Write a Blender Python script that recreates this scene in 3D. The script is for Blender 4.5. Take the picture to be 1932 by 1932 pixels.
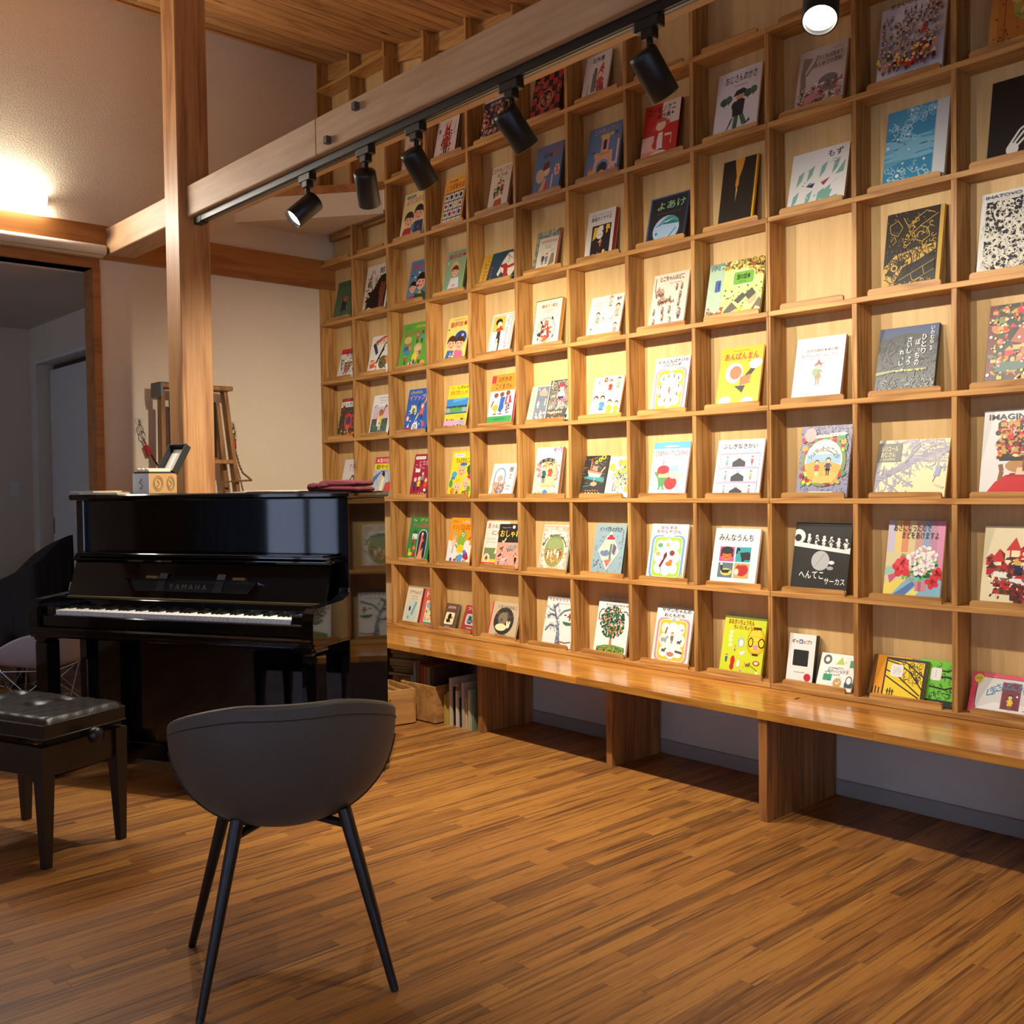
import bpy, bmesh, math, random
from mathutils import Matrix, Vector
for o in list(bpy.data.objects):
    bpy.data.objects.remove(o)
SC = bpy.context.scene
COL = SC.collection
PI = math.pi

# ------------------------------------------------------------------ camera
cam_d = bpy.data.cameras.new('camera')
cam_d.sensor_width = 36.0
cam_d.lens = 36.0 * 1901.85 / 1932.0
cam_d.clip_start = 0.05
cam = bpy.data.objects.new('camera', cam_d)
COL.objects.link(cam)
cam.matrix_world = Matrix((
    (0.67206146, -0.01101635, 0.74041342, 5.62154),
    (0.74036184, 0.02898436, -0.67158339, -3.46388),
    (-0.01406201, 0.99951916, 0.02763536, 1.24),
    (0, 0, 0, 1)))
SC.camera = cam

# ------------------------------------------------------------------ world, light, exposure
SC.view_settings.view_transform = 'Standard'
SC.view_settings.look = 'None'
SC.view_settings.exposure = 0.22
SC.view_settings.gamma = 1.0
SC.view_settings.use_curve_mapping = False
world = bpy.data.worlds.new('dusk_sky')
SC.world = world
world.use_nodes = True
bg = world.node_tree.nodes['Background']
bg.inputs[0].default_value = (0.44, 0.52, 0.72, 1)
bg.inputs[1].default_value = 4.2
SPOT_W = 53.0
SPOT_COL = (1.0, 0.91, 0.76)
LED_STR = 58.0
LED_COL = (1.0, 0.95, 0.85)

# ------------------------------------------------------------------ shelf grid numbers (metres)
PITCH = 0.3702
ROW = 0.371
Z0 = 0.4167
def zc(x):            # underside of the sloping ceiling
    return 3.945 - 0.158 * x
def board_z(r):
    return Z0 + ROW * r

# ------------------------------------------------------------------ helpers
def srgb(h):
    h = h.lstrip('#')
    out = []
    for i in (0, 2, 4):
        c = int(h[i:i + 2], 16) / 255.0
        out.append(c / 12.92 if c <= 0.04045 else ((c + 0.055) / 1.055) ** 2.4)
    return (out[0], out[1], out[2], 1.0)

def link(o, parent=None):
    COL.objects.link(o)
    if parent is not None:
        o.parent = parent
    return o

class MB:
    """collects geometry for ONE mesh object"""
    def __init__(s):
        s.v = []; s.f = []; s.sm = []; s.mi = []
    def add(s, vs, fs, smooth=False, mi=0):
        n = len(s.v)
        s.v += [tuple(v) for v in vs]
        for f in fs:
            s.f.append(tuple(i + n for i in f)); s.sm.append(smooth); s.mi.append(mi)
        return s
    def box(s, x0, x1, y0, y1, z0, z1, c=0.0, m=None, mi=0):
        if c <= 0:
            vs = [(x, y, z) for x in (x0, x1) for y in (y0, y1) for z in (z0, z1)]
            fs = [(0, 1, 3, 2), (4, 6, 7, 5), (0, 4, 5, 1), (2, 3, 7, 6), (0, 2, 6, 4), (1, 5, 7, 3)]
        else:
            c = min(c, (x1 - x0) * .45, (y1 - y0) * .45, (z1 - z0) * .45)
            vs = []; idx = {}
            X = (x0, x1); Y = (y0, y1); Z = (z0, z1)
            for i in (0, 1):
                for j in (0, 1):
                    for k in (0, 1):
                        sx, sy, sz = 1 - 2 * i, 1 - 2 * j, 1 - 2 * k
                        for a in range(3):
                            p = [X[i] + sx * c, Y[j] + sy * c, Z[k] + sz * c]
                            p[a] = (X[i], Y[j], Z[k])[a]
                            idx[(i, j, k, a)] = len(vs); vs.append(tuple(p))
            fs = []
            I = idx
            for a in range(3):
                b, d = (a + 1) % 3, (a + 2) % 3
                for sgn in (0, 1):
                    q = []
                    for (pb, pd) in ((0, 0), (1, 0), (1, 1), (0, 1)):
                        t = [0, 0, 0]; t[a] = sgn; t[b] = pb; t[d] = pd
                        q.append(I[(t[0], t[1], t[2], a)])
                    fs.append(tuple(q if sgn else q[::-1]))
                for pb in (0, 1):
                    for pd in (0, 1):
                        e = []
                        for sgn in (0, 1):
                            t = [0, 0, 0]; t[a] = sgn; t[b] = pb; t[d] = pd
                            e.append((I[(t[0], t[1], t[2], b)], I[(t[0], t[1], t[2], d)]))
                        q = (e[0][0], e[1][0], e[1][1], e[0][1])
                        fs.append(q if (pb ^ pd) == 0 else q[::-1])
            for i in (0, 1):
                for j in (0, 1):
                    for k in (0, 1):
                        q = (I[(i, j, k, 0)], I[(i, j, k, 1)], I[(i, j, k, 2)])
                        fs.append(q if (i + j + k) % 2 else q[::-1])
        if m is not None:
            vs = [tuple(m @ Vector(v)) for v in vs]
        return s.add(vs, fs, False, mi)
    def prism(s, pts, y0, y1, m=None, mi=0, smooth=False):
        """polygon given in x,z extruded along y"""
        n = len(pts)
        vs = [(p[0], y0, p[1]) for p in pts] + [(p[0], y1, p[1]) for p in pts]
        fs = [tuple(range(n)), tuple(range(2 * n - 1, n - 1, -1))]
        fs += [(i, i + n, (i + 1) % n + n, (i + 1) % n) for i in range(n)]
        if m is not None:
            vs = [tuple(m @ Vector(v)) for v in vs]
        return s.add(vs, fs, smooth, mi)
    def tube(s, pts, r, n=10, caps=True, mi=0):
        P = [Vector(p) for p in pts]
        R = r if isinstance(r, (list, tuple)) else [r] * len(P)
        vs = []; fs = []
        up = None
        for i, p in enumerate(P):
            t = (P[min(i + 1, len(P) - 1)] - P[max(i - 1, 0)]).normalized()
            if up is None:
                up = Vector((0, 0, 1)) if abs(t.z) < .9 else Vector((1, 0, 0))
            a = t.cross(up)
            if a.length < 1e-5:
                a = t.cross(Vector((0, 1, 0)))
            a.normalize(); b = a.cross(t).normalized(); up = b
            for k in range(n):
                an = 2 * PI * k / n
                vs.append(tuple(p + (a * math.cos(an) + b * math.sin(an)) * R[i]))
        for i in range(len(P) - 1):
            for k in range(n):
                k2 = (k + 1) % n
                fs.append((i * n + k, i * n + k2, (i + 1) * n + k2, (i + 1) * n + k))
        s.add(vs, fs, True, mi)
        if caps:
            n0 = len(s.v)
            s.v += vs[:n] + vs[-n:]
            s.f += [tuple(n0 + k for k in range(n))[::-1], tuple(n0 + n + k for k in range(n))]
            s.sm += [False, False]; s.mi += [mi, mi]
        return s
    def lathe(s, prof, n=24, m=None, mi=0):
        vs = []; fs = []
        for (r, z) in prof:
            for k in range(n):
                a = 2 * PI * k / n
                vs.append((r * math.cos(a), r * math.sin(a), z))
        for i in range(len(prof) - 1):
            for k in range(n):
                k2 = (k + 1) % n
                fs.append((i * n + k, i * n + k2, (i + 1) * n + k2, (i + 1) * n + k))
        if m is not None:
            vs = [tuple(m @ Vector(v)) for v in vs]
        return s.add(vs, fs, True, mi)
    def grid(s, fn, nu, nv, smooth=True, mi=0, flip=False):
        vs = [fn(i / nu, j / nv) for i in range(nu + 1) for j in range(nv + 1)]
        w = nv + 1
        fs = [(i * w + j, (i + 1) * w + j, (i + 1) * w + j + 1, i * w + j + 1) for i in range(nu) for j in range(nv)]
        if flip:
            fs = [f[::-1] for f in fs]
        return s.add(vs, fs, smooth, mi)
    def mesh(s, name, mats, recalc=True):
        me = bpy.data.meshes.new(name)
        me.from_pydata(s.v, [], s.f)
        me.polygons.foreach_set('use_smooth', s.sm)
        me.polygons.foreach_set('material_index', s.mi)
        for m in (mats if isinstance(mats, (list, tuple)) else [mats]):
            me.materials.append(m)
        if recalc:
            bm = bmesh.new(); bm.from_mesh(me)
            bmesh.ops.recalc_face_normals(bm, faces=bm.faces)
            bm.to_mesh(me); bm.free()
        me.update()
        return me
    def build(s, name, mats, parent=None, loc=None, rot=None):
        o = bpy.data.objects.new(name, s.mesh(name, mats))
        if loc: o.location = loc
        if rot: o.rotation_euler = rot
        return link(o, parent)

def tag(o, label, cat, group=None, kind=None):
    if label: o['label'] = label
    if cat: o['category'] = cat
    if group: o['group'] = group
    if kind: o['kind'] = kind
    return o
def thing(name, label, cat, loc=(0, 0, 0), rz=0.0, group=None):
    o = bpy.data.objects.new(name, None)
    o.empty_display_size = .1
    o.location = loc; o.rotation_euler = (0, 0, rz)
    link(o)
    return tag(o, label, cat, group)
def struct(o):
    o['kind'] = 'structure'
    return o
def inst(name, me, parent=None, loc=(0, 0, 0), rot=None):
    o = bpy.data.objects.new(name, me)
    o.location = loc
    if rot: o.rotation_euler = rot
    return link(o, parent)

# ------------------------------------------------------------------ materials
def new_mat(name):
    m = bpy.data.materials.new(name)
    m.use_nodes = True
    nt = m.node_tree
    return m, nt, nt.nodes['Principled BSDF']
def N(nt, typ, **kw):
    n = nt.nodes.new(typ)
    for k, v in kw.items():
        if k.startswith('i_'):
            n.inputs[int(k[2:])].default_value = v
        else:
            setattr(n, k, v)
    return n
def plain(name, col, rough=.5, metal=0.0, bump=0.0, bscale=200.0, coat=0.0, spec=.5, var=.06):
    m, nt, b = new_mat(name)
    c = srgb(col)
    tc = N(nt, 'ShaderNodeTexCoord')
    no = N(nt, 'ShaderNodeTexNoise')
    no.inputs['Scale'].default_value = bscale
    no.inputs['Detail'].default_value = 4
    nt.links.new(tc.outputs['Object'], no.inputs['Vector'])
    mx = N(nt, 'ShaderNodeMix', data_type='RGBA')
    mx.inputs[6].default_value = tuple(max(0, x * (1 - var)) for x in c[:3]) + (1,)
    mx.inputs[7].default_value = tuple(min(1, x * (1 + var)) for x in c[:3]) + (1,)
    nt.links.new(no.outputs[0], mx.inputs[0])
    nt.links.new(mx.outputs[2], b.inputs['Base Color'])
    b.inputs['Roughness'].default_value = rough
    b.inputs['Metallic'].default_value = metal
    b.inputs['Coat Weight'].default_value = coat
    b.inputs['Specular IOR Level'].default_value = spec
    if bump > 0:
        bp = N(nt, 'ShaderNodeBump')
        bp.inputs['Strength'].default_value = bump
        bp.inputs['Distance'].default_value = .002
        nt.links.new(no.outputs[0], bp.inputs['Height'])
        nt.links.new(bp.outputs[0], b.inputs['Normal'])
    return m
def wood(name, light, dark, axis='X', rings=14.0, streak=60.0, rough=.45, var=.25, ring_mix=.5, coat=0.0, hue=None, attr=False, distort=3.0, spec=.5, knots=0.0):
    """grain running along one object axis, with a random offset and tone per object"""
    m, nt, b = new_mat(name)
    L = nt.links.new
    tc = N(nt, 'ShaderNodeTexCoord')
    oi = N(nt, 'ShaderNodeObjectInfo')
    rnd = oi.outputs['Random']
    if attr:
        at = N(nt, 'ShaderNodeAttribute', attribute_name='rnd')
        ad = N(nt, 'ShaderNodeMath', operation='ADD'); L(rnd, ad.inputs[0]); L(at.outputs['Fac'], ad.inputs[1])
        fr = N(nt, 'ShaderNodeMath', operation='FRACT'); L(ad.outputs[0], fr.inputs[0])
        rnd = fr.outputs[0]
    mul = N(nt, 'ShaderNodeVectorMath', operation='SCALE'); mul.inputs[0].default_value = (37.1, 23.3, 51.7)
    L(rnd, mul.inputs['Scale'])
    add = N(nt, 'ShaderNodeVectorMath', operation='ADD')
    L(tc.outputs['Object'], add.inputs[0]); L(mul.outputs[0], add.inputs[1])
    def mapped(long, cross):
        mp = N(nt, 'ShaderNodeMapping')
        sc = [cross] * 3; sc['XYZ'.index(axis)] = long
        mp.inputs['Scale'].default_value = sc
        L(add.outputs[0], mp.inputs['Vector'])
        return mp.outputs[0]
    n1 = N(nt, 'ShaderNodeTexNoise'); n1.inputs['Scale'].default_value = 1.0; n1.inputs['Detail'].default_value = 3
    L(mapped(.9, rings * .55), n1.inputs['Vector'])
    # growth rings: bands of a smooth stretched noise
    rg = N(nt, 'ShaderNodeMath', operation='MULTIPLY'); rg.inputs[1].default_value = distort * 14.0
    L(n1.outputs[0], rg.inputs[0])
    sn = N(nt, 'ShaderNodeMath', operation='SINE'); L(rg.outputs[0], sn.inputs[0])
    ma = N(nt, 'ShaderNodeMapRange'); ma.inputs[1].default_value = -1; ma.inputs[2].default_value = 1
    L(sn.outputs[0], ma.inputs[0])
    pw = N(nt, 'ShaderNodeMath', operation='POWER'); pw.inputs[1].default_value = 2.2
    L(ma.outputs[0], pw.inputs[0])
    n2 = N(nt, 'ShaderNodeTexNoise'); n2.inputs['Scale'].default_value = 1.0; n2.inputs['Detail'].default_value = 5; n2.inputs['Roughness'].default_value = .65
    L(mapped(3.0, streak), n2.inputs['Vector'])
    mr2 = N(nt, 'ShaderNodeMapRange'); mr2.inputs[1].default_value = .32; mr2.inputs[2].default_value = .68
    L(n2.outputs[0], mr2.inputs[0])
    mxf = N(nt, 'ShaderNodeMix', data_type='FLOAT'); mxf.inputs[0].default_value = ring_mix
    L(mr2.outputs[0], mxf.inputs[2]); L(pw.outputs[0], mxf.inputs[3])
    cr = N(nt, 'ShaderNodeMix', data_type='RGBA')
    cr.inputs[6].default_value = srgb(light); cr.inputs[7].default_value = srgb(dark)
    L(mxf.outputs[0], cr.inputs[0])
    col = cr.outputs[2]
    if hue is not None:       # second tone mixed by the piece's own random number
        r2 = N(nt, 'ShaderNodeMath', operation='MULTIPLY'); r2.inputs[1].default_value = 7.31; L(rnd, r2.inputs[0])
        f2 = N(nt, 'ShaderNodeMath', operation='FRACT'); L(r2.outputs[0], f2.inputs[0])
        p2 = N(nt, 'ShaderNodeMath', operation='POWER'); p2.inputs[1].default_value = 4.2; L(f2.outputs[0], p2.inputs[0])
        n3 = N(nt, 'ShaderNodeTexNoise'); n3.inputs['Scale'].default_value = 1.0; n3.inputs['Detail'].default_value = 3
        L(mapped(1.6, 34.0), n3.inputs['Vector'])
        m3 = N(nt, 'ShaderNodeMapRange'); m3.inputs[1].default_value = .42; m3.inputs[2].default_value = .72
        L(n3.outputs[0], m3.inputs[0])
        mx3 = N(nt, 'ShaderNodeMath', operation='MAXIMUM'); 
        sc3 = N(nt, 'ShaderNodeMath', operation='MULTIPLY'); sc3.inputs[1].default_value = .75; L(p2.outputs[0], sc3.inputs[0])
        L(sc3.outputs[0], mx3.inputs[0]); L(m3.outputs[0], mx3.inputs[1])
        hm = N(nt, 'ShaderNodeMix', data_type='RGBA'); hm.inputs[7].default_value = srgb(hue)
        L(mx3.outputs[0], hm.inputs[0]); L(col, hm.inputs[6]); col = hm.outputs[2]
    vr = N(nt, 'ShaderNodeMapRange'); vr.inputs[3].default_value = 1 - var; vr.inputs[4].default_value = 1 + var * .5
    L(rnd, vr.inputs[0])
    vm = N(nt, 'ShaderNodeVectorMath', operation='SCALE'); L(col, vm.inputs[0]); L(vr.outputs[0], vm.inputs['Scale'])
    col = vm.outputs[0]
    if knots > 0:
        vo = N(nt, 'ShaderNodeTexVoronoi'); vo.inputs['Scale'].default_value = 1.0
        L(mapped(knots * .45, knots), vo.inputs['Vector'])
        kr = N(nt, 'ShaderNodeMapRange'); kr.inputs[1].default_value = .04; kr.inputs[2].default_value = .16
        L(vo.outputs['Distance'], kr.inputs[0])
        km = N(nt, 'ShaderNodeMix', data_type='RGBA'); km.inputs[6].default_value = srgb('4a2a12')
        L(kr.outputs[0], km.inputs[0]); L(col, km.inputs[7]); col = km.outputs[2]
    L(col, b.inputs['Base Color'])
    b.inputs['Roughness'].default_value = rough
    b.inputs['Coat Weight'].default_value = coat
    b.inputs['Coat Roughness'].default_value = .12
    b.inputs['Specular IOR Level'].default_value = spec
    bp = N(nt, 'ShaderNodeBump'); bp.inputs['Strength'].default_value = .12; bp.inputs['Distance'].default_value = .001
    L(n2.outputs[0], bp.inputs['Height']); L(bp.outputs[0], b.inputs['Normal'])
    return m
def glow(name, col, strength):
    m, nt, b = new_mat(name)
    b.inputs['Base Color'].default_value = srgb(col)
    b.inputs['Emission Color'].default_value = srgb(col)
    b.inputs['Emission Strength'].default_value = strength
    return m
def wallpaper(name, col, bump=.35, sx=90, sz=190):
    m, nt, b = new_mat(name)
    L = nt.links.new
    tc = N(nt, 'ShaderNodeTexCoord')
    mp = N(nt, 'ShaderNodeMapping'); mp.inputs['Scale'].default_value = (sx, sx, sz)
    L(tc.outputs['Object'], mp.inputs['Vector'])
    no = N(nt, 'ShaderNodeTexNoise'); no.inputs['Scale'].default_value = 1.0; no.inputs['Detail'].default_value = 3
    L(mp.outputs[0], no.inputs['Vector'])
    mr = N(nt, 'ShaderNodeMapRange'); mr.inputs[1].default_value = .42; mr.inputs[2].default_value = .62
    L(no.outputs[0], mr.inputs[0])
    bp = N(nt, 'ShaderNodeBump'); bp.inputs['Strength'].default_value = bump; bp.inputs['Distance'].default_value = .002
    L(mr.outputs[0], bp.inputs['Height']); L(bp.outputs[0], b.inputs['Normal'])
    c = srgb(col)
    mx = N(nt, 'ShaderNodeMix', data_type='RGBA'); mx.inputs[6].default_value = tuple(x * .93 for x in c[:3]) + (1,); mx.inputs[7].default_value = c
    L(no.outputs[0], mx.inputs[0]); L(mx.outputs[2], b.inputs['Base Color'])
    b.inputs['Roughness'].default_value = .85
    return m

M = {}
M['cedar_v'] = wood('cedar_upright', 'cb9650', '8f5a26', 'Z', 22, 90, .5, .22, .55)
M['cedar_h'] = wood('cedar_board', 'd09c56', '985f28', 'X', 22, 90, .5, .2, .5)
M['ply'] = wood('shina_plywood', 'dcb97e', 'c9a062', 'Z', 6, 40, .55, .06, .25)
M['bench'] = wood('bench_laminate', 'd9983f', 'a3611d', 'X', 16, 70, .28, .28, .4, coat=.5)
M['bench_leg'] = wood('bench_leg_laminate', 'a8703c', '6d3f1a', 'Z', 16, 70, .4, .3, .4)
M['post'] = wood('post_cedar', 'c2905a', '875026', 'Z', 20, 90, .5, .05, .5, distort=1.5)
M['beam'] = wood('beam_pine', 'c9a47a', 'b08658', 'X', 8, 50, .55, .05, .35, distort=2.0, knots=2.6)
M['belt'] = wood('belt_cedar', 'b5793c', '8a5020', 'Y', 16, 80, .45, .05, .5, distort=1.5)
M['ceil'] = wood('ceiling_plank', 'cd9658', '8f5926', 'Y', 14, 70, .5, .32, .5, knots=7.0)
def floor_material():
    m, nt, b = new_mat('floor_plank')
    L = nt.links.new
    tc = N(nt, 'ShaderNodeTexCoord'); oi = N(nt, 'ShaderNodeObjectInfo')
    at = N(nt, 'ShaderNodeAttribute', attribute_name='rnd')
    ad = N(nt, 'ShaderNodeMath', operation='ADD'); L(oi.outputs['Random'], ad.inputs[0]); L(at.outputs['Fac'], ad.inputs[1])
    fr = N(nt, 'ShaderNodeMath', operation='FRACT'); L(ad.outputs[0], fr.inputs[0])
    rnd = fr.outputs[0]
    mul = N(nt, 'ShaderNodeVectorMath', operation='SCALE'); mul.inputs[0].default_value = (41.3, 17.9, 9.7); L(rnd, mul.inputs['Scale'])
    add = N(nt, 'ShaderNodeVectorMath', operation='ADD'); L(tc.outputs['Object'], add.inputs[0]); L(mul.outputs[0], add.inputs[1])
    def noise(cross, long, detail, lo, hi, dist=0.0):
        mp = N(nt, 'ShaderNodeMapping'); mp.inputs['Scale'].default_value = (cross, long, 1)
        L(add.outputs[0], mp.inputs['Vector'])
        n = N(nt, 'ShaderNodeTexNoise'); n.inputs['Scale'].default_value = 1; n.inputs['Detail'].default_value = detail
        n.inputs['Roughness'].default_value = .6; n.inputs['Distortion'].default_value = dist
        L(mp.outputs[0], n.inputs['Vector'])
        r = N(nt, 'ShaderNodeMapRange'); r.inputs[1].default_value = lo; r.inputs[2].default_value = hi
        L(n.outputs[0], r.inputs[0]); return r.outputs[0]
    def mix(f, x, y):
        k = N(nt, 'ShaderNodeMix', data_type='RGBA')
        if isinstance(f, float): k.inputs[0].default_value = f
        else: L(f, k.inputs[0])
        for i, v in ((6, x), (7, y)):
            if isinstance(v, str): k.inputs[i].default_value = srgb(v)
            else: L(v, k.inputs[i])
        return k.outputs[2]
    cr = N(nt, 'ShaderNodeValToRGB'); L(rnd, cr.inputs[0])
    e = cr.color_ramp.elements; e[0].position = 0; e[0].color = srgb('a5702f'); e[1].position = 1; e[1].color = srgb('60391a')
    for pos, c in ((.25, '98622a'), (.55, '8c5825'), (.8, '7a4a20')):
        q = e.new(pos); q.color = srgb(c)
    pg = N(nt, 'ShaderNodeMath', operation='MULTIPLY'); pg.inputs[1].default_value = .42; L(noise(150, 4, 5, .40, .62), pg.inputs[0])
    col = mix(pg.outputs[0], cr.outputs[0], 'b5803f')       # fine pale grain
    dk = noise(62, 1.8, 4, .52, .64, .5)
    d1 = N(nt, 'ShaderNodeMath', operation='MULTIPLY'); d1.inputs[1].default_value = .72; L(dk, d1.inputs[0])
    col = mix(d1.outputs[0], col, '40230f')                              # dark veins
    fg = noise(34, 5.5, 3, .58, .70, 1.6)
    f1 = N(nt, 'ShaderNodeMath', operation='MULTIPLY'); f1.inputs[1].default_value = .5; L(fg, f1.inputs[0])
    col = mix(f1.outputs[0], col, '5f3718')                              # swirling figure
    L(col, b.inputs['Base Color'])
    b.inputs['Roughness'].default_value = .43
    return m
M['floor'] = floor_material()
M['wall'] = wallpaper('wallpaper_cream', 'e6d5b9', .5)
M['wall2'] = wallpaper('wallpaper_grey', 'b9b4ac', .15, 160, 160)
M['wall3'] = wallpaper('wallpaper_dim', '8f7a62', .2, 120, 120)
M['wall_next'] = wallpaper('wallpaper_next_room', 'cdbda9', .15, 160, 160)
M['white_trim'] = plain('white_vinyl', 'c9c4bd', .5)
M['black_gloss'] = plain('piano_black', '07070a', .045, coat=.0, var=.02)
M['black_satin'] = plain('black_satin', '0e0d0d', .38, bump=.0)
M['black_metal'] = plain('black_powder_coat', '111112', .42, bump=.1, bscale=900)
M['chrome'] = plain('chrome', 'c8c8cc', .18, 1.0)
M['brass'] = plain('brass_hinge', '9a8350', .35, 1.0)
M['ivory'] = plain('white_key_plastic', 'd9d6d0', .25)
M['ebony'] = plain('black_key_plastic', '0a0a0a', .3)
M['leather_grey'] = plain('grey_leather', '4c453e', .5, bump=.25, bscale=260, var=.14)
M['leather_black'] = plain('black_leather', '17120f', .33, bump=.35, bscale=120, var=.12)
M['dark_wood'] = plain('dark_stained_wood', '1a110c', .4, bump=.1, bscale=90)
M['cloth_black'] = plain('black_cover_cloth', '0b0d16', .9, bump=.2, bscale=300)
M['cloth_red'] = plain('maroon_cloth', '4a0714', .95, bump=.3, bscale=500)
M['shell_white'] = plain('white_plastic_shell', 'c9c5c8', .35)
M['paper'] = plain('book_paper', 'd8cdb4', .8, bump=.5, bscale=700)
M['white_paper'] = plain('white_paper', 'e4ddd0', .7)
M['card_tan'] = plain('tan_card', 'b48a54', .7)
M['card_dark'] = plain('dark_card', '1e1b1a', .6)
M['red_wrap'] = plain('red_cord_wrap', 'b01018', .6, bump=.6, bscale=150)
M['zinc'] = plain('zinc_bracket', '6c706d', .45, .8)
M['ladder'] = wood('ladder_wood', 'b07f48', '77491f', 'Z', 12, 60, .55, .2, .5)
M['crate'] = wood('crate_wood', 'b98549', '8a5a2a', 'Y', 10, 60, .55, .15, .5)
M['glass'] = None
# =================================================================== SETTING
RX1, RY0 = 7.6, -6.2                       # far ends of the room behind the camera
# floor slab and its strips (0.045 m wide, random lengths, running towards the shelf wall)
floor = struct(MB().box(-3.2, RX1 + .1, RY0 - .1, .2, -.06, -.009).build('floor', plain('floor_slab', '3a2413', .6)))
rng = random.Random(5)
def seen(x, y):
    d = Vector((x - 5.62154, y + 3.46388, -1.24))
    c = d.dot(Vector((-.7404, .6716, -.0276)))
    if c < .3: return None
    u = 1901.85 * d.dot(Vector((.67206, .74036, -.01406))) / c
    w = 1901.85 * d.dot(Vector((-.0110, .0290, .99952))) / c
    if abs(u) > 1040 or abs(w) > 1040: return None
    return 1.0 / c
strips = []
SW = .045
LENS = [.26, .34, .42, .5, .62, .76, .9, 1.1]
nx = int((RX1 + .02) / SW)
for i in range(nx + 1):
    x = -.005 + i * SW
    y = RY0 - rng.random() * .5
    while y < .125:
        l = rng.choice(LENS)
        y1 = min(y + l, .125)
        strips.append((x, y, l if y1 == y + l else y1 - y))
        y = y1
def strip_geo(mb, x, y, l):
    return mb.box(x - SW / 2 + .00015, x + SW / 2 - .00015, y + .00015, y + l - .00015, -.009, 0, .0003)
def near(s):
    best = 0
    for f in (.1, .5, .9):
        v = seen(s[0], s[1] + s[2] * f)
        if v: best = max(best, v)
    return best * (1 if s[2] > .1 else .1)
order = sorted(range(len(strips)), key=lambda i: -near(strips[i]))
top = set(order[:300])
shared = {}
rest = MB(); rest_r = []
for i, (x, y, l) in enumerate(strips):
    if i in top:
        k = round(l, 3)
        if k not in shared:
            shared[k] = strip_geo(MB(), 0, 0, l).mesh('plank', M['floor'])
        inst('plank', shared[k], floor, (x, y, 0))
    else:
        n0 = len(rest.f)
        strip_geo(rest, x, y, l)
        rest_r += [rng.random()] * (len(rest.f) - n0)
me = rest.mesh('plank_field', M['floor'], recalc=False)
a = me.attributes.new('rnd', 'FLOAT', 'FACE')
a.data.foreach_set('value', rest_r)
o = inst('plank_field', me, floor); o['kind'] = 'stuff'
# floor strips of the next room, one stuff part
r2 = MB(); rr = []
for i in range(70):
    x = -.05 - i * SW
    y = -6.2 - rng.random() * .5
    while y < -1.06:
        l = rng.choice(LENS); n0 = len(r2.f)
        strip_geo(r2, x, y, min(l, -1.06 - y)); rr += [rng.random()] * (len(r2.f) - n0); y += l
me = r2.mesh('plank_field', M['floor'], recalc=False)
a = me.attributes.new('rnd', 'FLOAT', 'FACE'); a.data.foreach_set('value', rr)
o = inst('plank_field', me, floor); o['kind'] = 'stuff'

# walls
wb = MB()
wb.box(-.13, -.012, -1.39, .25, 0, 4.1)                       # beside the opening, up to the shelf
wb.box(-.13, -.012, RY0 - .1, -1.39, 2.45, 4.1)               # above the opening
wb.box(-.13, -.012, RY0 - .1, -3.9, 0, 2.45)
struct(wb.build('wall_back', M['wall']))
wr = MB().box(-.13, RX1 + .1, .13, .25, 0, 4.1)
struct(wr.build('wall_right', M['wall2']))
# wall on the left (behind the camera's left) with a wide window, and the wall behind the camera with a window
def holed(mb, axis, pos, th, a0, a1, z1, holes):
    cuts = sorted(set([a0, a1] + [h[0] for h in holes] + [h[1] for h in holes]))
    for p, q in zip(cuts[:-1], cuts[1:]):
        zz = [(0, z1)]
        for h in holes:
            if p >= h[0] - 1e-6 and q <= h[1] + 1e-6:
                zz = [(0, h[2]), (h[3], z1)]
        for (b, t) in zz:
            if t - b > .01:
                if axis == 'Y': mb.box(p, q, pos, pos + th, b, t)
                else: mb.box(pos, pos + th, p, q, b, t)
    return mb
WIN_L = [(.55, 2.4, .25, 2.1), (4.0, 6.2, .05, 2.1)]
WIN_F = [(-4.6, -2.4, .3, 2.2)]
struct(holed(MB(), 'Y', RY0 - .12, .12, -.13, RX1 + .1, 4.1, WIN_L).build('wall_left', M['wall3']))
struct(holed(MB(), 'X', RX1, .12, RY0 - .1, .25, 4.1, WIN_F).build('wall_front', M['wall3']))
wf = plain('window_frame_brown', '3b2a1e', .5)
mg, ntg, bg_ = new_mat('window_glass')
bg_.inputs['Transmission Weight'].default_value = 1.0
bg_.inputs['Roughness'].default_value = 0.0
bg_.inputs['IOR'].default_value = 1.02
bg_.inputs['Base Color'].default_value = (.95, .98, 1, 1)
curt = plain('curtain_cloth', '9aa2ac', .9, bump=.2, bscale=200)
_nt = curt.node_tree
_tr = N(_nt, 'ShaderNodeBsdfTranslucent'); _tr.inputs[0].default_value = srgb('8f9aa8')
_mx = N(_nt, 'ShaderNodeMixShader'); _mx.inputs[0].default_value = .45
_nt.links.new(_nt.nodes['Principled BSDF'].outputs[0], _mx.inputs[1]); _nt.links.new(_tr.outputs[0], _mx.inputs[2])
_nt.links.new(_mx.outputs[0], _nt.nodes['Material Output'].inputs[0])
wn = 0
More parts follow.
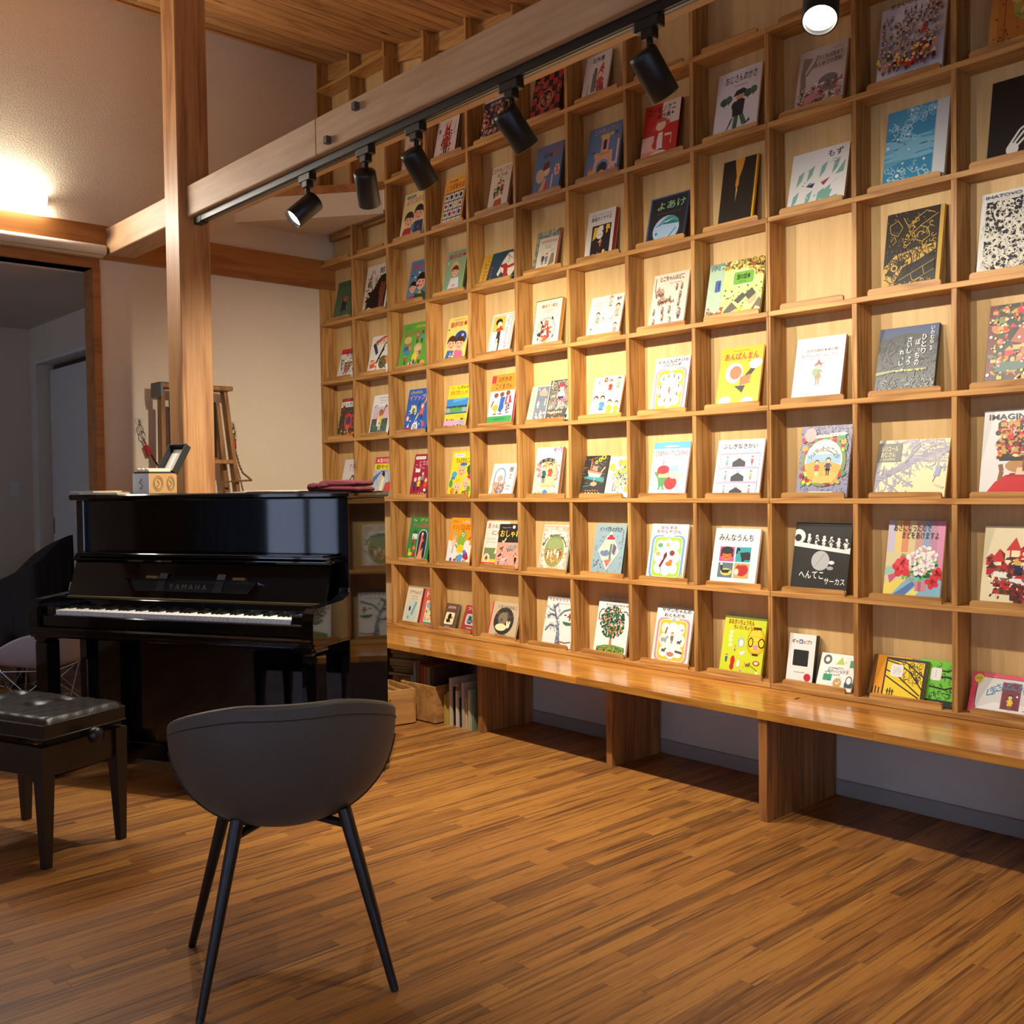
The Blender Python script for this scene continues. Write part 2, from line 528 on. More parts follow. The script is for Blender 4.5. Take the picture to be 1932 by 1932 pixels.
for (axis, pos, H) in [('Y', RY0 - .07, h) for h in WIN_L] + [('X', RX1 + .03, h) for h in WIN_F]:
    wn += 1
    a0, a1, z0, z1 = H
    mb = MB()
    for (p, q, b, t) in ((a0, a1, z0, z0 + .05), (a0, a1, z1 - .05, z1), (a0, a0 + .05, z0, z1), (a1 - .05, a1, z0, z1), ((a0 + a1) / 2 - .025, (a0 + a1) / 2 + .025, z0, z1)):
        if axis == 'Y': mb.box(p, q, pos, pos + .05, b, t)
        else: mb.box(pos, pos + .05, p, q, b, t)
    w = struct(mb.build('window_%d' % wn, wf))
    g = MB()
    if axis == 'Y': g.box(a0 + .02, a1 - .02, pos + .02, pos + .025, z0 + .02, z1 - .02)
    else: g.box(pos + .02, pos + .025, a0 + .02, a1 - .02, z0 + .02, z1 - .02)
    g.build('pane', mg, w)
def curtain(name, label, x0, x1, y, z0, z1, waves):
    n = waves * 8
    def fn(u, v):
        return (x0 + (x1 - x0) * u, y + .03 * math.sin(u * waves * 2 * PI) * (.6 + .4 * (1 - v)), z0 + (z1 - z0) * v)
    mb = MB().grid(fn, n, 3); mb.grid(lambda u, v: tuple(a + b for a, b in zip(fn(u, v), (0, .004, 0))), n, 3)
    return tag(mb.build(name, curt), label, 'curtain')
curtain('curtain', 'grey blue curtain gathered left of the window opposite the piano', .45, 1.15, RY0 + .1, .1, 2.3, 7)
curtain('curtain', 'grey blue curtain gathered right of the window opposite the piano', 1.75, 2.5, RY0 + .1, .1, 2.3, 7)

# ceiling: slab plus planks running towards the shelf wall, each its own part
sl = math.atan(.158)
cl = math.hypot(1, .158)
mb = MB()
mb.add([(-.14, RY0 - .1, zc(-.14) + .02), (RX1 + .1, RY0 - .1, zc(RX1 + .1) + .02), (RX1 + .1, .25, zc(RX1 + .1) + .02), (-.14, .25, zc(-.14) + .02),
        (-.14, RY0 - .1, zc(-.14) + .1), (RX1 + .1, RY0 - .1, zc(RX1 + .1) + .1), (RX1 + .1, .25, zc(RX1 + .1) + .1), (-.14, .25, zc(-.14) + .1)],
       [(0, 3, 2, 1), (4, 5, 6, 7), (0, 1, 5, 4), (1, 2, 6, 5), (2, 3, 7, 6), (3, 0, 4, 7)])
ceil = struct(mb.build('ceiling', plain('ceiling_backing', '3a2412', .7)))
CW = .098
cm = {}
for i in range(int(RX1 / CW)):
    x = -.01 + (i + .5) * CW
    cuts = [.13, -1.1 - .55 * (i % 2) - rng.random() * .12, -3.0 - .55 * (i % 2), -4.8 - .4 * (i % 2), RY0]
    if i > 45: cuts = [.13, -3.0 - .5 * (i % 2), RY0]
    for y1, y0 in zip(cuts[:-1], cuts[1:]):
        k = round(y1 - y0, 2)
        if k not in cm:
            cm[k] = MB().box(-CW * cl / 2 + .0018, CW * cl / 2 - .0018, .001, k - .001, 0, .014, .0045).mesh('plank', M['ceil'])
        inst('plank', cm[k], ceil, (x, y0, zc(x)), (0, sl, 0))
# trims on the back wall
struct(MB().box(-.012, .012, RY0, .11, 3.932, 3.985, .003).build('trim_1', M['belt']))
struct(MB().box(-.014, .014, RY0, .112, 2.505, 2.687, .003).build('trim_2', M['belt']))
struct(MB().box(-.13, .006, -3.9, -1.39, 2.45, 2.504, .002).box(-.13, .006, -1.43, -1.388, 0, 2.45, .002).build('trim_3', M['belt']))
struct(MB().box(0, RX1, .118, .13, 0, .062, .002).build('baseboard_right', plain('baseboard_grey', '8b8580', .6)))
# upper strip closing the shelf against the ceiling
mb = MB()
for (x0, x1) in ((.0, 3.4),):
    a = zc(x0); b = zc(x1)
    mb.add([(x0, .085, a - .1), (x1, .085, b - .1), (x1, .085, b + .02), (x0, .085, a + .02), (x0, .112, a - .1), (x1, .112, b - .1), (x1, .112, b + .02), (x0, .112, a + .02)],
           [(0, 1, 2, 3), (7, 6, 5, 4), (0, 4, 5, 1), (1, 5, 6, 2), (2, 6, 7, 3), (3, 7, 4, 0)])
struct(mb.build('trim_4', M['cedar_h']))

# next room seen through the opening
dim = M['wall_next']
struct(MB().box(-2.45, -2.352, RY0, -.9, 0, 2.7).build('wall_far', dim))
struct(MB().box(-2.352, -2.20, -1.05, -.9, 0, 2.7).box(-1.03, -.13, -1.05, -.9, 0, 2.7).box(-2.20, -1.03, -1.05, -.9, 2.195, 2.7).box(-2.20, -1.03, -.905, -.9, 0, 2.195).build('wall_side', dim))
struct(MB().box(-2.45, -.13, RY0 - .1, -.9, 2.44, 2.7).build('ceiling_side', dim))
struct(MB().box(-2.45, -2.1, RY0 - .1, RY0, 0, 2.7).box(-.5, -.13, RY0 - .1, RY0, 0, 2.7).box(-2.1, -.5, RY0 - .1, RY0, 0, .8).box(-2.1, -.5, RY0 - .1, RY0, 2.1, 2.7).build('wall_end', dim))
w4 = struct(MB().box(-2.1, -.5, RY0 - .07, RY0 - .03, .8, .85).box(-2.1, -.5, RY0 - .07, RY0 - .03, 2.05, 2.1).box(-2.1, -2.05, RY0 - .07, RY0 - .03, .8, 2.1).box(-.55, -.5, RY0 - .07, RY0 - .03, .8, 2.1).box(-1.325, -1.275, RY0 - .07, RY0 - .03, .8, 2.1).build('window_4', wf))  # unseen window, added to let daylight brighten the next room
MB().box(-2.06, -.54, RY0 - .052, RY0 - .048, .84, 2.06).build('pane', mg, w4)
mb = MB()
mb.box(-2.235, -2.21, -1.06, -.906, 0, 2.19).box(-1.02, -1.0, -1.06, -.906, 0, 2.19).box(-2.21, -1.02, -1.06, -.906, 2.165, 2.19)
d1 = struct(mb.build('door_1', M['white_trim']))
MB().box(-2.19, -1.03, -.965, -.94, .01, 2.125, .002).build('leaf', M['white_trim'], d1)
MB().box(-2.208, -1.022, -.935, -.908, 0, 2.163).build('track_recess', M['black_satin'], d1)
MB().box(-2.178, -2.165, -.968, -.964, .92, 1.04, .001).build('pull', M['black_satin'], d1)
t = tag(MB().box(-2.352, -2.344, -1.215, -1.149, 1.195, 1.313, .003).build('light_switch', M['white_trim']), 'white light switch plate on the dim far wall beyond the opening', 'switch')
MB().box(-2.345, -2.341, -1.198, -1.166, 1.225, 1.283, .002).build('rocker', M['white_trim'], t)

# triangular corner soffit with a wooden cap
A_, B_ = (-.012, -.572), (.715, .0)
def tri(z0, z1, g=0.0):
    vs = [(A_[0], A_[1] - g, z0), (B_[0] + g, B_[1], z0), (B_[0] + g, .0, z0), (-.012, .0, z0)]
    vs = [(A_[0], A_[1] - g, z0), (B_[0] + g, B_[1], z0), (-.012, 0, z0)]
    vs += [(p[0], p[1], z1) for p in vs]
    return MB().add(vs, [(0, 2, 1), (3, 4, 5), (0, 1, 4, 3), (1, 2, 5, 4), (2, 0, 3, 5)])
mb = tri(2.838, 2.975)
mb.box(-.012, .73, -.001, .11, 2.86, 2.975)
struct(mb.build('trim_5', M['wall']))
mb = tri(2.975, 3.022, .012)
struct(mb.build('trim_6', M['belt']))
struct(MB().box(.012, .37, .07, .11, 2.815, 2.86, .002).box(.38, .73, .07, .11, 2.83, 2.86, .002).build('trim_7', M['cedar_h']))

# post and beams
p = tag(MB().box(.872, 1.026, -1.393, -1.236, 0, zc(1.03) - .002, .004).build('timber_post', M['post']), 'square timber post with strong cedar grain rising behind the upright piano', 'post')
bm_ = MB().box(-.012, .872, -1.355, -1.203, 2.528, 2.672, .004)
bm_.build('beam_end', M['beam'], None)
o = bpy.data.objects['beam_end']; o.name = 'timber_beam'
tag(o, 'short pale timber beam between the back wall and the post', 'beam')
root = tag(MB().box(1.026, 2.19, -1.355, -1.203, 2.528, 2.672, .004).build('timber_beam', M['beam']), 'long pale timber beam carrying the black spotlight track', 'beam')
MB().box(2.1915, 5.9, -1.355, -1.203, 2.528, 2.672, .004).build('spliced_length', M['beam'], root)
pm = plain('oak_peg', '55483f', .6)
for (x, z) in ((2.29, 2.56), (2.485, 2.632)):
    MB().box(x - .012, x + .012, -1.377, -1.35, z - .014, z + .014, .002).build('peg', pm, root)

# =================================================================== DISPLAY SHELF
DY = .112
def shelf_unit(name, label, k0, k1, rows):
    root = thing(name, label, 'shelf', (0, 0, 0), 0)
    x0, x1 = k0 * PITCH, k1 * PITCH
    for r in range(10):
        a, b = x0, x1
        if k0 == 0: a = -.01
        if k0 == 0 and r == 7: a = .66
        if r == 8:
            if k0: continue
            b = 3.3
        if r == 9:
            if k0: continue
            b = 2 * PITCH - .01
        if r == 0: y0 = 0
        MB().box(a + .0008, b - .0008, 0, DY, board_z(r) - .01, board_z(r) + .01, .0015).build('shelf_board', M['cedar_h'], root)
    std = MB().box(-.01, .01, .002, DY, .01, ROW - .01, .0012).mesh('divider', M['cedar_v'])
    for k in range(k0, k1 + 1):
        x = k * PITCH
        if k == 9:                      # the two units meet here, each with half of the upright
            for r in range(7):
                h = MB().box(-.01 if k0 == 0 else .0004, -.0004 if k0 == 0 else .01, .002, DY, .01, ROW - .01, .0008)
                h.build('divider', M['cedar_v'], root, (x, 0, board_z(r)))
            continue
        for r in range(9):
            if r >= 7 and zc(x) < board_z(r) + .05: continue
            z0 = 0.01; z1 = ROW - .01
            if k == 0 and r == 5: z1 = 2.505 - board_z(5)
            elif k == 0 and r == 6: continue
            elif k < 2 and r == 6: z1 = 2.838 - board_z(6)
            elif r == 7 and k < 2: z0 = .01
            elif r == 8: z1 = min(ROW - .01, zc(x) - board_z(8) - .004)
            if (z0, z1) == (0.01, ROW - .01):
                inst('divider', std, root, (x, 0, board_z(r)))
            else:
                MB().box(-.01, .01, .002, DY, z0, z1, .0012).build('divider', M['cedar_v'], root, (x, 0, board_z(r)))
        if k <= 2:
            z9 = board_z(9) + .01
            MB().box(-.01, .01, .002 if k < 2 else -.0, DY, z9 if k < 2 else z9 - .02, zc(x) - .004, .0012).build('divider', M['cedar_v'], root, (x, 0, 0))
        elif k <= 3:
            z8 = board_z(8) + ROW - .01
            if zc(x) > z8 + .02:
                MB().box(-.01, .01, .002, DY, z8, zc(x) - .004, .0012).build('divider', M['cedar_v'], root, (x, 0, 0))
    for k in range(k0, k1):
        xa, xb = k * PITCH, (k + 1) * PITCH
        MB().box(xa + .0006, xb - .0006, DY, DY + .005, Z0 - .01, min(zc(xb), zc(xa)) - .01).build('back_panel', M['ply'], root)
    # low ledge strips with rounded ends that keep the books from sliding
    W = .272; pts = [(0, 0), (W, 0)]
    for i in range(5): 
        a = i / 4 * PI / 2; pts.append((W - .012 + .012 * math.cos(a), .011 + .012 * math.sin(a)))
    for i in range(5):
        a = PI / 2 + i / 4 * PI / 2; pts.append((.012 + .012 * math.cos(a), .011 + .012 * math.sin(a)))
    lm = MB().prism(pts, 0, .011).mesh('ledge_strip', M['cedar_h'])
    for r in rows:
        for k in range(k0, k1):
            if r == 7 and k < 2: continue
            inst('ledge_strip', lm, root, ((k + .5) * PITCH - W / 2, .008, board_z(r) + .01))
    return root
shelf_unit('display_shelf', 'tall cedar grid shelf of picture books reaching from corner to the joint', 0, 9, range(0, 8))
shelf_unit('display_shelf', 'cedar grid shelf continuing right of the vertical joint', 9, 15, range(0, 8))

# =================================================================== BENCH under the shelf
bench = thing('wall_bench', 'long glossy laminated timber bench running below the shelf', 'bench', (3, -.15, 0))
def child_loc(parent, x, y, z): return (x - parent.location[0], y - parent.location[1], z - parent.location[2])
BY0, BY1, NS = -.365, .11, 11
sw = (BY1 - BY0) / NS
stv = {}
for i in range(NS):
    x = .3
    first = True
    while x < 5.6:
        l = rng.choice([.45, .6, .75, .9, 1.1])
        if first: l *= rng.uniform(.3, 1); l = round(l, 1) + .1; first = False
        if x < 3.515 < x + l: l = 3.515 - x
        l = min(l, 5.6 - x)
        if l > .02:
            k = round(l, 4)
            if k not in stv:
                stv[k] = MB().box(0, l - .0003, 0, sw - .0002, 0, .03, .0006).mesh('stave', M['bench'])
            inst('stave', stv[k], bench, child_loc(bench, x, BY0 + i * sw, .3755))
        x += l
leg_n = 6
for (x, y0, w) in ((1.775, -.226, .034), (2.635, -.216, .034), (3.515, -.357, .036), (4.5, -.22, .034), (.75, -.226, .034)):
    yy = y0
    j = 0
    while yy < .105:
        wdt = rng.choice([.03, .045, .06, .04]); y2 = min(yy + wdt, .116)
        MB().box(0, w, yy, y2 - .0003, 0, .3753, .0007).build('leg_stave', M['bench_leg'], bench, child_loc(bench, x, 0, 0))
        yy = y2
# =================================================================== UPRIGHT PIANO (local: x along keys, y to the back)
PK = .96
PX, PY, PZ = 5.62154 + (1.463 - 5.62154) * PK, -3.46388 + (-1.685 + 3.46388) * PK, 1.24 * (1 - PK)
FZ = -PZ / PK                 # the floor in the piano's own frame
piano = thing('upright_piano', 'glossy black upright piano standing in front of the timber post', 'piano', (PX, PY, PZ), math.radians(26.9))
piano.scale = (PK, PK, PK)
BG = M['black_gloss']
MB().box(-.755, .755, .235, .606, 1.193, 1.218, .006).build('lid', BG, piano)
for s in (-1, 1):
    pts = [(.26, .0), (.62, .0), (.62, 1.192), (.26, 1.192)]
    MB().box(min(s * .735, s * .69), max(s * .735, s * .69), .262, .60, FZ + .025, 1.192, .004).build('side_panel', BG, piano)
    # arm with rounded front
    ap = [(.27, .60), (-.005, .60), (-.03, .615), (-.03, .705), (-.022, .735), (.005, .752), (.06, .757), (.20, .765), (.255, .785), (.27, .80)]
    mb = MB()
    xs = (s * .74, s * .688); n = len(ap)
    vs = [(x, y, z) for x in xs for (y, z) in ap]
    mb.add(vs, [tuple(range(n)), tuple(range(2 * n - 1, n - 1, -1))] + [(i, (i + 1) % n, (i + 1) % n + n, i + n) for i in range(n)])
    mb.build('arm', BG, piano)
    MB().box(min(s * .688, s * .617), max(s * .688, s * .617), .0, .14, .64, .722, .006).build('key_block', BG, piano)
    lg = MB().box(s * .70 - .036, s * .70 + .036, .0, .075, FZ + .06, .56, .004)
    lg.box(s * .70 - .036, s * .70 + .036, -.018, .105, .56, .6, .016)
    lg.build('front_leg', BG, piano)
    tb = MB().box(s * .70 - .05, s * .70 + .05, -.03, .3, FZ + .022, FZ + .062, .012)
    tb.lathe([(.0, .064), (.055, .062), (.062, .05), (.06, .036), (.072, .03), (.076, .016), (.07, .006), (0, .006)], 20, Matrix.Translation((s * .70, -.02, FZ)))
    tb.build('toe_block', BG, piano)
    MB().lathe([(0, 0), (.03, 0), (.036, .012), (.03, .024), (0, .026)], 16, Matrix.Translation((s * .70, .555, FZ))).build('caster', M['black_satin'], piano)
MB().box(-.69, .69, .285, .305, .93, 1.19, .002).build('upper_panel', BG, piano)
MB().box(-.69, .69, .585, .598, .05, 1.19).build('back_board', M['dark_wood'], piano)
MB().box(-.69, .69, .30, .318, FZ + .11, .6, .002).build('lower_panel', BG, piano)
MB().box(-.69, .69, .28, .33, FZ + .03, FZ + .11, .004).build('bottom_rail', BG, piano)
MB().box(-.74, .74, -.03, .27, .585, .612, .008).box(-.735, .735, -.035, .0, .598, .632, .008).build('key_bed', BG, piano)
MB().box(-.688, .688, -.012, .012, .632, .684, .004).build('key_slip', BG, piano)
# fallboard, opened and leaning back, with its rolled top rail
mb = MB()
fb = [(.150, .752), (.162, .747), (.222, .905), (.208, .912)]
mb.add([(x, y, z) for x in (-.685, .685) for (y, z) in fb], [(0, 1, 2, 3), (7, 6, 5, 4), (0, 4, 5, 1), (1, 5, 6, 2), (2, 6, 7, 3), (3, 7, 4, 0)])
mb.build('fallboard', M['black_gloss'], piano)
MB().box(-.70, .70, .185, .29, .912, .932, .008).box(-.66, .66, .18, .26, .942, .95, .003).box(-.69, .69, .2, .286, .93, .944, .004).build('fallboard_rail', BG, piano)
MB().box(-.685, .685, .112, .15, .742, .749, .002).build('hinge_rail', BG, piano)
MB().tube([(-.685, .147, .751), (.685, .147, .751)], .0042, 8).box(-.685, .685, .138, .147, .749, .7505).build('piano_hinge', plain('aged_brass', '5c4e30', .4, .9), piano)
MB().box(-.688, .688, .112, .13, .715, .748, .002).build('felt_rail', BG, piano)
# folding music desk on the fallboard with lettering and clips
fm = Matrix.Translation((0, .176, .795)) @ Matrix.Rotation(math.atan2(.06, -.158) - PI / 2, 4, 'X')
def fpt(x, h, d=0.0):       # point on the fallboard face, h up the slope from its foot, d towards the player
    t = Vector((0, .058, .160)).normalized(); n = Vector((0, -t.z, t.y))
    p = Vector((x, .150, .752)) + t * h + n * d
    return tuple(p)
def fquad(mb, x0, x1, x2, x3, h0, h1, d0, d1):
    vs = [fpt(x0, h0, d0), fpt(x1, h0, d0), fpt(x2, h1, d0), fpt(x3, h1, d0), fpt(x0, h0, d1), fpt(x1, h0, d1), fpt(x2, h1, d1), fpt(x3, h1, d1)]
    return mb.add(vs, [(0, 1, 2, 3), (7, 6, 5, 4), (0, 4, 5, 1), (1, 5, 6, 2), (2, 6, 7, 3), (3, 7, 4, 0)])
md = fquad(MB(), -.30, .30, .335, -.335, .033, .08, .001, .008).build('music_desk', M['black_satin'], piano)
fquad(MB(), -.36, .36, .36, -.36, .08, .086, .001, .03).build('desk_lip', BG, md)
for x in (-.165, .145):
    fquad(MB(), x - .022, x + .022, x + .03, x - .01, .035, .115, .009, .012).build('page_clip', plain('clip_plate', '4a4a4c', .3, .7), md)
for x in (-.215, .25):
    fquad(MB(), x - .03, x + .03, x + .03, x - .03, .088, .1, .003, .02).build('desk_hinge', M['brass'], md)
def text_mesh(body, res=2, bold=.0):
    cu = bpy.data.curves.new('lettering', 'FONT')
    cu.offset = bold
    cu.body = body; cu.resolution_u = res
    ob = bpy.data.objects.new('lettering', cu)
    me = bpy.data.meshes.new_from_object(ob)
    bpy.data.objects.remove(ob); bpy.data.curves.remove(cu)
    return me
mk = text_mesh('Y A M A H A', 3)
xs = [v.co.x for v in mk.vertices]; ys = [v.co.y for v in mk.vertices]
for v in mk.vertices:
    u = (v.co.x - min(xs)) / (max(xs) - min(xs)); w = (v.co.y - min(ys)) / (max(ys) - min(ys))
    v.co = Vector(fpt(-.115 + .20 * u, .043 + .024 * w, .0095))
mk.materials.append(plain('maker_lettering', '8c8a84', .4, .6))
inst('maker_lettering', mk, md)
# keys
kw = 1.228 / 52
wk = MB().box(.0006, kw - .0006, .004, .15, .684, .706, .0012).mesh('white_key', M['ivory'])
for i in range(52):
    inst('white_key', wk, piano, (-.614 + i * kw, 0, 0))
pts = [(.055, .700), (.15, .700), (.15, .718), (.064, .717)]
mb = MB(); vs = [(x, y, z) for x in (-.0055, .0055) for (y, z) in pts]
mb.add(vs, [(0, 1, 2, 3), (7, 6, 5, 4), (0, 4, 5, 1), (1, 5, 6, 2), (2, 6, 7, 3), (3, 7, 4, 0)])
bk = mb.mesh('black_key', M['ebony'])
for i in range(51):
    if (i + 5) % 7 in (0, 1, 3, 4, 5):      # the first white key is A
        inst('black_key', bk, piano, (-.614 + (i + 1) * kw, 0, 0))
for x in (-.09, 0, .09):
    MB().box(x - .018, x + .018, .13, .30, FZ + .055, FZ + .063, .003).build('pedal', M['brass'], piano)
MB().box(.690, .7365, .262, .266, .79, .81).build('lock_plate', M['zinc'], piano)

LIDZ = PZ + 1.218 * PK + .0003
def on_piano(x, y, z=None):
    a = math.radians(26.9)
    x *= PK; y *= PK
    return (PX + x * math.cos(a) - y * math.sin(a), PY + x * math.sin(a) + y * math.cos(a), LIDZ if z is None else z)

# things lying on the lid
PA = math.radians(26.9)
def book_flat(name, label, x, y, w, d, h, rz, mats, z=None):
    r = thing(name, label, 'book', on_piano(x, y, z), PA + rz)
    MB().box(-w / 2, w / 2, -d / 2, d / 2, 0, .0018).box(-w / 2, w / 2, -d / 2, d / 2, h - .0018, h).build('cover', mats, r)
    MB().box(-w / 2 + .003, w / 2 - .003, -d / 2 + .003, d / 2 - .003, .0018, h - .0018).build('pages', M['paper'], r)
    return r
cov_c = plain('cream_cover', 'd4c3a2', .6)
book_flat('thin_book', 'thin cream book lying flat on the left end of the piano lid', -.60, .36, .21, .2, .009, .05, cov_c)
book_flat('thin_book', "thin cream book lying aslant on the other at the left of the piano lid", -.665, .345, .19, .18, .007, -.28, cov_c, LIDZ + .0092)
MB2 = MB()
sm = plain('pale_sheet', 'c9c9b8', .6)
sheet = thing('paper_sheets', 'loose pale paper sheets lying flat on the middle of the piano lid', 'paper', on_piano(.24, .43), PA)
for i, (dx, rz, c) in enumerate(((0, .1, 'b9a58c'), (.04, -.08, '8fae9c'), (.09, .22, 'd9cfc0'))):
    MB().box(-.16, .16, -.1, .1, i * .0025, i * .0025 + .002).build('sheet', plain('sheet_' + c, c, .5), sheet, (dx, 0, 0), (0, 0, rz))
# folded maroon cloth
def cloth():
    lay = [(-.105, .0), (.095, .0), (.102, .004), (.104, .010), (.098, .018), (.08, .0205), (.0, .021), (.0, .0225), (.075, .023), (.09, .026), (.094, .034), (.088, .042), (.03, .045), (-.035, .047), (-.055, .044), (-.066, .034), (-.066, .027), (-.070, .027), (-.072, .033), (-.088, .036), (-.112, .031), (-.122, .017), (-.118, .006)]
    mb = MB(); n = len(lay); ny = 8
    vs = []
    for j in range(ny + 1):
        y = -.085 + .17 * j / ny
        for i, (x, z) in enumerate(lay):
            vs.append((x + .003 * math.sin(j * 1.3 + i * .3), y + .004 * math.sin(i * .9), max(0, z * (1 + .05 * math.sin(j * 1.9 + i * .4)))))
    fs = [(j * n + i, j * n + (i + 1) % n, (j + 1) * n + (i + 1) % n, (j + 1) * n + i) for j in range(ny) for i in range(n)]
    fs += [tuple(range(n)), tuple(range((ny + 1) * n - 1, ny * n - 1, -1))]
    mb.add(vs, fs, True)
    return mb
tag(cloth().build('folded_cloth', M['cloth_red'], None, on_piano(.66, .36), (0, 0, PA)), 'folded maroon cloth lying at the right end of the piano lid', 'cloth')
# card box with its lid propped open
bx = thing('card_box', 'small box of cards with its dark lid open on the piano lid', 'box', on_piano(-.40, .42), math.radians(104.5))
W, D_, H = .15, .115, .092
mb = MB()
for (a, b, c, d) in ((-W / 2, W / 2, -D_ / 2, -D_ / 2 + .004), (-W / 2, W / 2, D_ / 2 - .004, D_ / 2), (-W / 2, -W / 2 + .004, -D_ / 2 + .004, D_ / 2 - .004), (W / 2 - .004, W / 2, -D_ / 2 + .004, D_ / 2 - .004)):
    mb.box(a, b, c, d, 0, H)
mb.box(-W / 2, W / 2, -D_ / 2, D_ / 2, 0, .004)
mb.build('box_body', M['card_tan'], bx)
MB().box(-W / 2 - .0012, -W / 2, -D_ / 2, D_ / 2, .001, H).build('end_panel', plain('pale_card', 'c3c8cc', .6), bx)
MB().box(-W / 2 + .004, W / 2 - .004, -D_ / 2 + .004, D_ / 2 - .004, H - .004, H + .008).build('rim', M['card_dark'], bx)
for i in range(9):
    MB().box(-W / 2 + .008, W / 2 - .012, -D_ / 2 + .012 + i * .01, -D_ / 2 + .019 + i * .01, .01, H + .018 + .003 * (i % 3)).build('card', M['paper'], bx)
lid = MB()
lm = Matrix.Translation((W / 2, 0, H - .004)) @ Matrix.Rotation(-math.radians(58), 4, 'Y')
lid.box(0, W, -D_ / 2 - .003, D_ / 2 + .003, -.004, 0, 0, lm)
for (a, b, c, d) in ((0, W, -D_ / 2 - .003, -D_ / 2 + .001), (0, W, D_ / 2 - .001, D_ / 2 + .003), (0, .004, -D_ / 2, D_ / 2), (W - .004, W, -D_ / 2, D_ / 2)):
    lid.box(a, b, c, d, 0, .03, 0, lm)
lo = lid.build('box_lid', M['card_dark'], bx)
MB().box(.012, W - .012, -D_ / 2 + .01, D_ / 2 - .01, .0005, .0025, 0, lm).build('lining', M['white_paper'], lo)
dm = plain('brown_drawing', '6f5a3c', .7)
for (px, rx) in ((-.028, .026), (.04, .02)):
    mb = MB(); 
    for rr_ in (1, .75):
        pts = [(px + rx * rr_ * math.cos(a * PI / 10), -D_ / 2 - .0012, .046 + .033 * rr_ * math.sin(a * PI / 10)) for a in range(21)]
        mb.tube(pts, .0012, 5)
    mb.tube([(px - .008, -D_ / 2 - .0012, .03), (px + .006, -D_ / 2 - .0012, .045), (px - .004, -D_ / 2 - .0012, .06)], .002, 5)
    mb.build('drawing', dm, bx)
MB().tube([(-W / 2 - .002, .004, .022), (-W / 2 - .002, -.012, .038), (-W / 2 - .002, .01, .05), (-W / 2 - .002, -.006, .068)], .003, 5).build('drawing', dm, bx)

# =================================================================== PIANO STOOL
sx = Vector((-.934, -.358)).normalized()
an = math.atan2(sx.y, sx.x)
cx, cy = 1.868, -2.352
stool = thing('piano_stool', 'black buttoned leather piano stool with tapered dark legs', 'stool', (cx, cy, 0), an + PI)
LX, LY = .27, .167
tuf = [(.02, .01), (.045, .11), (-.20, .11), (-.20, .01), (.02, -.105), (-.20, -.105)][:4]
def seat_top(u, v):
    x = (-1 + 2 * u) * LX; y = (-1 + 2 * v) * LY
    e = min(1, (LX - abs(x)) / .022) * min(1, (LY - abs(y)) / .022)
    z = .472 + .024 * max(0, e) ** .5
    for (tx, ty) in tuf:
        d = math.hypot(x - tx, y - ty)
        z -= .017 * math.exp(-(d / .030) ** 2)
    z += .002 * math.sin(x * 90 + y * 40) * math.sin(y * 70)
    return (x, y, z)
mb = MB().grid(seat_top, 44, 28)
for k in range(2):
    pass
mb.box(-LX, LX, -LY, LY, .425, .4725, .0)
mb.build('seat_cushion', M['leather_black'], stool)
pb = MB()
for (z, g) in ((.473, -.001), (.428, .001)):
    pb.tube([(-LX - g, -LY - g, z), (LX + g, -LY - g, z), (LX + g, LY + g, z), (-LX - g, LY + g, z), (-LX - g, -LY - g, z)], .0025, 6)
pb.build('piping', plain('grey_piping', '3c3833', .4), stool)
for (tx, ty) in tuf:
    MB().lathe([(0, .0), (.009, 0), (.006, .005), (0, .006)], 10, Matrix.Translation((tx, ty, .479))).build('button', M['leather_black'], stool)
FX, FY = .245, .150
mb = MB()
for s in (-1, 1):
    mb.box(-FX, FX, s * FY - .011, s * FY + .011, .30, .40, .002)
    mb.box(s * FX - .011, s * FX + .011, -FY, FY, .30, .40, .002)
mb.build('apron', M['dark_wood'], stool)
for s in (-1, 1):
    for t in (-1, 1):
        mb = MB()
        X, Y = s * FX, t * FY
        def ring(z, w, dx, dy): return [(X + dx + a * w, Y + dy + b * w, z) for (a, b) in ((-1, -1), (1, -1), (1, 1), (-1, 1))]
        vs = ring(0, .013, s * .004, t * .004) + ring(.30, .023, 0, 0) + ring(.402, .024, 0, 0)
        fs = [(3, 2, 1, 0), (8, 9, 10, 11)]
        for q in (0, 4):
            fs += [(q + i, q + (i + 1) % 4, q + 4 + (i + 1) % 4, q + 4 + i) for i in range(4)]
        mb.add(vs, fs)
        mb.build('leg', M['dark_wood'], stool)
for t in (-1, 1):
    mb = MB()
    for s in (-1, 1):
        mb.tube([(s * .20, t * .11, .40), (s * .06, t * .11, .43)], .008, 6)
        mb.tube([(s * .06, t * .11, .38), (s * .20, t * .11, .43)], .008, 6)
    mb.build('lift_arm', M['black_metal'], stool)
for s in (1,):
    km = Matrix.Translation((s * (LX - .02), .0, .412)) @ Matrix.Rotation(PI / 2, 4, 'Y')
    MB().lathe([(0, 0), (.008, 0), (.008, .05), (.024, .052), (.028, .062), (.026, .078), (.014, .086), (0, .087)], 18, km).build('height_knob', M['black_satin'], stool)

# =================================================================== TUB CHAIR in the foreground
fwd = Vector((-.902, .431)); 
chair = thing('tub_chair', 'dark grey leather tub chair with splayed black metal legs in the foreground', 'chair', (3.316, -2.175, 0), math.atan2(fwd.y, fwd.x) - PI / 2)
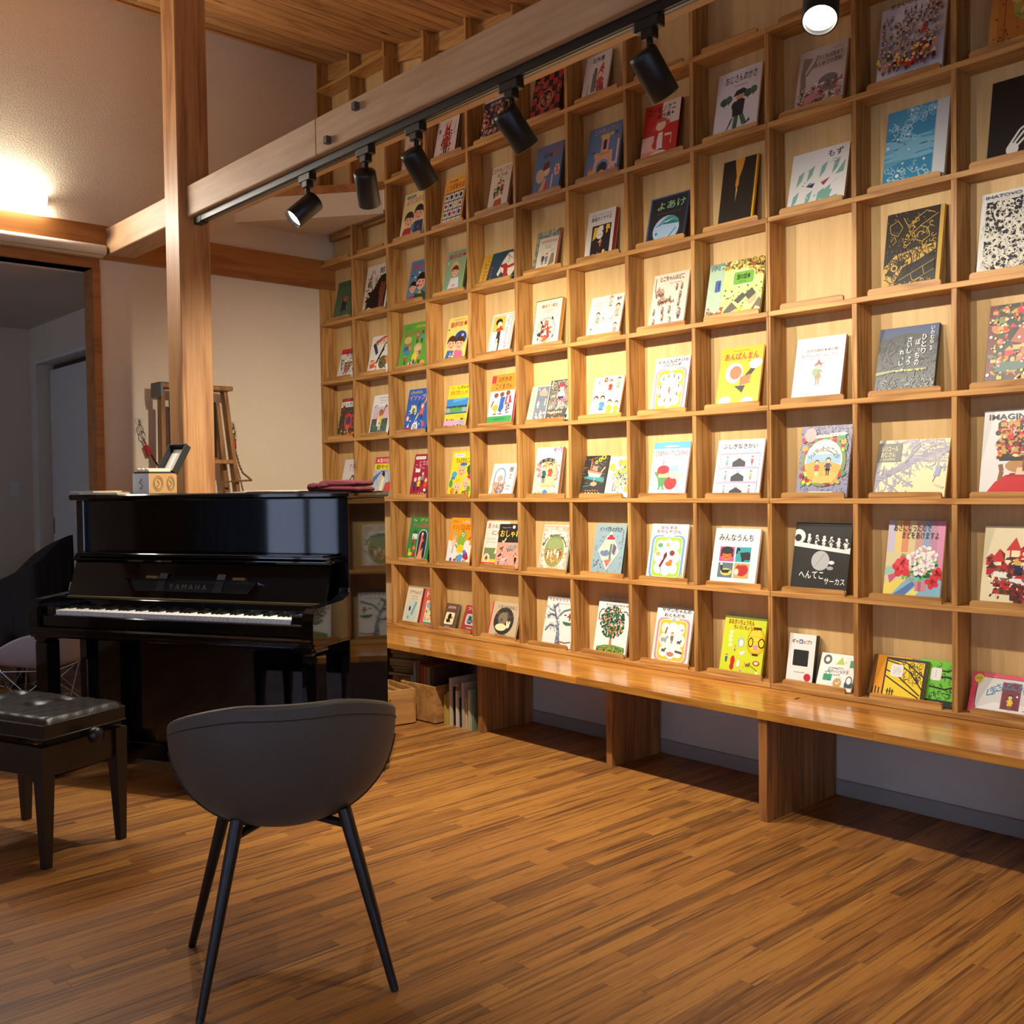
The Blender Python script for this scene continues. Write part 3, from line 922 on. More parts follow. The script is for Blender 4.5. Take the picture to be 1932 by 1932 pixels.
# local: +y forward, rear at -y
def rim_z(th):       # th = 0 at the rear
    c = abs(th) / PI
    return .734 - .15 * max(0, (c - .12) / .56) ** 1.4
TH = math.radians(122)
def shell(u, v, off=0.0):
    th = (-1 + 2 * u) * TH
    zr = rim_z(th)
    s = v
    zb = .392
    r0x, r0y = .03, .03
    q = math.sin(min(1, s * 1.02) * PI / 2)
    rx = r0x + (.283 - r0x) * q ** .8 + off
    ry = r0y + (.225 - r0y) * q ** .72 + off
    z = zb + (zr - zb) * (s ** 1.75)
    lean = -.045 * s * max(0, math.cos(th))
    return (rx * math.sin(th), -.02 - ry * math.cos(th) * 1.05 + lean + .02 * (1 - s), z)
mb = MB()
mb.grid(lambda u, v: shell(u, v, 0), 56, 26)
mb.grid(lambda u, v: shell(u, v * .985 + .005, -.028), 56, 26, flip=True)
def rimf(u, v):
    a = Vector(shell(u, 1, 0)); b = Vector(shell(u, .99, -.028)); 
    w = v * PI
    m_ = (a + b) / 2; d = (a - b) / 2
    return tuple(m_ + d * math.cos(w) + Vector((0, 0, .012)) * math.sin(w))
mb.grid(rimf, 56, 8)
for u in (0, 1):
    mb.grid(lambda a, b, u=u: tuple(Vector(shell(u, a * .985 + .005, -.028)) * b + Vector(shell(u, a, 0)) * (1 - b)), 26, 2)
mb.build('backrest_shell', M['leather_grey'], chair)
# seat pan and cushion
def pan(u, v):
    a = u * 2 * PI; r = v
    x = .215 * r * math.sin(a); y = .07 - .205 * r * math.cos(a)
    return (x, y, .468 - .075 * r ** 3 * (0.0) + .018 * (1 - r ** 4) - .03 * (r ** 8))
mb = MB().grid(pan, 40, 8)
mb.grid(lambda u, v: (.215 * (1 - .55 * v) * math.sin(u * 2 * PI), .07 - .205 * (1 - .55 * v) * math.cos(u * 2 * PI), .456 - .058 * math.sin(v * PI / 2) ** .7), 40, 8)
mb.grid(lambda u, v: (.097 * v * math.sin(u * 2 * PI), .07 - .093 * v * math.cos(u * 2 * PI), .398), 40, 2)
mb.build('seat_cushion', M['leather_grey'], chair)
sm_ = plain('seam_shadow', '161413', .6)
for s in (-1, 1):
    P = []
    for i in range(15):
        t = i / 14
        u = .5 + s * (.345 - .145 * t ** 1.6); v = .86 - .76 * t
        P.append(shell(u, v, .001))
    MB().tube(P, .0032, 5).build('seam', sm_, chair)
P = [tuple(Vector(shell(.04 + .92 * i / 50, .955, .001))) for i in range(51)]
MB().tube(P, .0016, 5).build('seam', sm_, chair)
st = MB()
for i in range(34):
    u = .08 + .84 * i / 33
    a = Vector(rimf(u, .25)); b = Vector(rimf(min(1, u + .012), .75))
    st.tube([tuple(a), tuple(b)], .0014, 4)
st.build('stitching', plain('grey_thread', '8a8378', .6), chair)
inv = (Matrix.Translation(chair.location) @ Matrix.Rotation(chair.rotation_euler.z, 4, 'Z')).inverted()
feet = [(3.412, -2.462), (3.027, -2.305), (3.605, -2.046), (3.255, -1.853)]
tops = []
for (fx, fy) in feet:
    p = inv @ Vector((fx, fy, 0))
    q = Vector((p.x * .56, p.y * .56 + .0, .435)); tops.append(q)
    d = (q - p)
    lo = MB().tube([tuple(p + Vector((0, 0, .004))), tuple(p + d * .02), tuple(p + d * .9), tuple(q)], [.009, .0105, .0165, .0165], 14).build('leg', M['black_metal'], chair)
    MB().tube([tuple(p + Vector((0, 0, .0005))), tuple(p + d * .018)], .0098, 12).build('foot_cap', M['black_satin'], lo)
fr = MB()
for q in tops:
    a = q * 1.0; a.z = .395
    a.x *= 1.12; a.y *= 1.12
    fr.tube([tuple(a), (0, 0.01, .412)], .011, 8)
fr.box(-.06, .06, -.05, .07, .40, .41, .002)
fr.build('under_frame', M['black_metal'], chair)
# =================================================================== TRACK AND SPOTLIGHTS
tr = tag(MB().box(1.075, 5.9, -1.328, -1.292, 2.497, 2.528, .002).build('light_track', M['black_metal']), 'black spotlight track fixed under the long beam', 'track')
MB().box(1.05, 1.12, -1.33, -1.29, 2.492, 2.5275, .002).build('end_feed', M['black_satin'], tr)
MB().box(1.125, 5.9, -1.3145, -1.3055, 2.4955, 2.498).build('track_slot', plain('track_slot', '5a5a5c', .3, .6), tr)
lens_on = glow('lens_lit', 'fff2dc', 30.0)
grey_part = plain('grey_lever', '8e8e90', .4)
def spot(x, aim, label, watts, size=134, z=2.497):
    t = thing('spotlight', label, 'spotlight', (x, -1.31, z), 0, 'black track spotlights under the beam')
    MB().box(-.042, .042, -.017, .017, -.03, .0, .003).box(-.02, .02, -.016, .016, -.055, -.028, .003).build('adapter', M['black_metal'], t)
    MB().box(-.052, -.04, -.012, .012, -.026, -.004, .002).build('lever', grey_part, t)
    MB().tube([(0, 0, -.05), (0, 0, -.10)], .0095, 10).box(-.006, .006, -.014, .014, -.118, -.09, .002).build('stem', M['black_metal'], t)
    MB().tube([(-.012, 0, -.108), (-.0065, 0, -.108)], .007, 10).build('hinge_screw', grey_part, t)
    a = Vector(aim).normalized()
    q = a.to_track_quat('Z', 'Y').to_matrix().to_4x4()
    m = Matrix.Translation(Vector((0, 0, -.128))) @ q
    MB().lathe([(0, -.045), (.036, -.045), (.0405, -.041), (.0415, -.03), (.0415, .086), (.0395, .088), (.0375, .086), (.0365, .07), (0, .068)], 28, m).build('housing', M['black_metal'], t)
    MB().lathe([(0, .076), (.030, .075), (.036, .0725)], 24, m).build('lens', lens_on, t)
    ld = bpy.data.lights.new('lamp', 'SPOT')
    ld.energy = watts; ld.color = SPOT_COL; ld.spot_size = math.radians(size); ld.spot_blend = .75
    ld.shadow_soft_size = .02
    lo = bpy.data.objects.new('lamp', ld)
    lo.matrix_local = m @ Matrix.Translation((0, 0, .10)) @ Matrix.Rotation(PI, 4, 'X')
    link(lo, t)
    return t
spot(2.05, (-.15, -.72, -.66), 'black track spotlight with its glaring lens turned towards the piano', SPOT_W * .8)
spot(2.465, (-.42, .46, -.78), 'black track spotlight hanging almost straight down, second from the post', SPOT_W * 3.0)
spot(2.776, (-.06, .62, -.72), 'black track spotlight tilted to the shelf, third from the post', SPOT_W * 1.15)
spot(3.272, (.10, .62, -.74), 'black track spotlight tilted to the shelf, fourth from the post', SPOT_W * .75)
spot(3.83, (.10, .62, -.74), 'largest fully visible black track spotlight, fifth from the post', SPOT_W * .62)
spot(4.35, (.22, -.48, -.85), 'white glaring spotlight cut by the top edge of the photo', SPOT_W * .6)
spot(4.85, (.0, .60, -.76), 'black track spotlight beyond the right end of the view', SPOT_W * .45)

# LED bar on the back wall, roller screen over the opening
led = thing('light_bar', 'long white glowing light bar on the wall above the opening', 'lamp', (-.012, -2.30, 2.71), 0)
def barprof(g): return [(0, .01), (.035, .0), (.062, .018), (.066, .085), (.05, .092), (0, .092)]
pts = [(0, .012), (.03, .0), (.06, .02), (.062, .085), (.052, .09), (0, .09)]
mb = MB(); n = len(pts); L2 = .63
vs = [(x, y, z) for y in (-L2, L2) for (x, z) in pts]
mb.add(vs, [tuple(range(n)), tuple(range(2 * n - 1, n - 1, -1))] + [(i, (i + 1) % n, (i + 1) % n + n, i + n) for i in range(n)])
lm_ = bpy.data.materials.new('led_diffuser'); lm_.use_nodes = True
b_ = lm_.node_tree.nodes['Principled BSDF']; b_.inputs['Base Color'].default_value = (.9, .9, .9, 1)
b_.inputs['Emission Color'].default_value = LED_COL + (1,); b_.inputs['Emission Strength'].default_value = LED_STR
mb.build('diffuser', lm_, led)
MB().box(.0, .06, L2, L2 + .004, .02, .088).box(0, .06, -L2 - .004, -L2, .02, .088).build('end_cap', M['white_trim'], led)
sc_ = thing('roller_screen', 'rolled white projection screen mounted below the lintel over the opening', 'screen', (.032, -2.4, 2.545), 0)
mb = MB().tube([(0, -1.03, 0), (0, 1.028, 0)], .030, 20)
mb.build('screen_roll', plain('screen_fabric', 'cbbfae', .6), sc_)
MB().box(-.022, .02, -1.02, 1.015, -.045, -.028, .004).build('bottom_bar', plain('bar_cream', 'b8a27c', .5), sc_)
MB().tube([(0, 1.028, 0), (0, 1.036, 0)], .018, 14).build('end_cap', plain('bracket_beige', 'a8926c', .5), sc_)

# =================================================================== LADDER, ROPES
lad = thing('step_ladder', 'folded wooden step ladder leaning on the wall behind the post', 'ladder', (.16, -.86, 0), 0)
LM = M['ladder']
def rail(y0, z0, y1, z1, x0, x1, w=.026, t=.011):
    mb = MB()
    vs = []
    for (y, z, x) in ((y0, z0, x0), (y1, z1, x1)):
        vs += [(x - w, y - t, z), (x + w, y - t, z), (x + w, y + t, z), (x - w, y + t, z)]
    mb.add(vs, [(3, 2, 1, 0), (4, 5, 6, 7)] + [(i, (i + 1) % 4, 4 + (i + 1) % 4, 4 + i) for i in range(4)])
    return mb
rail(-.30, 0, -.268, 1.80, .06, 0).build('front_rail', LM, lad)
rail(.285, 0, .105, 1.80, .06, 0).build('front_rail', LM, lad)
rail(-.27, 0, -.25, 1.72, -.05, -.05, .02).build('rear_rail', LM, lad)
rail(.235, 0, .085, 1.72, -.05, -.05, .02).build('rear_rail', LM, lad)
MB().box(-.07, .06, -.29, .135, 1.80, 1.826, .003).build('top_board', LM, lad)
for (z, h) in ((1.38, .13), (1.0, .17), (.62, .21), (.26, .25)):
    MB().box(-.03, .06, -.26, h, z, z + .024, .003).build('step', LM, lad)
mb = MB().box(-.072, .064, -.296, -.282, 1.75, 1.829, .001).box(-.072, .064, -.296, -.25, 1.826, 1.83)
mb.build('corner_bracket', M['zinc'], lad)
MB().box(-.06, -.05, -.2, .08, 1.42, 1.74).build('back_panel', M['dark_wood'], lad)
rope_m = plain('hemp_rope', '7b5a34', .8, bump=.9, bscale=500, var=.4)
ring_m = plain('steel_ring', '8d877a', .3, 1.0)
def rope(label, plate, pts, wrap, extra=None):
    r = thing('wall_rope', label, 'rope', (0, 0, 0), 0)
    px, py, pz = plate
    MB().box(-.011, -.006, py - .019, py + .019, pz - .018, pz + .018, .002).build('hook_plate', plain('clear_hook', 'cdbfae', .3), r)
    MB().tube([(-.006, py, pz + .008), (.012, py, pz - .004), (.016, py, pz - .016), (.01, py, pz - .026)], .003, 6).build('hook', ring_m, r)
    a = Vector(pts[0]); b = Vector(pts[1])
    d = (b - a).normalized(); n = d.cross(Vector((1, 0, 0))).normalized()
    for i in range(2):
        c = a + d * (.02 + .038 * i)
        MB().tube([tuple(c + d * .024 * math.cos(t * PI / 8) + n * .013 * math.sin(t * PI / 8) + Vector((.004 * (i % 2), 0, 0))) for t in range(17)], .0032, 6).build('link_ring', ring_m, r)
    P = [Vector(p) for p in pts[1:]]
    # twisted two-strand rope
    fine = []
    for i in range(len(P) - 1):
        k = max(2, int((P[i + 1] - P[i]).length / .006))
        fine += [P[i].lerp(P[i + 1], j / k) for j in range(k)]
    fine.append(P[-1])
    mb = MB()
    for ph in (0, PI):
        q = []
        for i, p in enumerate(fine):
            t = (fine[min(i + 1, len(fine) - 1)] - fine[max(i - 1, 0)]).normalized()
            s = t.cross(Vector((1, 0, 0))).normalized(); w = t.cross(s)
            q.append(tuple(p + (s * math.cos(i * .9 + ph) + w * math.sin(i * .9 + ph)) * .0032))
        mb.tube(q, .0036, 5)
    mb.build('cord', rope_m, r)
    c0, c1 = Vector(wrap[0]), Vector(wrap[1])
    mb = MB()
    R_ = []; Q = []
    for i in range(25):
        Q.append(tuple(c0.lerp(c1, i / 24))); R_.append(.0115 + .0022 * abs(math.sin(i * PI / 4)))
    mb.tube(Q, R_, 12)
    mb.build('red_wrapping', M['red_wrap'], r)
    return r
rope('twisted rope with red wrapping hanging left of the post', (0, -1.19, 1.625),
     [(.012, -1.193, 1.598), (.02, -1.176, 1.525), (.022, -1.153, 1.461), (.03, -1.10, 1.372), (.05, -1.06, 1.325), (.10, -1.02, 1.27), (.19, -1.0, 1.24)],
     [(.021, -1.166, 1.488), (.024, -1.146, 1.43)])
rope('twisted rope with red wrapping tied round the ladder right of the post', (0, -.621, 1.622),
     [(.012, -.623, 1.60), (.02, -.626, 1.55), (.022, -.626, 1.503), (.03, -.62, 1.45), (.04, -.606, 1.38), (.07, -.598, 1.33), (.20, -.61, 1.285), (.235, -.64, 1.283), (.23, -.72, 1.28), (.2, -.80, 1.275)],
     [(.021, -.6275, 1.525), (.023, -.625, 1.475)])

# =================================================================== NEXT ROOM: covered grand piano, white shell chair, chrome chair
prof = [(-3.1, .50), (-2.4, .60), (-2.0, .67), (-1.72, .731), (-1.655, .767), (-1.51, .828), (-1.448, .889), (-1.385, .95), (-1.345, .976), (-1.325, .98), (-1.318, .98)]
mb = MB()
def cov(u, v):
    i = min(int(u * 10), 9); f = u * 10 - i
    y = prof[i][0] * (1 - f) + prof[i + 1][0] * f; z = prof[i][1] * (1 - f) + prof[i + 1][1] * f
    # v runs: far floor - over the top - near floor
    w = v * 3
    wob = .02 * math.sin(u * 40) + .012 * math.sin(u * 93 + 1)
    if w < 1: return (-1.45 + wob * (1 - w), y, .30 + (z - .50) * w)
    if w < 2: return (-1.45 + .71 * (w - 1), y, z - .20 + .188 * (w - 1) ** .6)
    return (-.74 + (.02 + wob) * (w - 2), y, (z - .012) + (.30 - z + .012) * (w - 2))
mb.grid(cov, 60, 24)
mb.add([(-1.45, -1.318, .30), (-.73, -1.318, .30), (-.74, -1.318, .968), (-1.45, -1.318, .78)], [(0, 1, 2, 3)])
gp = thing('covered_grand_piano', 'grand piano under a black cloth cover in the dim next room', 'piano', (-1.1, -2.1, 0), 0)
mb.build('cover', M['cloth_black'], gp, (1.1, 2.1, 0))
for (x, y) in ((-.85, -1.45), (-1.35, -1.45), (-1.1, -2.9)):
    MB().tube([(x, y, 0), (x, y, .06), (x, y, .5)], [.04, .035, .05], 12).build('leg', M['black_gloss'], gp, (1.1, 2.1, 0))
shc = thing('shell_chair', 'white plastic shell chair on a wire base left of the piano', 'chair', (.15, -1.80, 0), math.radians(138))
def sh(u, v):
    # u across, v from front lip over the seat up the back
    x = (-1 + 2 * u); w = .225 + .02 * math.sin(v * PI)
    if v < .5:
        t = v / .5; y = .20 - .38 * t; z = .375 - .03 * math.sin(t * PI * .9) + .02 * t * 0
    else:
        t = (v - .5) / .5; y = -.18 - .085 * math.sin(t * PI / 2) - .05 * t; z = .37 + .40 * t ** 1.25
    side = abs(x) ** 2.6
    z += side * (.17 * math.sin(min(1, v * 1.25) * PI) + .02)
    return (x * (w + .06 * math.sin(v * PI)), y + .05 * side * (1 if v > .5 else 0), z)
mb = MB().grid(sh, 24, 28)
mb.grid(lambda u, v: tuple(Vector(sh(u, v)) + Vector((0, 0.002, -.009))), 24, 28, flip=True)
for u in (0, 1):
    mb.grid(lambda a, b, u=u: tuple(Vector(sh(u, a)) + Vector((0, .002, -.009)) * b), 28, 1)
for v in (0, 1):
    mb.grid(lambda a, b, v=v: tuple(Vector(sh(a, v)) + Vector((0, .002, -.009)) * b), 24, 1)
mb.build('shell', M['shell_white'], shc)
tp = [(-.14, .13), (.14, .13), (.14, -.14), (-.14, -.14)]
ft = [(-.22, .20), (.22, .20), (.22, -.22), (-.22, -.22)]
mid = [(0, .10), (.12, 0), (0, -.11), (-.12, 0)]
for i in range(4):
    MB().tube([(tp[i][0], tp[i][1], .345), (ft[i][0], ft[i][1], .005)], .006, 8).build('leg', M['chrome'], shc)
wr_ = MB()
for i in range(4):
    j = (i + 1) % 4
    a = Vector((tp[i][0], tp[i][1], .335)); b = Vector((tp[j][0], tp[j][1], .335))
    m0 = Vector((ft[i][0] * .8 + tp[i][0] * .2, ft[i][1] * .8 + tp[i][1] * .2, .07)); m1 = Vector((ft[j][0] * .8 + tp[j][0] * .2, ft[j][1] * .8 + tp[j][1] * .2, .07))
    wr_.tube([tuple(a), tuple(m1)], .0035, 6).tube([tuple(b), tuple(m0)], .0035, 6).tube([tuple(a), tuple(b)], .0045, 6)
    wr_.tube([tuple((a + m1) / 2), (0, 0, .16)], .003, 5)
wr_.build('wire_bracing', M['chrome'], shc)
cc = thing('tube_stand', 'bent chrome tube stand on the floor under the black cover at the left edge', 'stand', (-1.2, -1.45, 0), 0)
mb = MB()
for dx in (0, .2):
    mb.tube([(dx, -.5, .125), (dx, -.24, .125), (dx, -.215, .11), (dx, -.205, .085), (dx, -.195, .045), (dx, -.17, .02), (dx, -.13, .012), (dx, .08, .012)], .011, 10)
mb.tube([(0, -.4, .125), (.2, -.4, .125)], .009, 8).tube([(0, 0, .012), (.2, 0, .012)], .009, 8).tube([(0, -.5, .125), (0, -.5, .012)], .01, 8).tube([(.2, -.5, .125), (.2, -.5, .012)], .01, 8)
mb.build('tube_frame', M['chrome'], cc)

# =================================================================== CRATES AND BOOKS UNDER THE BENCH
CR = M['crate']
def crate(name, label, x, y, w, d, h, rz, hole=False):
    c = thing(name, label, 'crate', (x, y, 0), rz)
    t = .012
    MB().box(0, w, 0, t, .006, h, .002).build('front_board', CR, c)
    MB().box(0, w, d - t, d, .006, h, .002).build('rear_board', CR, c)
    MB().box(0, t, t, d - t, .006, h, .002).build('side_board', CR, c)
    MB().box(w - t, w, t, d - t, .006, h, .002).build('side_board', CR, c)
    MB().box(t, w - t, t, d - t, .006, .02).build('bottom_board', CR, c)
    return c
# front crate: its right front corner is near (1.407,-0.282)
c1 = crate('wooden_crate', 'open wooden crate with a dark knot beside the piano, nearest of the two', 1.055, -.60, .30, .32, .185, math.radians(-9.7))
MB().box(.2995, .3012, .17, .177, .135, .142).build('knot', M['dark_wood'], c1)
for i, (yy, hh) in enumerate(((.05, .03), (.09, .02), (.13, .025))):
    b = tag(MB().box(-.10, .10, -.012, .012, 0, .15, .003).build('wood_block', CR, None, (1.215 + .008 * i, -.47 + .055 * i, .022), (0, 0, -.17)),
            ('wooden block %s in the open crate beside the piano' % ('nearest the front', 'between two others', 'at the rear')[i]), 'block', 'wooden blocks in the crate')
c2 = crate('wooden_crate', 'wooden crate full of upright books under the bench, right of the other', 1.222, -.300, .28, .30, .197, math.radians(3))
cv = lambda c: plain('cover_' + c, c, .55)
def spine_book(x, y, z, t, d, h, col, label, group, rz=0.0, cat='book', page='d8cdb4', tilt=0.0):
    r = thing('shelved_book', label, cat, (x, y, z), rz, group)
    if tilt: r.rotation_euler.y = tilt
    m = cv(col)
    MB().box(0, .0016, 0, d, 0, h).box(t - .0016, t, 0, d, 0, h).box(.0016, t - .0016, 0, .002, 0, h).build('cover', m, r)
    MB().box(.0016, t - .0016, .002, d - .003, .002, h - .003).build('pages', M['paper'], r)
    return r
ups = [(.016, .155, 'a88c3a', 'slim mustard book standing leftmost in the row beside the crate'),
       (.012, .168, 'b39a45', 'slim mustard book standing second in the row beside the crate'),
       (.014, .215, '8f7b55', 'tall brownish book third in the row beside the crate'),
       (.018, .245, 'b7a184', 'tallest pale book of the row under the bench'),
       (.006, .20, '1c1a1c', 'thin black spine between pale books under the bench'),
       (.022, .215, 'b79a76', 'thick tan book with an orange top label under the bench'),
       (.016, .185, 'c0ad93', 'cream book right of the thick tan book under the bench'),
       (.018, .15, '131418', 'low black book in the row under the bench'),
       (.010, .205, '6e1420', 'thin dark red book in the row under the bench'),
       (.018, .235, 'a8937a', 'tall beige book right of the dark red one under the bench'),
       (.008, .16, 'c8a463', 'thin yellowish book near the bench leg'),
       (.018, .20, 'b5a590', 'pale grey book second from the bench leg'),
       (.016, .205, 'a39a84', 'grey book touching the greenish one by the bench leg'),
       (.014, .21, '5f6b4c', 'book with a green lower spine against the bench leg')]
x = 1.512
for i, (t, h, c, lab) in enumerate(ups):
    bkk = spine_book(x, -.235 + .01 * ((i * 7) % 3), .0, t, .21, h, c, lab, 'books standing in a row under the bench')
    if i == 5:
        MB().box(.001, t - .001, -.0012, 0, h - .055, h - .012).build('spine_label', cv('a5601c'), bkk)
    x += t + .0018
ins = [(.02, .20, '8b8378', 'grey book at the front of the right crate'), (.018, .275, '8a8794', 'white-edged book standing in the right crate'),
       (.03, .285, '6d4426', 'brown book standing in the right crate'), (.022, .265, '9c3416', 'red-orange book standing in the right crate'), (.02, .262, 'a85a1e', 'orange book beside the red-orange one in the right crate'),
       (.03, .26, '8a7862', 'wide pale book with black letters in the right crate'), (.03, .27, '3c2c20', 'dark book at the right end of the right crate')]
x = 1.242
for i, (t, h, c, lab) in enumerate(ins):
    spine_book(x, -.245, .021, t, .2, h, c, lab, 'books standing in the right crate'); x += t + .006
# stack of flat volumes on the left rear
zz = .187
st_c = ['2a2622', 'b9a98c', '1f1d1c', '8f7a4f', '856c42', '8a7146', '7d6840', '856d45']
st_n = ['lowest black book of the flat stack beside the piano', 'pale second book from the bottom of the flat stack', 'dark third book from the bottom of the flat stack',
        'tan fourth book from the bottom of the flat stack', 'tan fifth book from the bottom of the flat stack', 'tan third book from the top of the flat stack',
        'tan second book from the top of the flat stack', 'slanting top book of the flat stack beside the piano']
plank_ = tag(MB().box(-.13, .13, -.12, .12, 0, .181, .003).build('wooden_box', CR, None, (1.06, -.02, 0), (0, 0, .2)), 'plain wooden box carrying the flat stack of books', 'box')
for i in range(8):
    r = thing('stacked_book', st_n[i], 'book', (1.07 + .006 * ((i * 5) % 3), -.09 + .008 * ((i * 3) % 4), zz - .005), .25 + .05 * ((i * 4) % 3) + (.35 if i == 7 else 0), 'flat stack of books beside the piano')
    h = .017 if i < 3 else .022
    MB().box(-.12, .12, -.09, .09, 0, .0016).box(-.12, .12, -.09, .09, h - .0016, h).build('cover', cv(st_c[i]), r)
    MB().box(-.116, .117, -.087, .087, .0016, h - .0016).build('pages', plain('aged_paper', 'a8905c', .8), r)
    zz += h + .0004
# =================================================================== PICTURE BOOKS
PAL = dict(w='ece8e0', k='15140f', c='ebdfc0', r='c8202a', R='8e1420', o='f08a1c', y='f2cc1e', g='3f9a48', G='1f5a36', b='1f58ac', B='1b2448', s='7fb4d8', p='e88aa0',
           P='f4c4b4', v='6a4a8c', n='8a5a34', N='4a2e1c', t='4f9a94', T='1d4650', a='a4a4a0', A='55534f', l='c6d22c', m='8c1838', h='efc09a', d='c2a04c', D='2a2622', e='f4e6b4',
           f='e9644a', i='9fb8bc', j='e4d4d0', q='b6c8a8', u='5f7fae', x='d8d4cc', z='7a6a5a')
mp_, ntp, bp_ = new_mat('printed_cover')
at_ = N(ntp, 'ShaderNodeAttribute', attribute_name='Col')
nz = N(ntp, 'ShaderNodeTexNoise'); nz.inputs['Scale'].default_value = 260
tcp = N(ntp, 'ShaderNodeTexCoord'); ntp.links.new(tcp.outputs['Object'], nz.inputs['Vector'])
mrp = N(ntp, 'ShaderNodeMapRange'); mrp.inputs[3].default_value = .90; mrp.inputs[4].default_value = 1.05
ntp.links.new(nz.outputs[0], mrp.inputs[0])
vsp = N(ntp, 'ShaderNodeVectorMath', operation='SCALE')
ntp.links.new(at_.outputs['Color'], vsp.inputs[0]); ntp.links.new(mrp.outputs[0], vsp.inputs['Scale'])
ntp.links.new(vsp.outputs[0], bp_.inputs['Base Color'])
bp_.inputs['Roughness'].default_value = .38
covmats = {}
def cover_mat(c):
    if c not in covmats:
        covmats[c] = plain('book_cover_' + c, PAL.get(c, c), .38, var=.03)
    return covmats[c]
def colr(c):
    return srgb(PAL.get(c, c))

def palette(t):
    out = []; i = 0
    while i < len(t):
        q = t[i:i + 6]
        if len(q) == 6 and all(ch in '0123456789abcdef' for ch in q) and any(ch.isdigit() for ch in q):
            out.append(q); i += 6
        else:
            if t[i] in PAL: out.append(t[i])
            i += 1
    return out

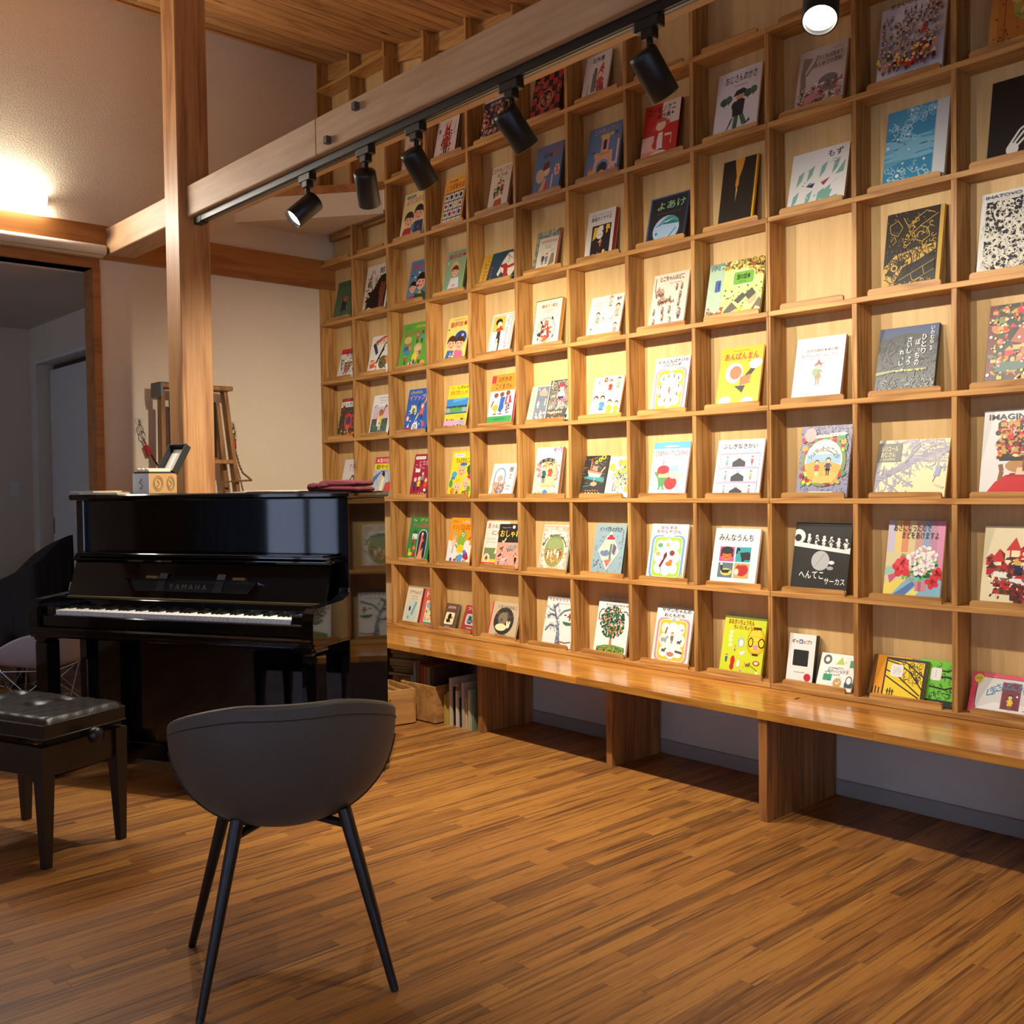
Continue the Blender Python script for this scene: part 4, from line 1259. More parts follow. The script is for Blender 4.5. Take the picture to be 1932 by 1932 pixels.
class Pic:
    def __init__(s, w, h, seed):
        s.w, s.h = w, h
        s.v = []; s.f = []; s.c = []; s.n = 0
        s.tv = []; s.tf = []; s.tc = []
        s.rng = random.Random(seed)
    def poly(s, pts, c, step=True):
        if step: s.n += 1
        y = -.00025 - .000035 * s.n
        b = len(s.v)
        cl = lambda q, m: min(max(q, .0), m)
        s.v += [(cl(p[0], s.w), y, cl(p[1], s.h)) for p in pts]
        s.f.append(tuple(range(b, b + len(pts)))); s.c.append(colr(c))
    def rect(s, x0, z0, x1, z1, c): s.poly([(x0, z0), (x1, z0), (x1, z1), (x0, z1)], c)
    def ell(s, x, z, rx, rz, c, rot=0.0, n=14, step=True, a0=0, a1=360):
        cr, sr = math.cos(rot), math.sin(rot)
        P = []
        m = n if a1 - a0 >= 360 else n + 1
        for i in range(m):
            a = math.radians(a0 + (a1 - a0) * i / n)
            px, pz = rx * math.cos(a), rz * math.sin(a)
            P.append((x + px * cr - pz * sr, z + px * sr + pz * cr))
        s.poly(P, c, step)
    def line(s, pts, wd, c, step=True):
        if step: s.n += 1
        for (a, b) in zip(pts[:-1], pts[1:]):
            dx, dz = b[0] - a[0], b[1] - a[1]; l = math.hypot(dx, dz) or 1
            ox, oz = -dz / l * wd / 2, dx / l * wd / 2
            s.poly([(a[0] - ox, a[1] - oz), (b[0] - ox, b[1] - oz), (b[0] + ox, b[1] + oz), (a[0] + ox, a[1] + oz)], c, False)
    def rrect(s, x0, z0, x1, z1, r, c):
        P = []
        for (cx, cz, a) in ((x1 - r, z1 - r, 0), (x0 + r, z1 - r, 90), (x0 + r, z0 + r, 180), (x1 - r, z0 + r, 270)):
            for i in range(5):
                t = math.radians(a + 22.5 * i); P.append((cx + r * math.cos(t), cz + r * math.sin(t)))
        s.poly(P, c)
    def person(s, x, z, H, body, skin='h', hair='k', leg='k'):
        u = H / 6.0
        s.n += 1
        q = s.rng.uniform(-.12, .12)
        s.poly([(x - .5 * u, z), (x - .15 * u, z), (x - .05 * u, z + 2.2 * u), (x - .6 * u, z + 2.2 * u)], leg, False)
        s.poly([(x + .2 * u, z), (x + .6 * u, z), (x + .6 * u, z + 2.2 * u), (x + .05 * u, z + 2.2 * u)], leg, False)
        s.poly([(x - .95 * u, z + 1.7 * u), (x + .95 * u, z + 1.7 * u), (x + .55 * u, z + 4.2 * u), (x - .55 * u, z + 4.2 * u)], body, False)
        for sg in (-1, 1):
            s.line([(x + sg * .5 * u, z + 4.0 * u), (x + sg * (1.25 + q) * u, z + (2.9 + sg * q * 4) * u)], .38 * u, body, False)
        s.n += 1
        s.ell(x, z + 5.1 * u, .95 * u, 1.0 * u, hair, 0, 10, False)
        s.n += 1
        s.ell(x, z + 4.85 * u, .75 * u, .72 * u, skin, 0, 10, False)
    def face(s, x, z, r, skin='h', hair='k'):
        s.ell(x, z + .22 * r, r * 1.02, r * 1.0, hair)
        s.ell(x, z - .12 * r, r * .86, r * .92, skin)
        s.poly([(x - .86 * r, z + .25 * r), (x - .4 * r, z + .42 * r), (x + .2 * r, z + .30 * r), (x + .86 * r, z + .25 * r), (x + .6 * r, z + .9 * r), (x - .6 * r, z + .9 * r)], hair)
        s.n += 1
        for sg in (-1, 1):
            s.ell(x + sg * .9 * r, z - .1 * r, .14 * r, .2 * r, skin, 0, 8, False)
            s.ell(x + sg * .34 * r, z + .02 * r, .10 * r, .13 * r, 'k', 0, 8, False)
            s.ell(x + sg * .5 * r, z - .33 * r, .17 * r, .13 * r, 'p', 0, 8, False)
        s.ell(x, z - .52 * r, .22 * r, .09 * r, 'r', 0, 8, False)
        s.ell(x, z - .22 * r, .06 * r, .08 * r, 'P', 0, 6, False)
    def animal(s, x, z, H, c):
        s.n += 1
        for dx in (-.42, -.22, .2, .4):
            s.rect_n(x + dx * H - .06 * H, z, x + dx * H + .06 * H, z + .4 * H, c)
        s.ell(x, z + .5 * H, .55 * H, .28 * H, c, 0, 12, False)
        s.n += 1
        s.ell(x + .55 * H, z + .82 * H, .24 * H, .2 * H, c, 0, 10, False)
        s.poly([(x + .42 * H, z + .95 * H), (x + .5 * H, z + 1.2 * H), (x + .58 * H, z + .95 * H)], c, False)
        s.line([(x - .5 * H, z + .6 * H), (x - .75 * H, z + .95 * H)], .07 * H, c, False)
        s.ell(x + .62 * H, z + .86 * H, .03 * H, .03 * H, 'k', 0, 6, True)
    def rect_n(s, x0, z0, x1, z1, c): s.poly([(x0, z0), (x1, z0), (x1, z1), (x0, z1)], c, False)
    def flower(s, x, z, r, c, mid='y'):
        s.n += 1
        for i in range(5):
            a = 2 * PI * i / 5 + s.rng.random()
            s.ell(x + .55 * r * math.cos(a), z + .55 * r * math.sin(a), .5 * r, .42 * r, c, a, 8, False)
        s.n += 1
        s.ell(x, z, .25 * r, .25 * r, mid, 0, 8, False)
    def scatter(s, x0, z0, x1, z1, n, size, kind, pal, seed=None):
        g = s.rng
        pal = palette(pal)
        for i in range(n):
            x = g.uniform(x0, x1); z = g.uniform(z0, z1) if kind != 'f' else z1 + (z0 - z1) * i / n
            c = pal[g.randrange(len(pal))]; q = size * g.uniform(.6, 1.35)
            if i % 6 == 0: s.n += 1
            if kind == 'd': s.ell(x, z, q, q, c, 0, 7, False)
            elif kind == 'e': s.ell(x, z, q, q * .42, c, g.uniform(0, PI), 8, False)
            elif kind == 's': 
                a = g.uniform(0, PI); s.line([(x - q * math.cos(a), z - q * math.sin(a)), (x + q * math.cos(a), z + q * math.sin(a))], q * .28, c, False)
            elif kind == 'h': s.line([(x - q, z + g.uniform(-.2, .2) * q), (x + q, z)], q * .25, c, False)
            elif kind == 'b':
                s.rect_n(x - q, z - q * .8, x + q, z + q * .6, c); s.poly([(x - 1.2 * q, z + .6 * q), (x + 1.2 * q, z + .6 * q), (x, z + 1.7 * q)], pal[g.randrange(len(pal))], False)
            elif kind == 'f': s.person(x, z, q * 3, c, 'h', pal[g.randrange(len(pal))], pal[g.randrange(len(pal))])
            elif kind == 'w': s.flower(x, z, q, c)
            elif kind == 'm': s.animal(x, z, q, c)
            elif kind == 'x':
                k = 5; P = []
                for j in range(10):
                    rr = q if j % 2 == 0 else q * .42; a = PI / 2 + j * PI / 5; P.append((x + rr * math.cos(a), z + rr * math.sin(a)))
                s.poly(P, c, False)
            elif kind == 'c':          # little curl
                a = g.uniform(0, 2 * PI)
                s.line([(x + q * t * .25 * math.cos(a + t * 1.0), z + q * t * .25 * math.sin(a + t * 1.0)) for t in range(6)], q * .22, c, False)
    def glyphs(s, x0, z0, x1, z1, n, c):
        """print too small or worn to read: rows of short strokes the size of letters"""
        g = s.rng; s.n += 1
        vert = (z1 - z0) > (x1 - x0)
        for i in range(n):
            if vert: cx, cz, q = (x0 + x1) / 2, z1 - (z1 - z0) * (i + .5) / n, min((z1 - z0) / n, x1 - x0) * .4
            else: cx, cz, q = x0 + (x1 - x0) * (i + .5) / n, (z0 + z1) / 2, min((x1 - x0) / n * .42, (z1 - z0) * .5)
            qz = q if vert else (z1 - z0) * .5
            for k in range(3):
                e = g.uniform(-.8, .8)
                if k == 1: s.line([(cx + e * q * .5, cz - qz), (cx + e * q * .5, cz + qz)], q * .32, c, False)
                else: s.line([(cx - q, cz + e * qz), (cx + q, cz + e * qz + .1 * q)], q * .32, c, False)
    def text(s, x0, z0, x1, z1, body, c):
        me = text_mesh(body, 2, .012)
        if not me.vertices: return
        X = [v.co.x for v in me.vertices]; Y = [v.co.y for v in me.vertices]
        ax, bx_, ay, by = min(X), max(X), min(Y), max(Y)
        b = len(s.tv)
        for v in me.vertices:
            s.tv.append((x0 + (v.co.x - ax) / (bx_ - ax) * (x1 - x0), z0 + (v.co.y - ay) / max(1e-6, by - ay) * (z1 - z0)))
        for p in me.polygons:
            s.tf.append(tuple(b + i for i in p.vertices)); s.tc.append(colr(c))
        bpy.data.meshes.remove(me)
    def vtext(s, x0, z0, x1, z1, body, c):
        n = len(body); hh = (z1 - z0) / n
        for i, ch in enumerate(body):
            if ch != ' ':
                t = z1 - i * hh
                if ch == 'ー': s.line([((x0 + x1) / 2, t - hh * .1), ((x0 + x1) / 2, t - hh * .85)], (x1 - x0) * .16, c); continue
                k = .5 if ch in 'っゃゅょ' else 1
                s.text(x1 - (x1 - x0) * k, t - hh * .9, x1, t - hh * .9 + hh * .85 * k, ch, c)
    def arc(s, cx, cz, r, a0, a1, size, body, c):
        n = len(body)
        for i, ch in enumerate(body):
            if ch == ' ': continue
            a = math.radians(a0 + (a1 - a0) * (i + .5) / n)
            px, pz = cx + r * math.cos(a), cz + r * math.sin(a)
            b = len(s.tv)
            k = .62 if ch in 'っッャュョー-' or ch.islower() else 1
            s.text(-.5 * size * .8, -.5 * size, .5 * size * .8, -.5 * size + size * k, ch, c)
            rot = a - PI / 2
            for j in range(b, len(s.tv)):
                x, z = s.tv[j]
                s.tv[j] = (px + x * math.cos(rot) - z * math.sin(rot), pz + x * math.sin(rot) + z * math.cos(rot))
    def run(s, dsl):
        w, h = s.w, s.h
        for cmd in dsl.split(';'):
            t = cmd.split()
            if not t: continue
            k = t[0]; a = t[1:]
            F = [float(q) for q in a if q.lstrip('-').replace('.', '', 1).isdigit() and not (len(q) == 6 and '.' not in q)]
            if k == 'R': s.rect(F[0] * w, F[1] * h, F[2] * w, F[3] * h, a[4])
            elif k == 'E': s.ell(F[0] * w, F[1] * h, F[2] * w, F[3] * w, a[4], math.radians(F[4]) if len(F) > 4 else 0, 20)
            elif k == 'P': s.poly([(F[i] * w, F[i + 1] * h) for i in range(0, len(F), 2)], a[0])
            elif k == 'L': s.line([(F[i] * w, F[i + 1] * h) for i in range(1, len(F), 2)], F[0] * w, a[0])
            elif k == 'Q': s.rrect(F[0] * w, F[1] * h, F[2] * w, F[3] * h, F[4] * w, a[5])
            elif k == 'T': s.text(F[0] * w, F[1] * h, F[2] * w, F[3] * h, ' '.join(a[5:]) if len(a) > 5 else a[-1], a[4])
            elif k == 'V': s.vtext(F[0] * w, F[1] * h, F[2] * w, F[3] * h, a[5], a[4])
            elif k == 'A': s.arc(F[0] * w, F[1] * h, F[2] * w, F[3], F[4], F[5] * w, ' '.join(a[7:]), a[6])
            elif k == 'F': s.person(F[0] * w, F[1] * h, F[2] * h, *a[3:])
            elif k == 'H': s.face(F[0] * w, F[1] * h, F[2] * w, *a[3:])
            elif k == 'M': s.animal(F[0] * w, F[1] * h, F[2] * w, a[3])
            elif k == 'W': s.flower(F[0] * w, F[1] * h, F[2] * w, *a[3:])
            elif k == 'Z': s.glyphs(F[0] * w, F[1] * h, F[2] * w, F[3] * h, int(a[4]), a[5])
            elif k == 'D':
                sub = Pic(w, h, int(F[0] * 100 + F[1] * 1000))
                for _ in range(int(a[3])):
                    an, rr = s.rng.uniform(0, 2 * PI), F[2] * w * math.sqrt(s.rng.random())
                    cx, cz = F[0] * w + rr * math.cos(an), F[1] * h + rr * math.sin(an)
                    s.scatter(cx, cz, cx, cz, 1, float(a[4]) * w, a[5], a[6])
                    s.n -= 1 if _ % 6 else 0
            elif k == 'S': s.scatter(F[0] * w, F[1] * h, F[2] * w, F[3] * h, int(a[4]), float(a[5]) * w, a[6], a[7])
    def objects(s, root):
        if s.f:
            me = bpy.data.meshes.new('cover_picture'); me.from_pydata(s.v, [], s.f); s.paint(me, s.c)
            inst('cover_picture', me, root)
        if s.tf:
            y = -.0003 - .000035 * (s.n + 2)
            me = bpy.data.meshes.new('cover_lettering')
            me.from_pydata([(min(max(p[0], 0), s.w), y, min(max(p[1], 0), s.h)) for p in s.tv], [], s.tf); s.paint(me, s.tc)
            inst('cover_lettering', me, root)
    def paint(s, me, cols):
        me.materials.append(mp_)
        at = me.color_attributes.new('Col', 'FLOAT_COLOR', 'CORNER')
        buf = []
        for p, c in zip(me.polygons, cols):
            buf += list(c) * p.loop_total
        at.data.foreach_set('color', buf)
        me.update()

def picture_book(row, col, xl, w, h, th, cover, label, dsl, spine='', dy=0.0, lean=.056, roll=0.0, side='r'):
    zb = board_z(row) + .0103
    lean = min(lean, .106 - (.0365 - dy) - th)
    t = math.asin(min(.9, lean / h))
    x = col * PITCH + .01 + xl
    r = thing('picture_book', label, 'book', (x, .0365 - dy, zb + th * math.sin(t)))
    r.rotation_euler = (-t, roll, 0)
    ct = min(.0025, th * .25)
    mb = MB().box(0, w, 0, ct, 0, h, .0006).box(0, w, th - ct, th, 0, h, .0006)
    mb.build('cover_board', cover_mat(cover), r)
    sp = spine or cover
    # spine (on the right for right-bound books, else on the left); the other three sides show pages
    if side == 'r': MB().box(w - .003, w, ct, th - ct, 0, h).build('spine', cover_mat(sp), r); a, b = .003, w - .003
    else: MB().box(0, .003, ct, th - ct, 0, h).build('spine', cover_mat(sp), r); a, b = .003, w - .003
    MB().box(a, b, ct, th - ct, .002, h - .002).build('pages', M['paper'], r)
    p = Pic(w, h, row * 31 + col * 7 + int(w * 1000))
    p.poly([(0, 0), (w, 0), (w, h), (0, h)], cover)
    p.run(dsl)
    p.objects(r)
    return r
BOOKS = []
def B(*a, **k): BOOKS.append((a, k))
# row, column, left gap, width, height, thickness, cover colour, label, picture
FR = lambda c1, c2: f"Q .05 .04 .95 .80 .14 {c1};Q .11 .065 .89 .775 .12 w;Q .13 .075 .87 .765 .1 {c2};E .3 .62 .12 .12 w;E .5 .64 .13 .12 w;E .7 .62 .12 .12 w;E .25 .42 .1 .13 w;E .75 .42 .1 .13 w;E .3 .22 .12 .12 w;E .5 .19 .13 .12 w;E .7 .22 .12 .12 w;E .5 .42 .28 .34 w;R .36 .77 .64 .82 w;Z .38 .78 .62 .81 5 q;E .5 .775 .04 .04 i;R .28 .03 .72 .07 w;Z .32 .035 .68 .06 9 k;E .5 .05 .03 .03 o"
# ---- bottom row
B(0,2,.028,.170,.216,.012,'c','cream book with a pale blue bottle drawing in the bottom row, first from the piano','E .42 .36 .34 .4 cfe0d0;R .86 0 1 1 R;Z .12 .82 .8 .92 8 R;Z .28 .74 .66 .78 5 z;Z .28 .67 .66 .71 4 z;L 8fb0c0 .1 .45 .25 .62 .62;L 5a7a98 .02 .4 .25 .58 .62;E .3 .42 .05 .09 B;E .28 .18 .06 .06 s;Z .1 .03 .7 .06 8 N',spine='R')
B(0,2,.204,.143,.214,.012,'f','coral red book half hidden by a divider beside the cream one in the bottom row','R .16 .06 .94 .7 e;T .1 .8 .9 .95 w ドロ;Z .3 .74 .7 .79 3 k;E .4 .58 .2 .14 i;S .2 .12 .9 .5 26 .05 e kAnou;R .16 .06 .9 .12 t')
B(0,3,.024,.110,.150,.014,'z','small brown book with a cream ticket-shaped panel in the bottom row','R 0 0 1 1 6b4a3a;Q .16 .2 .86 .66 .08 e;E .5 .5 .14 .16 k;E .45 .34 .14 .1 k;S .3 .28 .72 .55 12 .05 e kNn;Z .2 .8 .8 .9 5 w;Z .3 .08 .7 .13 6 w')
B(0,3,.196,.118,.152,.014,'a83a34','small brick red book with a blue-grey vignette in the bottom row','Q .22 .28 .9 .68 .1 w;Q .26 .3 .86 .66 .08 i;E .55 .4 .2 .12 A;E .5 .52 .12 .12 T;S .3 .34 .8 .6 14 .04 e TAw;T .2 .82 .95 .93 w フロイ;Z .3 .72 .9 .76 7 N;R .4 .15 .8 .19 i;Z .2 .06 .8 .1 9 N')
B(0,4,.056,.216,.191,.011,'cdb692','beige book with a dark round bear and cat picture in the bottom row','R 0 0 .04 1 d83048;T .2 .82 .9 .92 z くまとやまねこ;E .5 .48 .36 .34 3a3430;S .2 .25 .8 .72 90 .035 s 6a625a;E .46 .55 .17 .15 8a7a62;E .55 .68 .05 .05 8a7a62;E .42 .5 .05 .05 6a5c48;E .44 .3 .2 .09 e;E .68 .36 .06 .06 e;E .64 .44 .03 .05 e;E .72 .44 .03 .05 e;Z .28 .08 .7 .12 14 N',side='l')
B(0,5,.106,.202,.250,.010,'w','white book with a twisted bare blue-grey tree in the bottom row','R 0 .95 1 1 a;Z .04 .9 .98 .96 8 b04048;Z .35 .85 .8 .88 9 z;P 6a7688 .45 .02 .62 .02 .58 .25 .52 .42 .4 .62 .3 .8 .2 .86 .28 .74 .4 .5 .46 .3;L 6a7688 .06 .38 .62 .2 .64 .08 .58;L 6a7688 .05 .42 .56 .62 .72 .8 .76 .95 .8;L 6a7688 .04 .34 .7 .12 .74;L 6a7688 .05 .46 .4 .2 .42 .06 .3;L 6a7688 .04 .3 .78 .42 .86;S .02 .3 .5 .85 46 .04 c 4a5668;S .36 .05 .6 .7 40 .035 s e6e6ea;L a05048 .03 .56 .12 .8 .1 .98 .13;L a05048 .03 .56 .1 .75 .02;P 4c6c58 .62 .52 .98 .5 .9 .45 .76 .44 .66 .47;S .68 .56 .92 .68 6 .05 e rnA')
B(0,6,.091,.202,.268,.011,'w','white book with a round leafy tree on a green hill in the bottom row','R 0 .93 1 1 a;Z .3 .94 .85 .98 8 R;T .24 .86 .94 .91 z きりたおされた木;Z .26 .82 .8 .85 14 A;L A .03 .06 .6 .06 .72 .12 .79 .2 .8;L A .03 .94 .14 .94 .08 .86 .05 .7 .04;L A .03 .8 .78 .9 .78 .95 .72;P 6f9048 .08 .12 .3 .17 .55 .19 .95 .16 .93 .06 .1 .05;L b08050 .07 .5 .14 .5 .5;L b08050 .04 .5 .38 .4 .5;L b08050 .04 .5 .4 .62 .52;D .5 .58 .37 220 .04 e GTG8a8a48;D .5 .58 .38 150 .036 e ed8c488GT;F .34 .06 .1 r;F .56 .06 .07 o;F .66 .06 .1 y;S .1 .06 .92 .16 40 .012 d Gl')
B(0,7,.080,.203,.258,.010,'w','white book with a pink and yellow frame round jungle animals in the bottom row','R 0 .96 1 1 a;'+FR('d98a98','f0bc3a')+';T .14 .9 .94 .965 3a2a50 サザンちゃんの;T .22 .82 .78 .88 3a2a50 おともだち;F .5 .36 .2 z h n z;M .28 .36 .16 a;L n .04 .3 .52 .34 .64;M .7 .36 .1 A;L p .03 .72 .6 .8 .62;M .3 .2 .1 A;E .5 .18 .1 .05 b87a6a;L A .05 .62 .24 .82 .22')
B(0,8,.081,.206,.246,.011,'l','lime green book with a big yellow paper lantern in the bottom row','R 0 .96 1 1 6a7a30;T .1 .86 .72 .95 b52818 おおきいちょうちん;T .24 .78 .82 .85 b52818 ちいさいちょうちん;E .8 .6 .21 .285 8a6a10;E .8 .6 .2 .275 f6b414;E .78 .62 .15 .23 f8cc3c;L c8961c .01 .62 .68 .98 .68;L c8961c .01 .62 .6 .98 .6;L c8961c .01 .64 .52 .96 .52;R .72 .8 .9 .84 N;R .74 .36 .88 .4 N;E .93 .58 .08 .1 k;E .93 .58 .055 .075 y;E .68 .58 .06 .1 k;E .68 .58 .04 .075 y;E .8 .5 .05 .06 p;E .45 .56 .08 .1 i;E .46 .55 .05 .07 w;E .2 .72 .05 .04 e;E .19 .65 .05 .04 e;E .19 .58 .05 .04 e;E .2 .5 .05 .04 e;F .32 .4 .1 p;M .5 .34 .1 w;F .14 .2 .14 b;E .3 .24 .05 .1 r;E .29 .14 .05 .07 r;E .44 .2 .04 .07 w;E .54 .2 .04 .08 y;M .66 .16 .09 n;E .86 .24 .08 .05 r;E .86 .24 .05 .03 e;L k .01 .7 .2 .9 .12;E .9 .06 .04 .05 w;R .47 .03 .53 .1 p')
B(0,9,.035,.117,.198,.030,'w','thick white book with a black square window in the bottom row','T .1 .8 .86 .89 k ギャロップ!!;R .1 .8 .24 .9 w;T .1 .8 .24 .89 r ギ;R .37 .79 .54 .9 w;T .38 .8 .52 .89 b ロ;R .66 .79 .74 .9 w;T .53 .8 .72 .89 o ップ;Q .2 .36 .78 .68 .03 D;Z .28 .22 .7 .25 7 A;E .8 .15 .13 .13 d02838;T .04 .035 .9 .075 R RUFUS BUTLER SEDER',spine='2a3a30')
B(0,9,.168,.150,.142,.010,'w','small white book with green bag, clock and car drawings in the bottom row','E .2 .82 .12 .13 A;E .2 .82 .06 .065 w;P b4c43c .44 .7 .7 .72 .6 .93;R .84 .66 1 .86 2a9060;L A .015 .36 .6 .56 .58;Z .3 .58 .7 .64 7 A;T .26 .47 .84 .57 A きのいいなかま;Z .36 .39 .62 .45 4 A;R .16 .24 .4 .42 2a9060;L 2a9060 .02 .22 .42 .24 .5 .32 .5 .34 .42;E .58 .2 .12 .13 c0984c;L w .02 .52 .22 .58 .17 .64 .26;Q .78 .1 1 .26 .04 T;E .89 .3 .09 .12 T;E .89 .3 .065 .09 w;S .05 .1 .95 .9 12 .012 d kA')
B(0,10,.016,.150,.160,.010,'f0a01c','orange book at the back left of three with black line trees in the bottom row','R 0 0 .12 1 7a4a1c;E .8 .4 .36 .5 k;E .8 .4 .32 .46 f0a01c;L k .03 .52 .4 .9 .3;Q .6 .55 .9 .9 .05 w;Z .66 .6 .84 .86 6 u;L k .03 .1 .08 .1 .24;L k .03 .18 .08 .18 .26;L k .03 .26 .08 .26 .24;R 0 0 1 .06 D;S .5 .1 1 .5 18 .04 s k')
B(0,10,.075,.160,.158,.012,'y','bright yellow book with curving black bands in front of two others in the bottom row','R .92 0 1 1 D;R 0 .94 1 1 D;R 0 0 .04 1 D;L k .03 0 .92 .3 .86 .6 .7 .95 .3;L k .03 0 .7 .3 .6 .55 .42 .9 .18;L k .03 .1 .95 .5 .9 .95 .6;P y .04 .08 .04 .55 .5 .3 .8 .1;L k .03 .04 .55 .4 .36 .88 .12;S .4 .4 .92 .9 40 .05 c k;S .1 .5 .9 .85 20 .04 s k;Q .14 .55 .44 .84 .06 w;Z .2 .6 .4 .8 6 u;L k .025 .14 .1 .14 .26;L k .025 .2 .1 .2 .28;L k .025 .26 .1 .26 .25;L k .02 .1 .2 .3 .2;R 0 0 1 .07 D;S 0 0 1 .07 30 .012 s a',dy=.016,spine='D')
B(0,10,.196,.150,.163,.010,'6cc22c','bright green book with black curls behind the yellow one in the bottom row','L k .04 .3 .8 .7 .78 1 .9;L k .05 .35 .6 .7 .66 1 .6;L k .04 .3 .42 .7 .38 1 .5;S .3 .15 1 .9 40 .06 c k;S .3 .1 1 .9 24 .05 s G;Q .3 .56 .56 .84 .05 w;Z .34 .62 .52 .8 6 u;R 0 0 1 .14 D;S 0 0 1 .12 24 .02 s a')
B(0,11,.017,.270,.142,.012,'d8405e','pink landscape book with a maroon door at the far right of the bottom row','S 0 0 1 1 60 .03 h e86a80;Q .07 .09 .94 .9 .06 D;Q .08 .1 .93 .89 .055 x;P w .08 .1 .93 .1 .7 .3 .3 .3;R .39 .16 .62 .82 8a3038;R .41 .18 .6 .8 742630;E .58 .5 .012 .015 w;A .5 .1 .34 148 40 .10 3c86b0 くまさんどこかな?;F .5 .15 .38 y h k n;Z .66 .15 .9 .19 8 A;E .09 .84 .06 .06 e0c83c;Z .05 .8 .13 .88 3 A')
# ---- second row
B(1,2,.071,.199,.262,.009,'2f8a44','green picture book with a dark blue arched panel, left in the second row from below','Z .12 .9 .3 .95 2 e;T .46 .89 .99 .97 y グリム;T .14 .76 .95 .87 e05060 グリムえばなし;Q .46 .02 .9 .72 .2 w;Q .48 .03 .88 .7 .18 B;P f0a070 .5 .05 .62 .3 .72 .22 .8 .05;L f07a5a .08 .6 .2 .66 .6;L f07a5a .05 .62 .4 .74 .5;E .66 .62 .05 .05 P;L f0a070 .05 .7 .1 .74 .3;R .18 .5 .42 .62 w;P G .14 .62 .46 .62 .3 .72;L b04030 .05 .2 .1 .3 .5;F .24 .36 .18 r;E .18 .16 .1 .06 y;L y .05 .14 .18 .12 .28;R .3 .1 .42 .2 r;E .34 .3 .06 .06 o;R .18 .05 .44 .08 w;E .78 .04 .05 .05 e')
B(1,3,.079,.202,.263,.009,'f29a1c','orange picture book with a green grasshopper figure in the second row from below','P w 0 0 1 0 1 .42 .6 .5 .3 .46 0 .52;Z .1 .9 .3 .94 3 N;T .5 .88 .95 .95 w しぜんの;T .1 .74 .97 .86 c03c1c イソップえばなし;E .54 .5 .16 .2 8ab03c;E .62 .62 .12 .13 8ab03c;E .6 .64 .05 .05 w;E .6 .64 .02 .025 k;L G .02 .62 .7 .5 .76;E .54 .34 .16 .12 y;L 5a9048 .05 .4 .36 .24 .5;E .24 .46 .1 .1 P;L P .04 .2 .52 .18 .62;L P .04 .28 .52 .3 .62;L a .04 .24 .4 .22 .24;E .82 .48 .1 .06 w;L r .04 .86 .54 .94 .6;P 5aa0d0 .44 .08 .66 .06 .7 .2 .56 .24;L 4a70a0 .05 .5 .2 .36 .06;E .8 .2 .11 .1 8a4080;E .86 .16 .08 .06 r;E .74 .28 .08 .05 u;E .2 .1 .05 .06 v;E .36 .1 .05 .03 r;S .05 .02 .95 .1 20 .03 e yrGvo;E .24 .66 .06 .04 s')
B(1,4,.012,.185,.250,.006,'e8ddca','cream booklet with a red NEW strip behind the black and salmon one','T .08 .84 .2 .96 b03838 あ;T .26 .85 .62 .93 5a4038 ひるさ;T .3 .7 .72 .8 b03838 にわ;Z .1 .6 .5 .63 5 A;Z .1 .53 .5 .56 5 A;R 0 .12 1 .24 y;R .06 .18 .6 .42 7a8a50;P e .5 .3 .8 .3 .66 .68;P y .6 .32 .74 .32 .7 .5;E .74 .3 .1 .06 3060a0;E .2 .2 .14 .13 w;E .2 .2 .1 .1 d8b06a;E .2 .2 .04 .05 N;R 0 0 1 .11 d83428;T .14 .015 .52 .085 w NEW')
B(1,4,.133,.182,.237,.006,'f0a088','black and salmon booklet with zebra drawings overlapping the cream one','R 0 .58 1 1 D;T .08 .7 .95 .86 f2d64a おしゃれ;Z .12 .9 .5 .93 9 d0a0a0;E .62 .93 .06 .05 w;L e .04 .2 .62 .26 .58 .36 .68;M .2 .4 .12 A;M .62 .36 .26 a;S .42 .38 .82 .52 26 .03 s k;L k .05 .1 .26 .24 .32;M .36 .12 .2 P;S .25 .12 .5 .3 16 .03 s uA;F .86 .1 .22 k h n k;F .16 .06 .14 n;S .08 .06 .95 .5 16 .018 d kA',dy=.010,roll=-.02)
B(1,5,.085,.194,.239,.010,'d4ddc6','pale green book with an oval picture of children dancing in the second row','R .03 .03 .97 .97 d98c6c;R .05 .045 .95 .955 dbe3ce;S .05 .05 .95 .14 60 .03 c d98c6c;S .05 .86 .95 .95 60 .03 c d98c6c;S .05 .1 .14 .9 46 .03 c d98c6c;S .86 .1 .95 .9 46 .03 c d98c6c;E .5 .44 .36 .42 d8b868;E .5 .44 .345 .405 8a9a5c;E .5 .36 .33 .26 a4904c;E .5 .58 .26 .16 97a56c;A .5 .42 .46 158 22 .085 z Merry Magic-Go-Round;F .3 .28 .2 w h n e;F .42 .3 .18 P h n e;F .54 .34 .18 e h b07a40 n;F .66 .28 .2 w h k e;F .48 .2 .17 o h n e;F .24 .34 .14 n;F .74 .34 .15 r;S .2 .2 .8 .42 40 .022 e wPon;Z .3 .06 .7 .09 16 z',side='l')
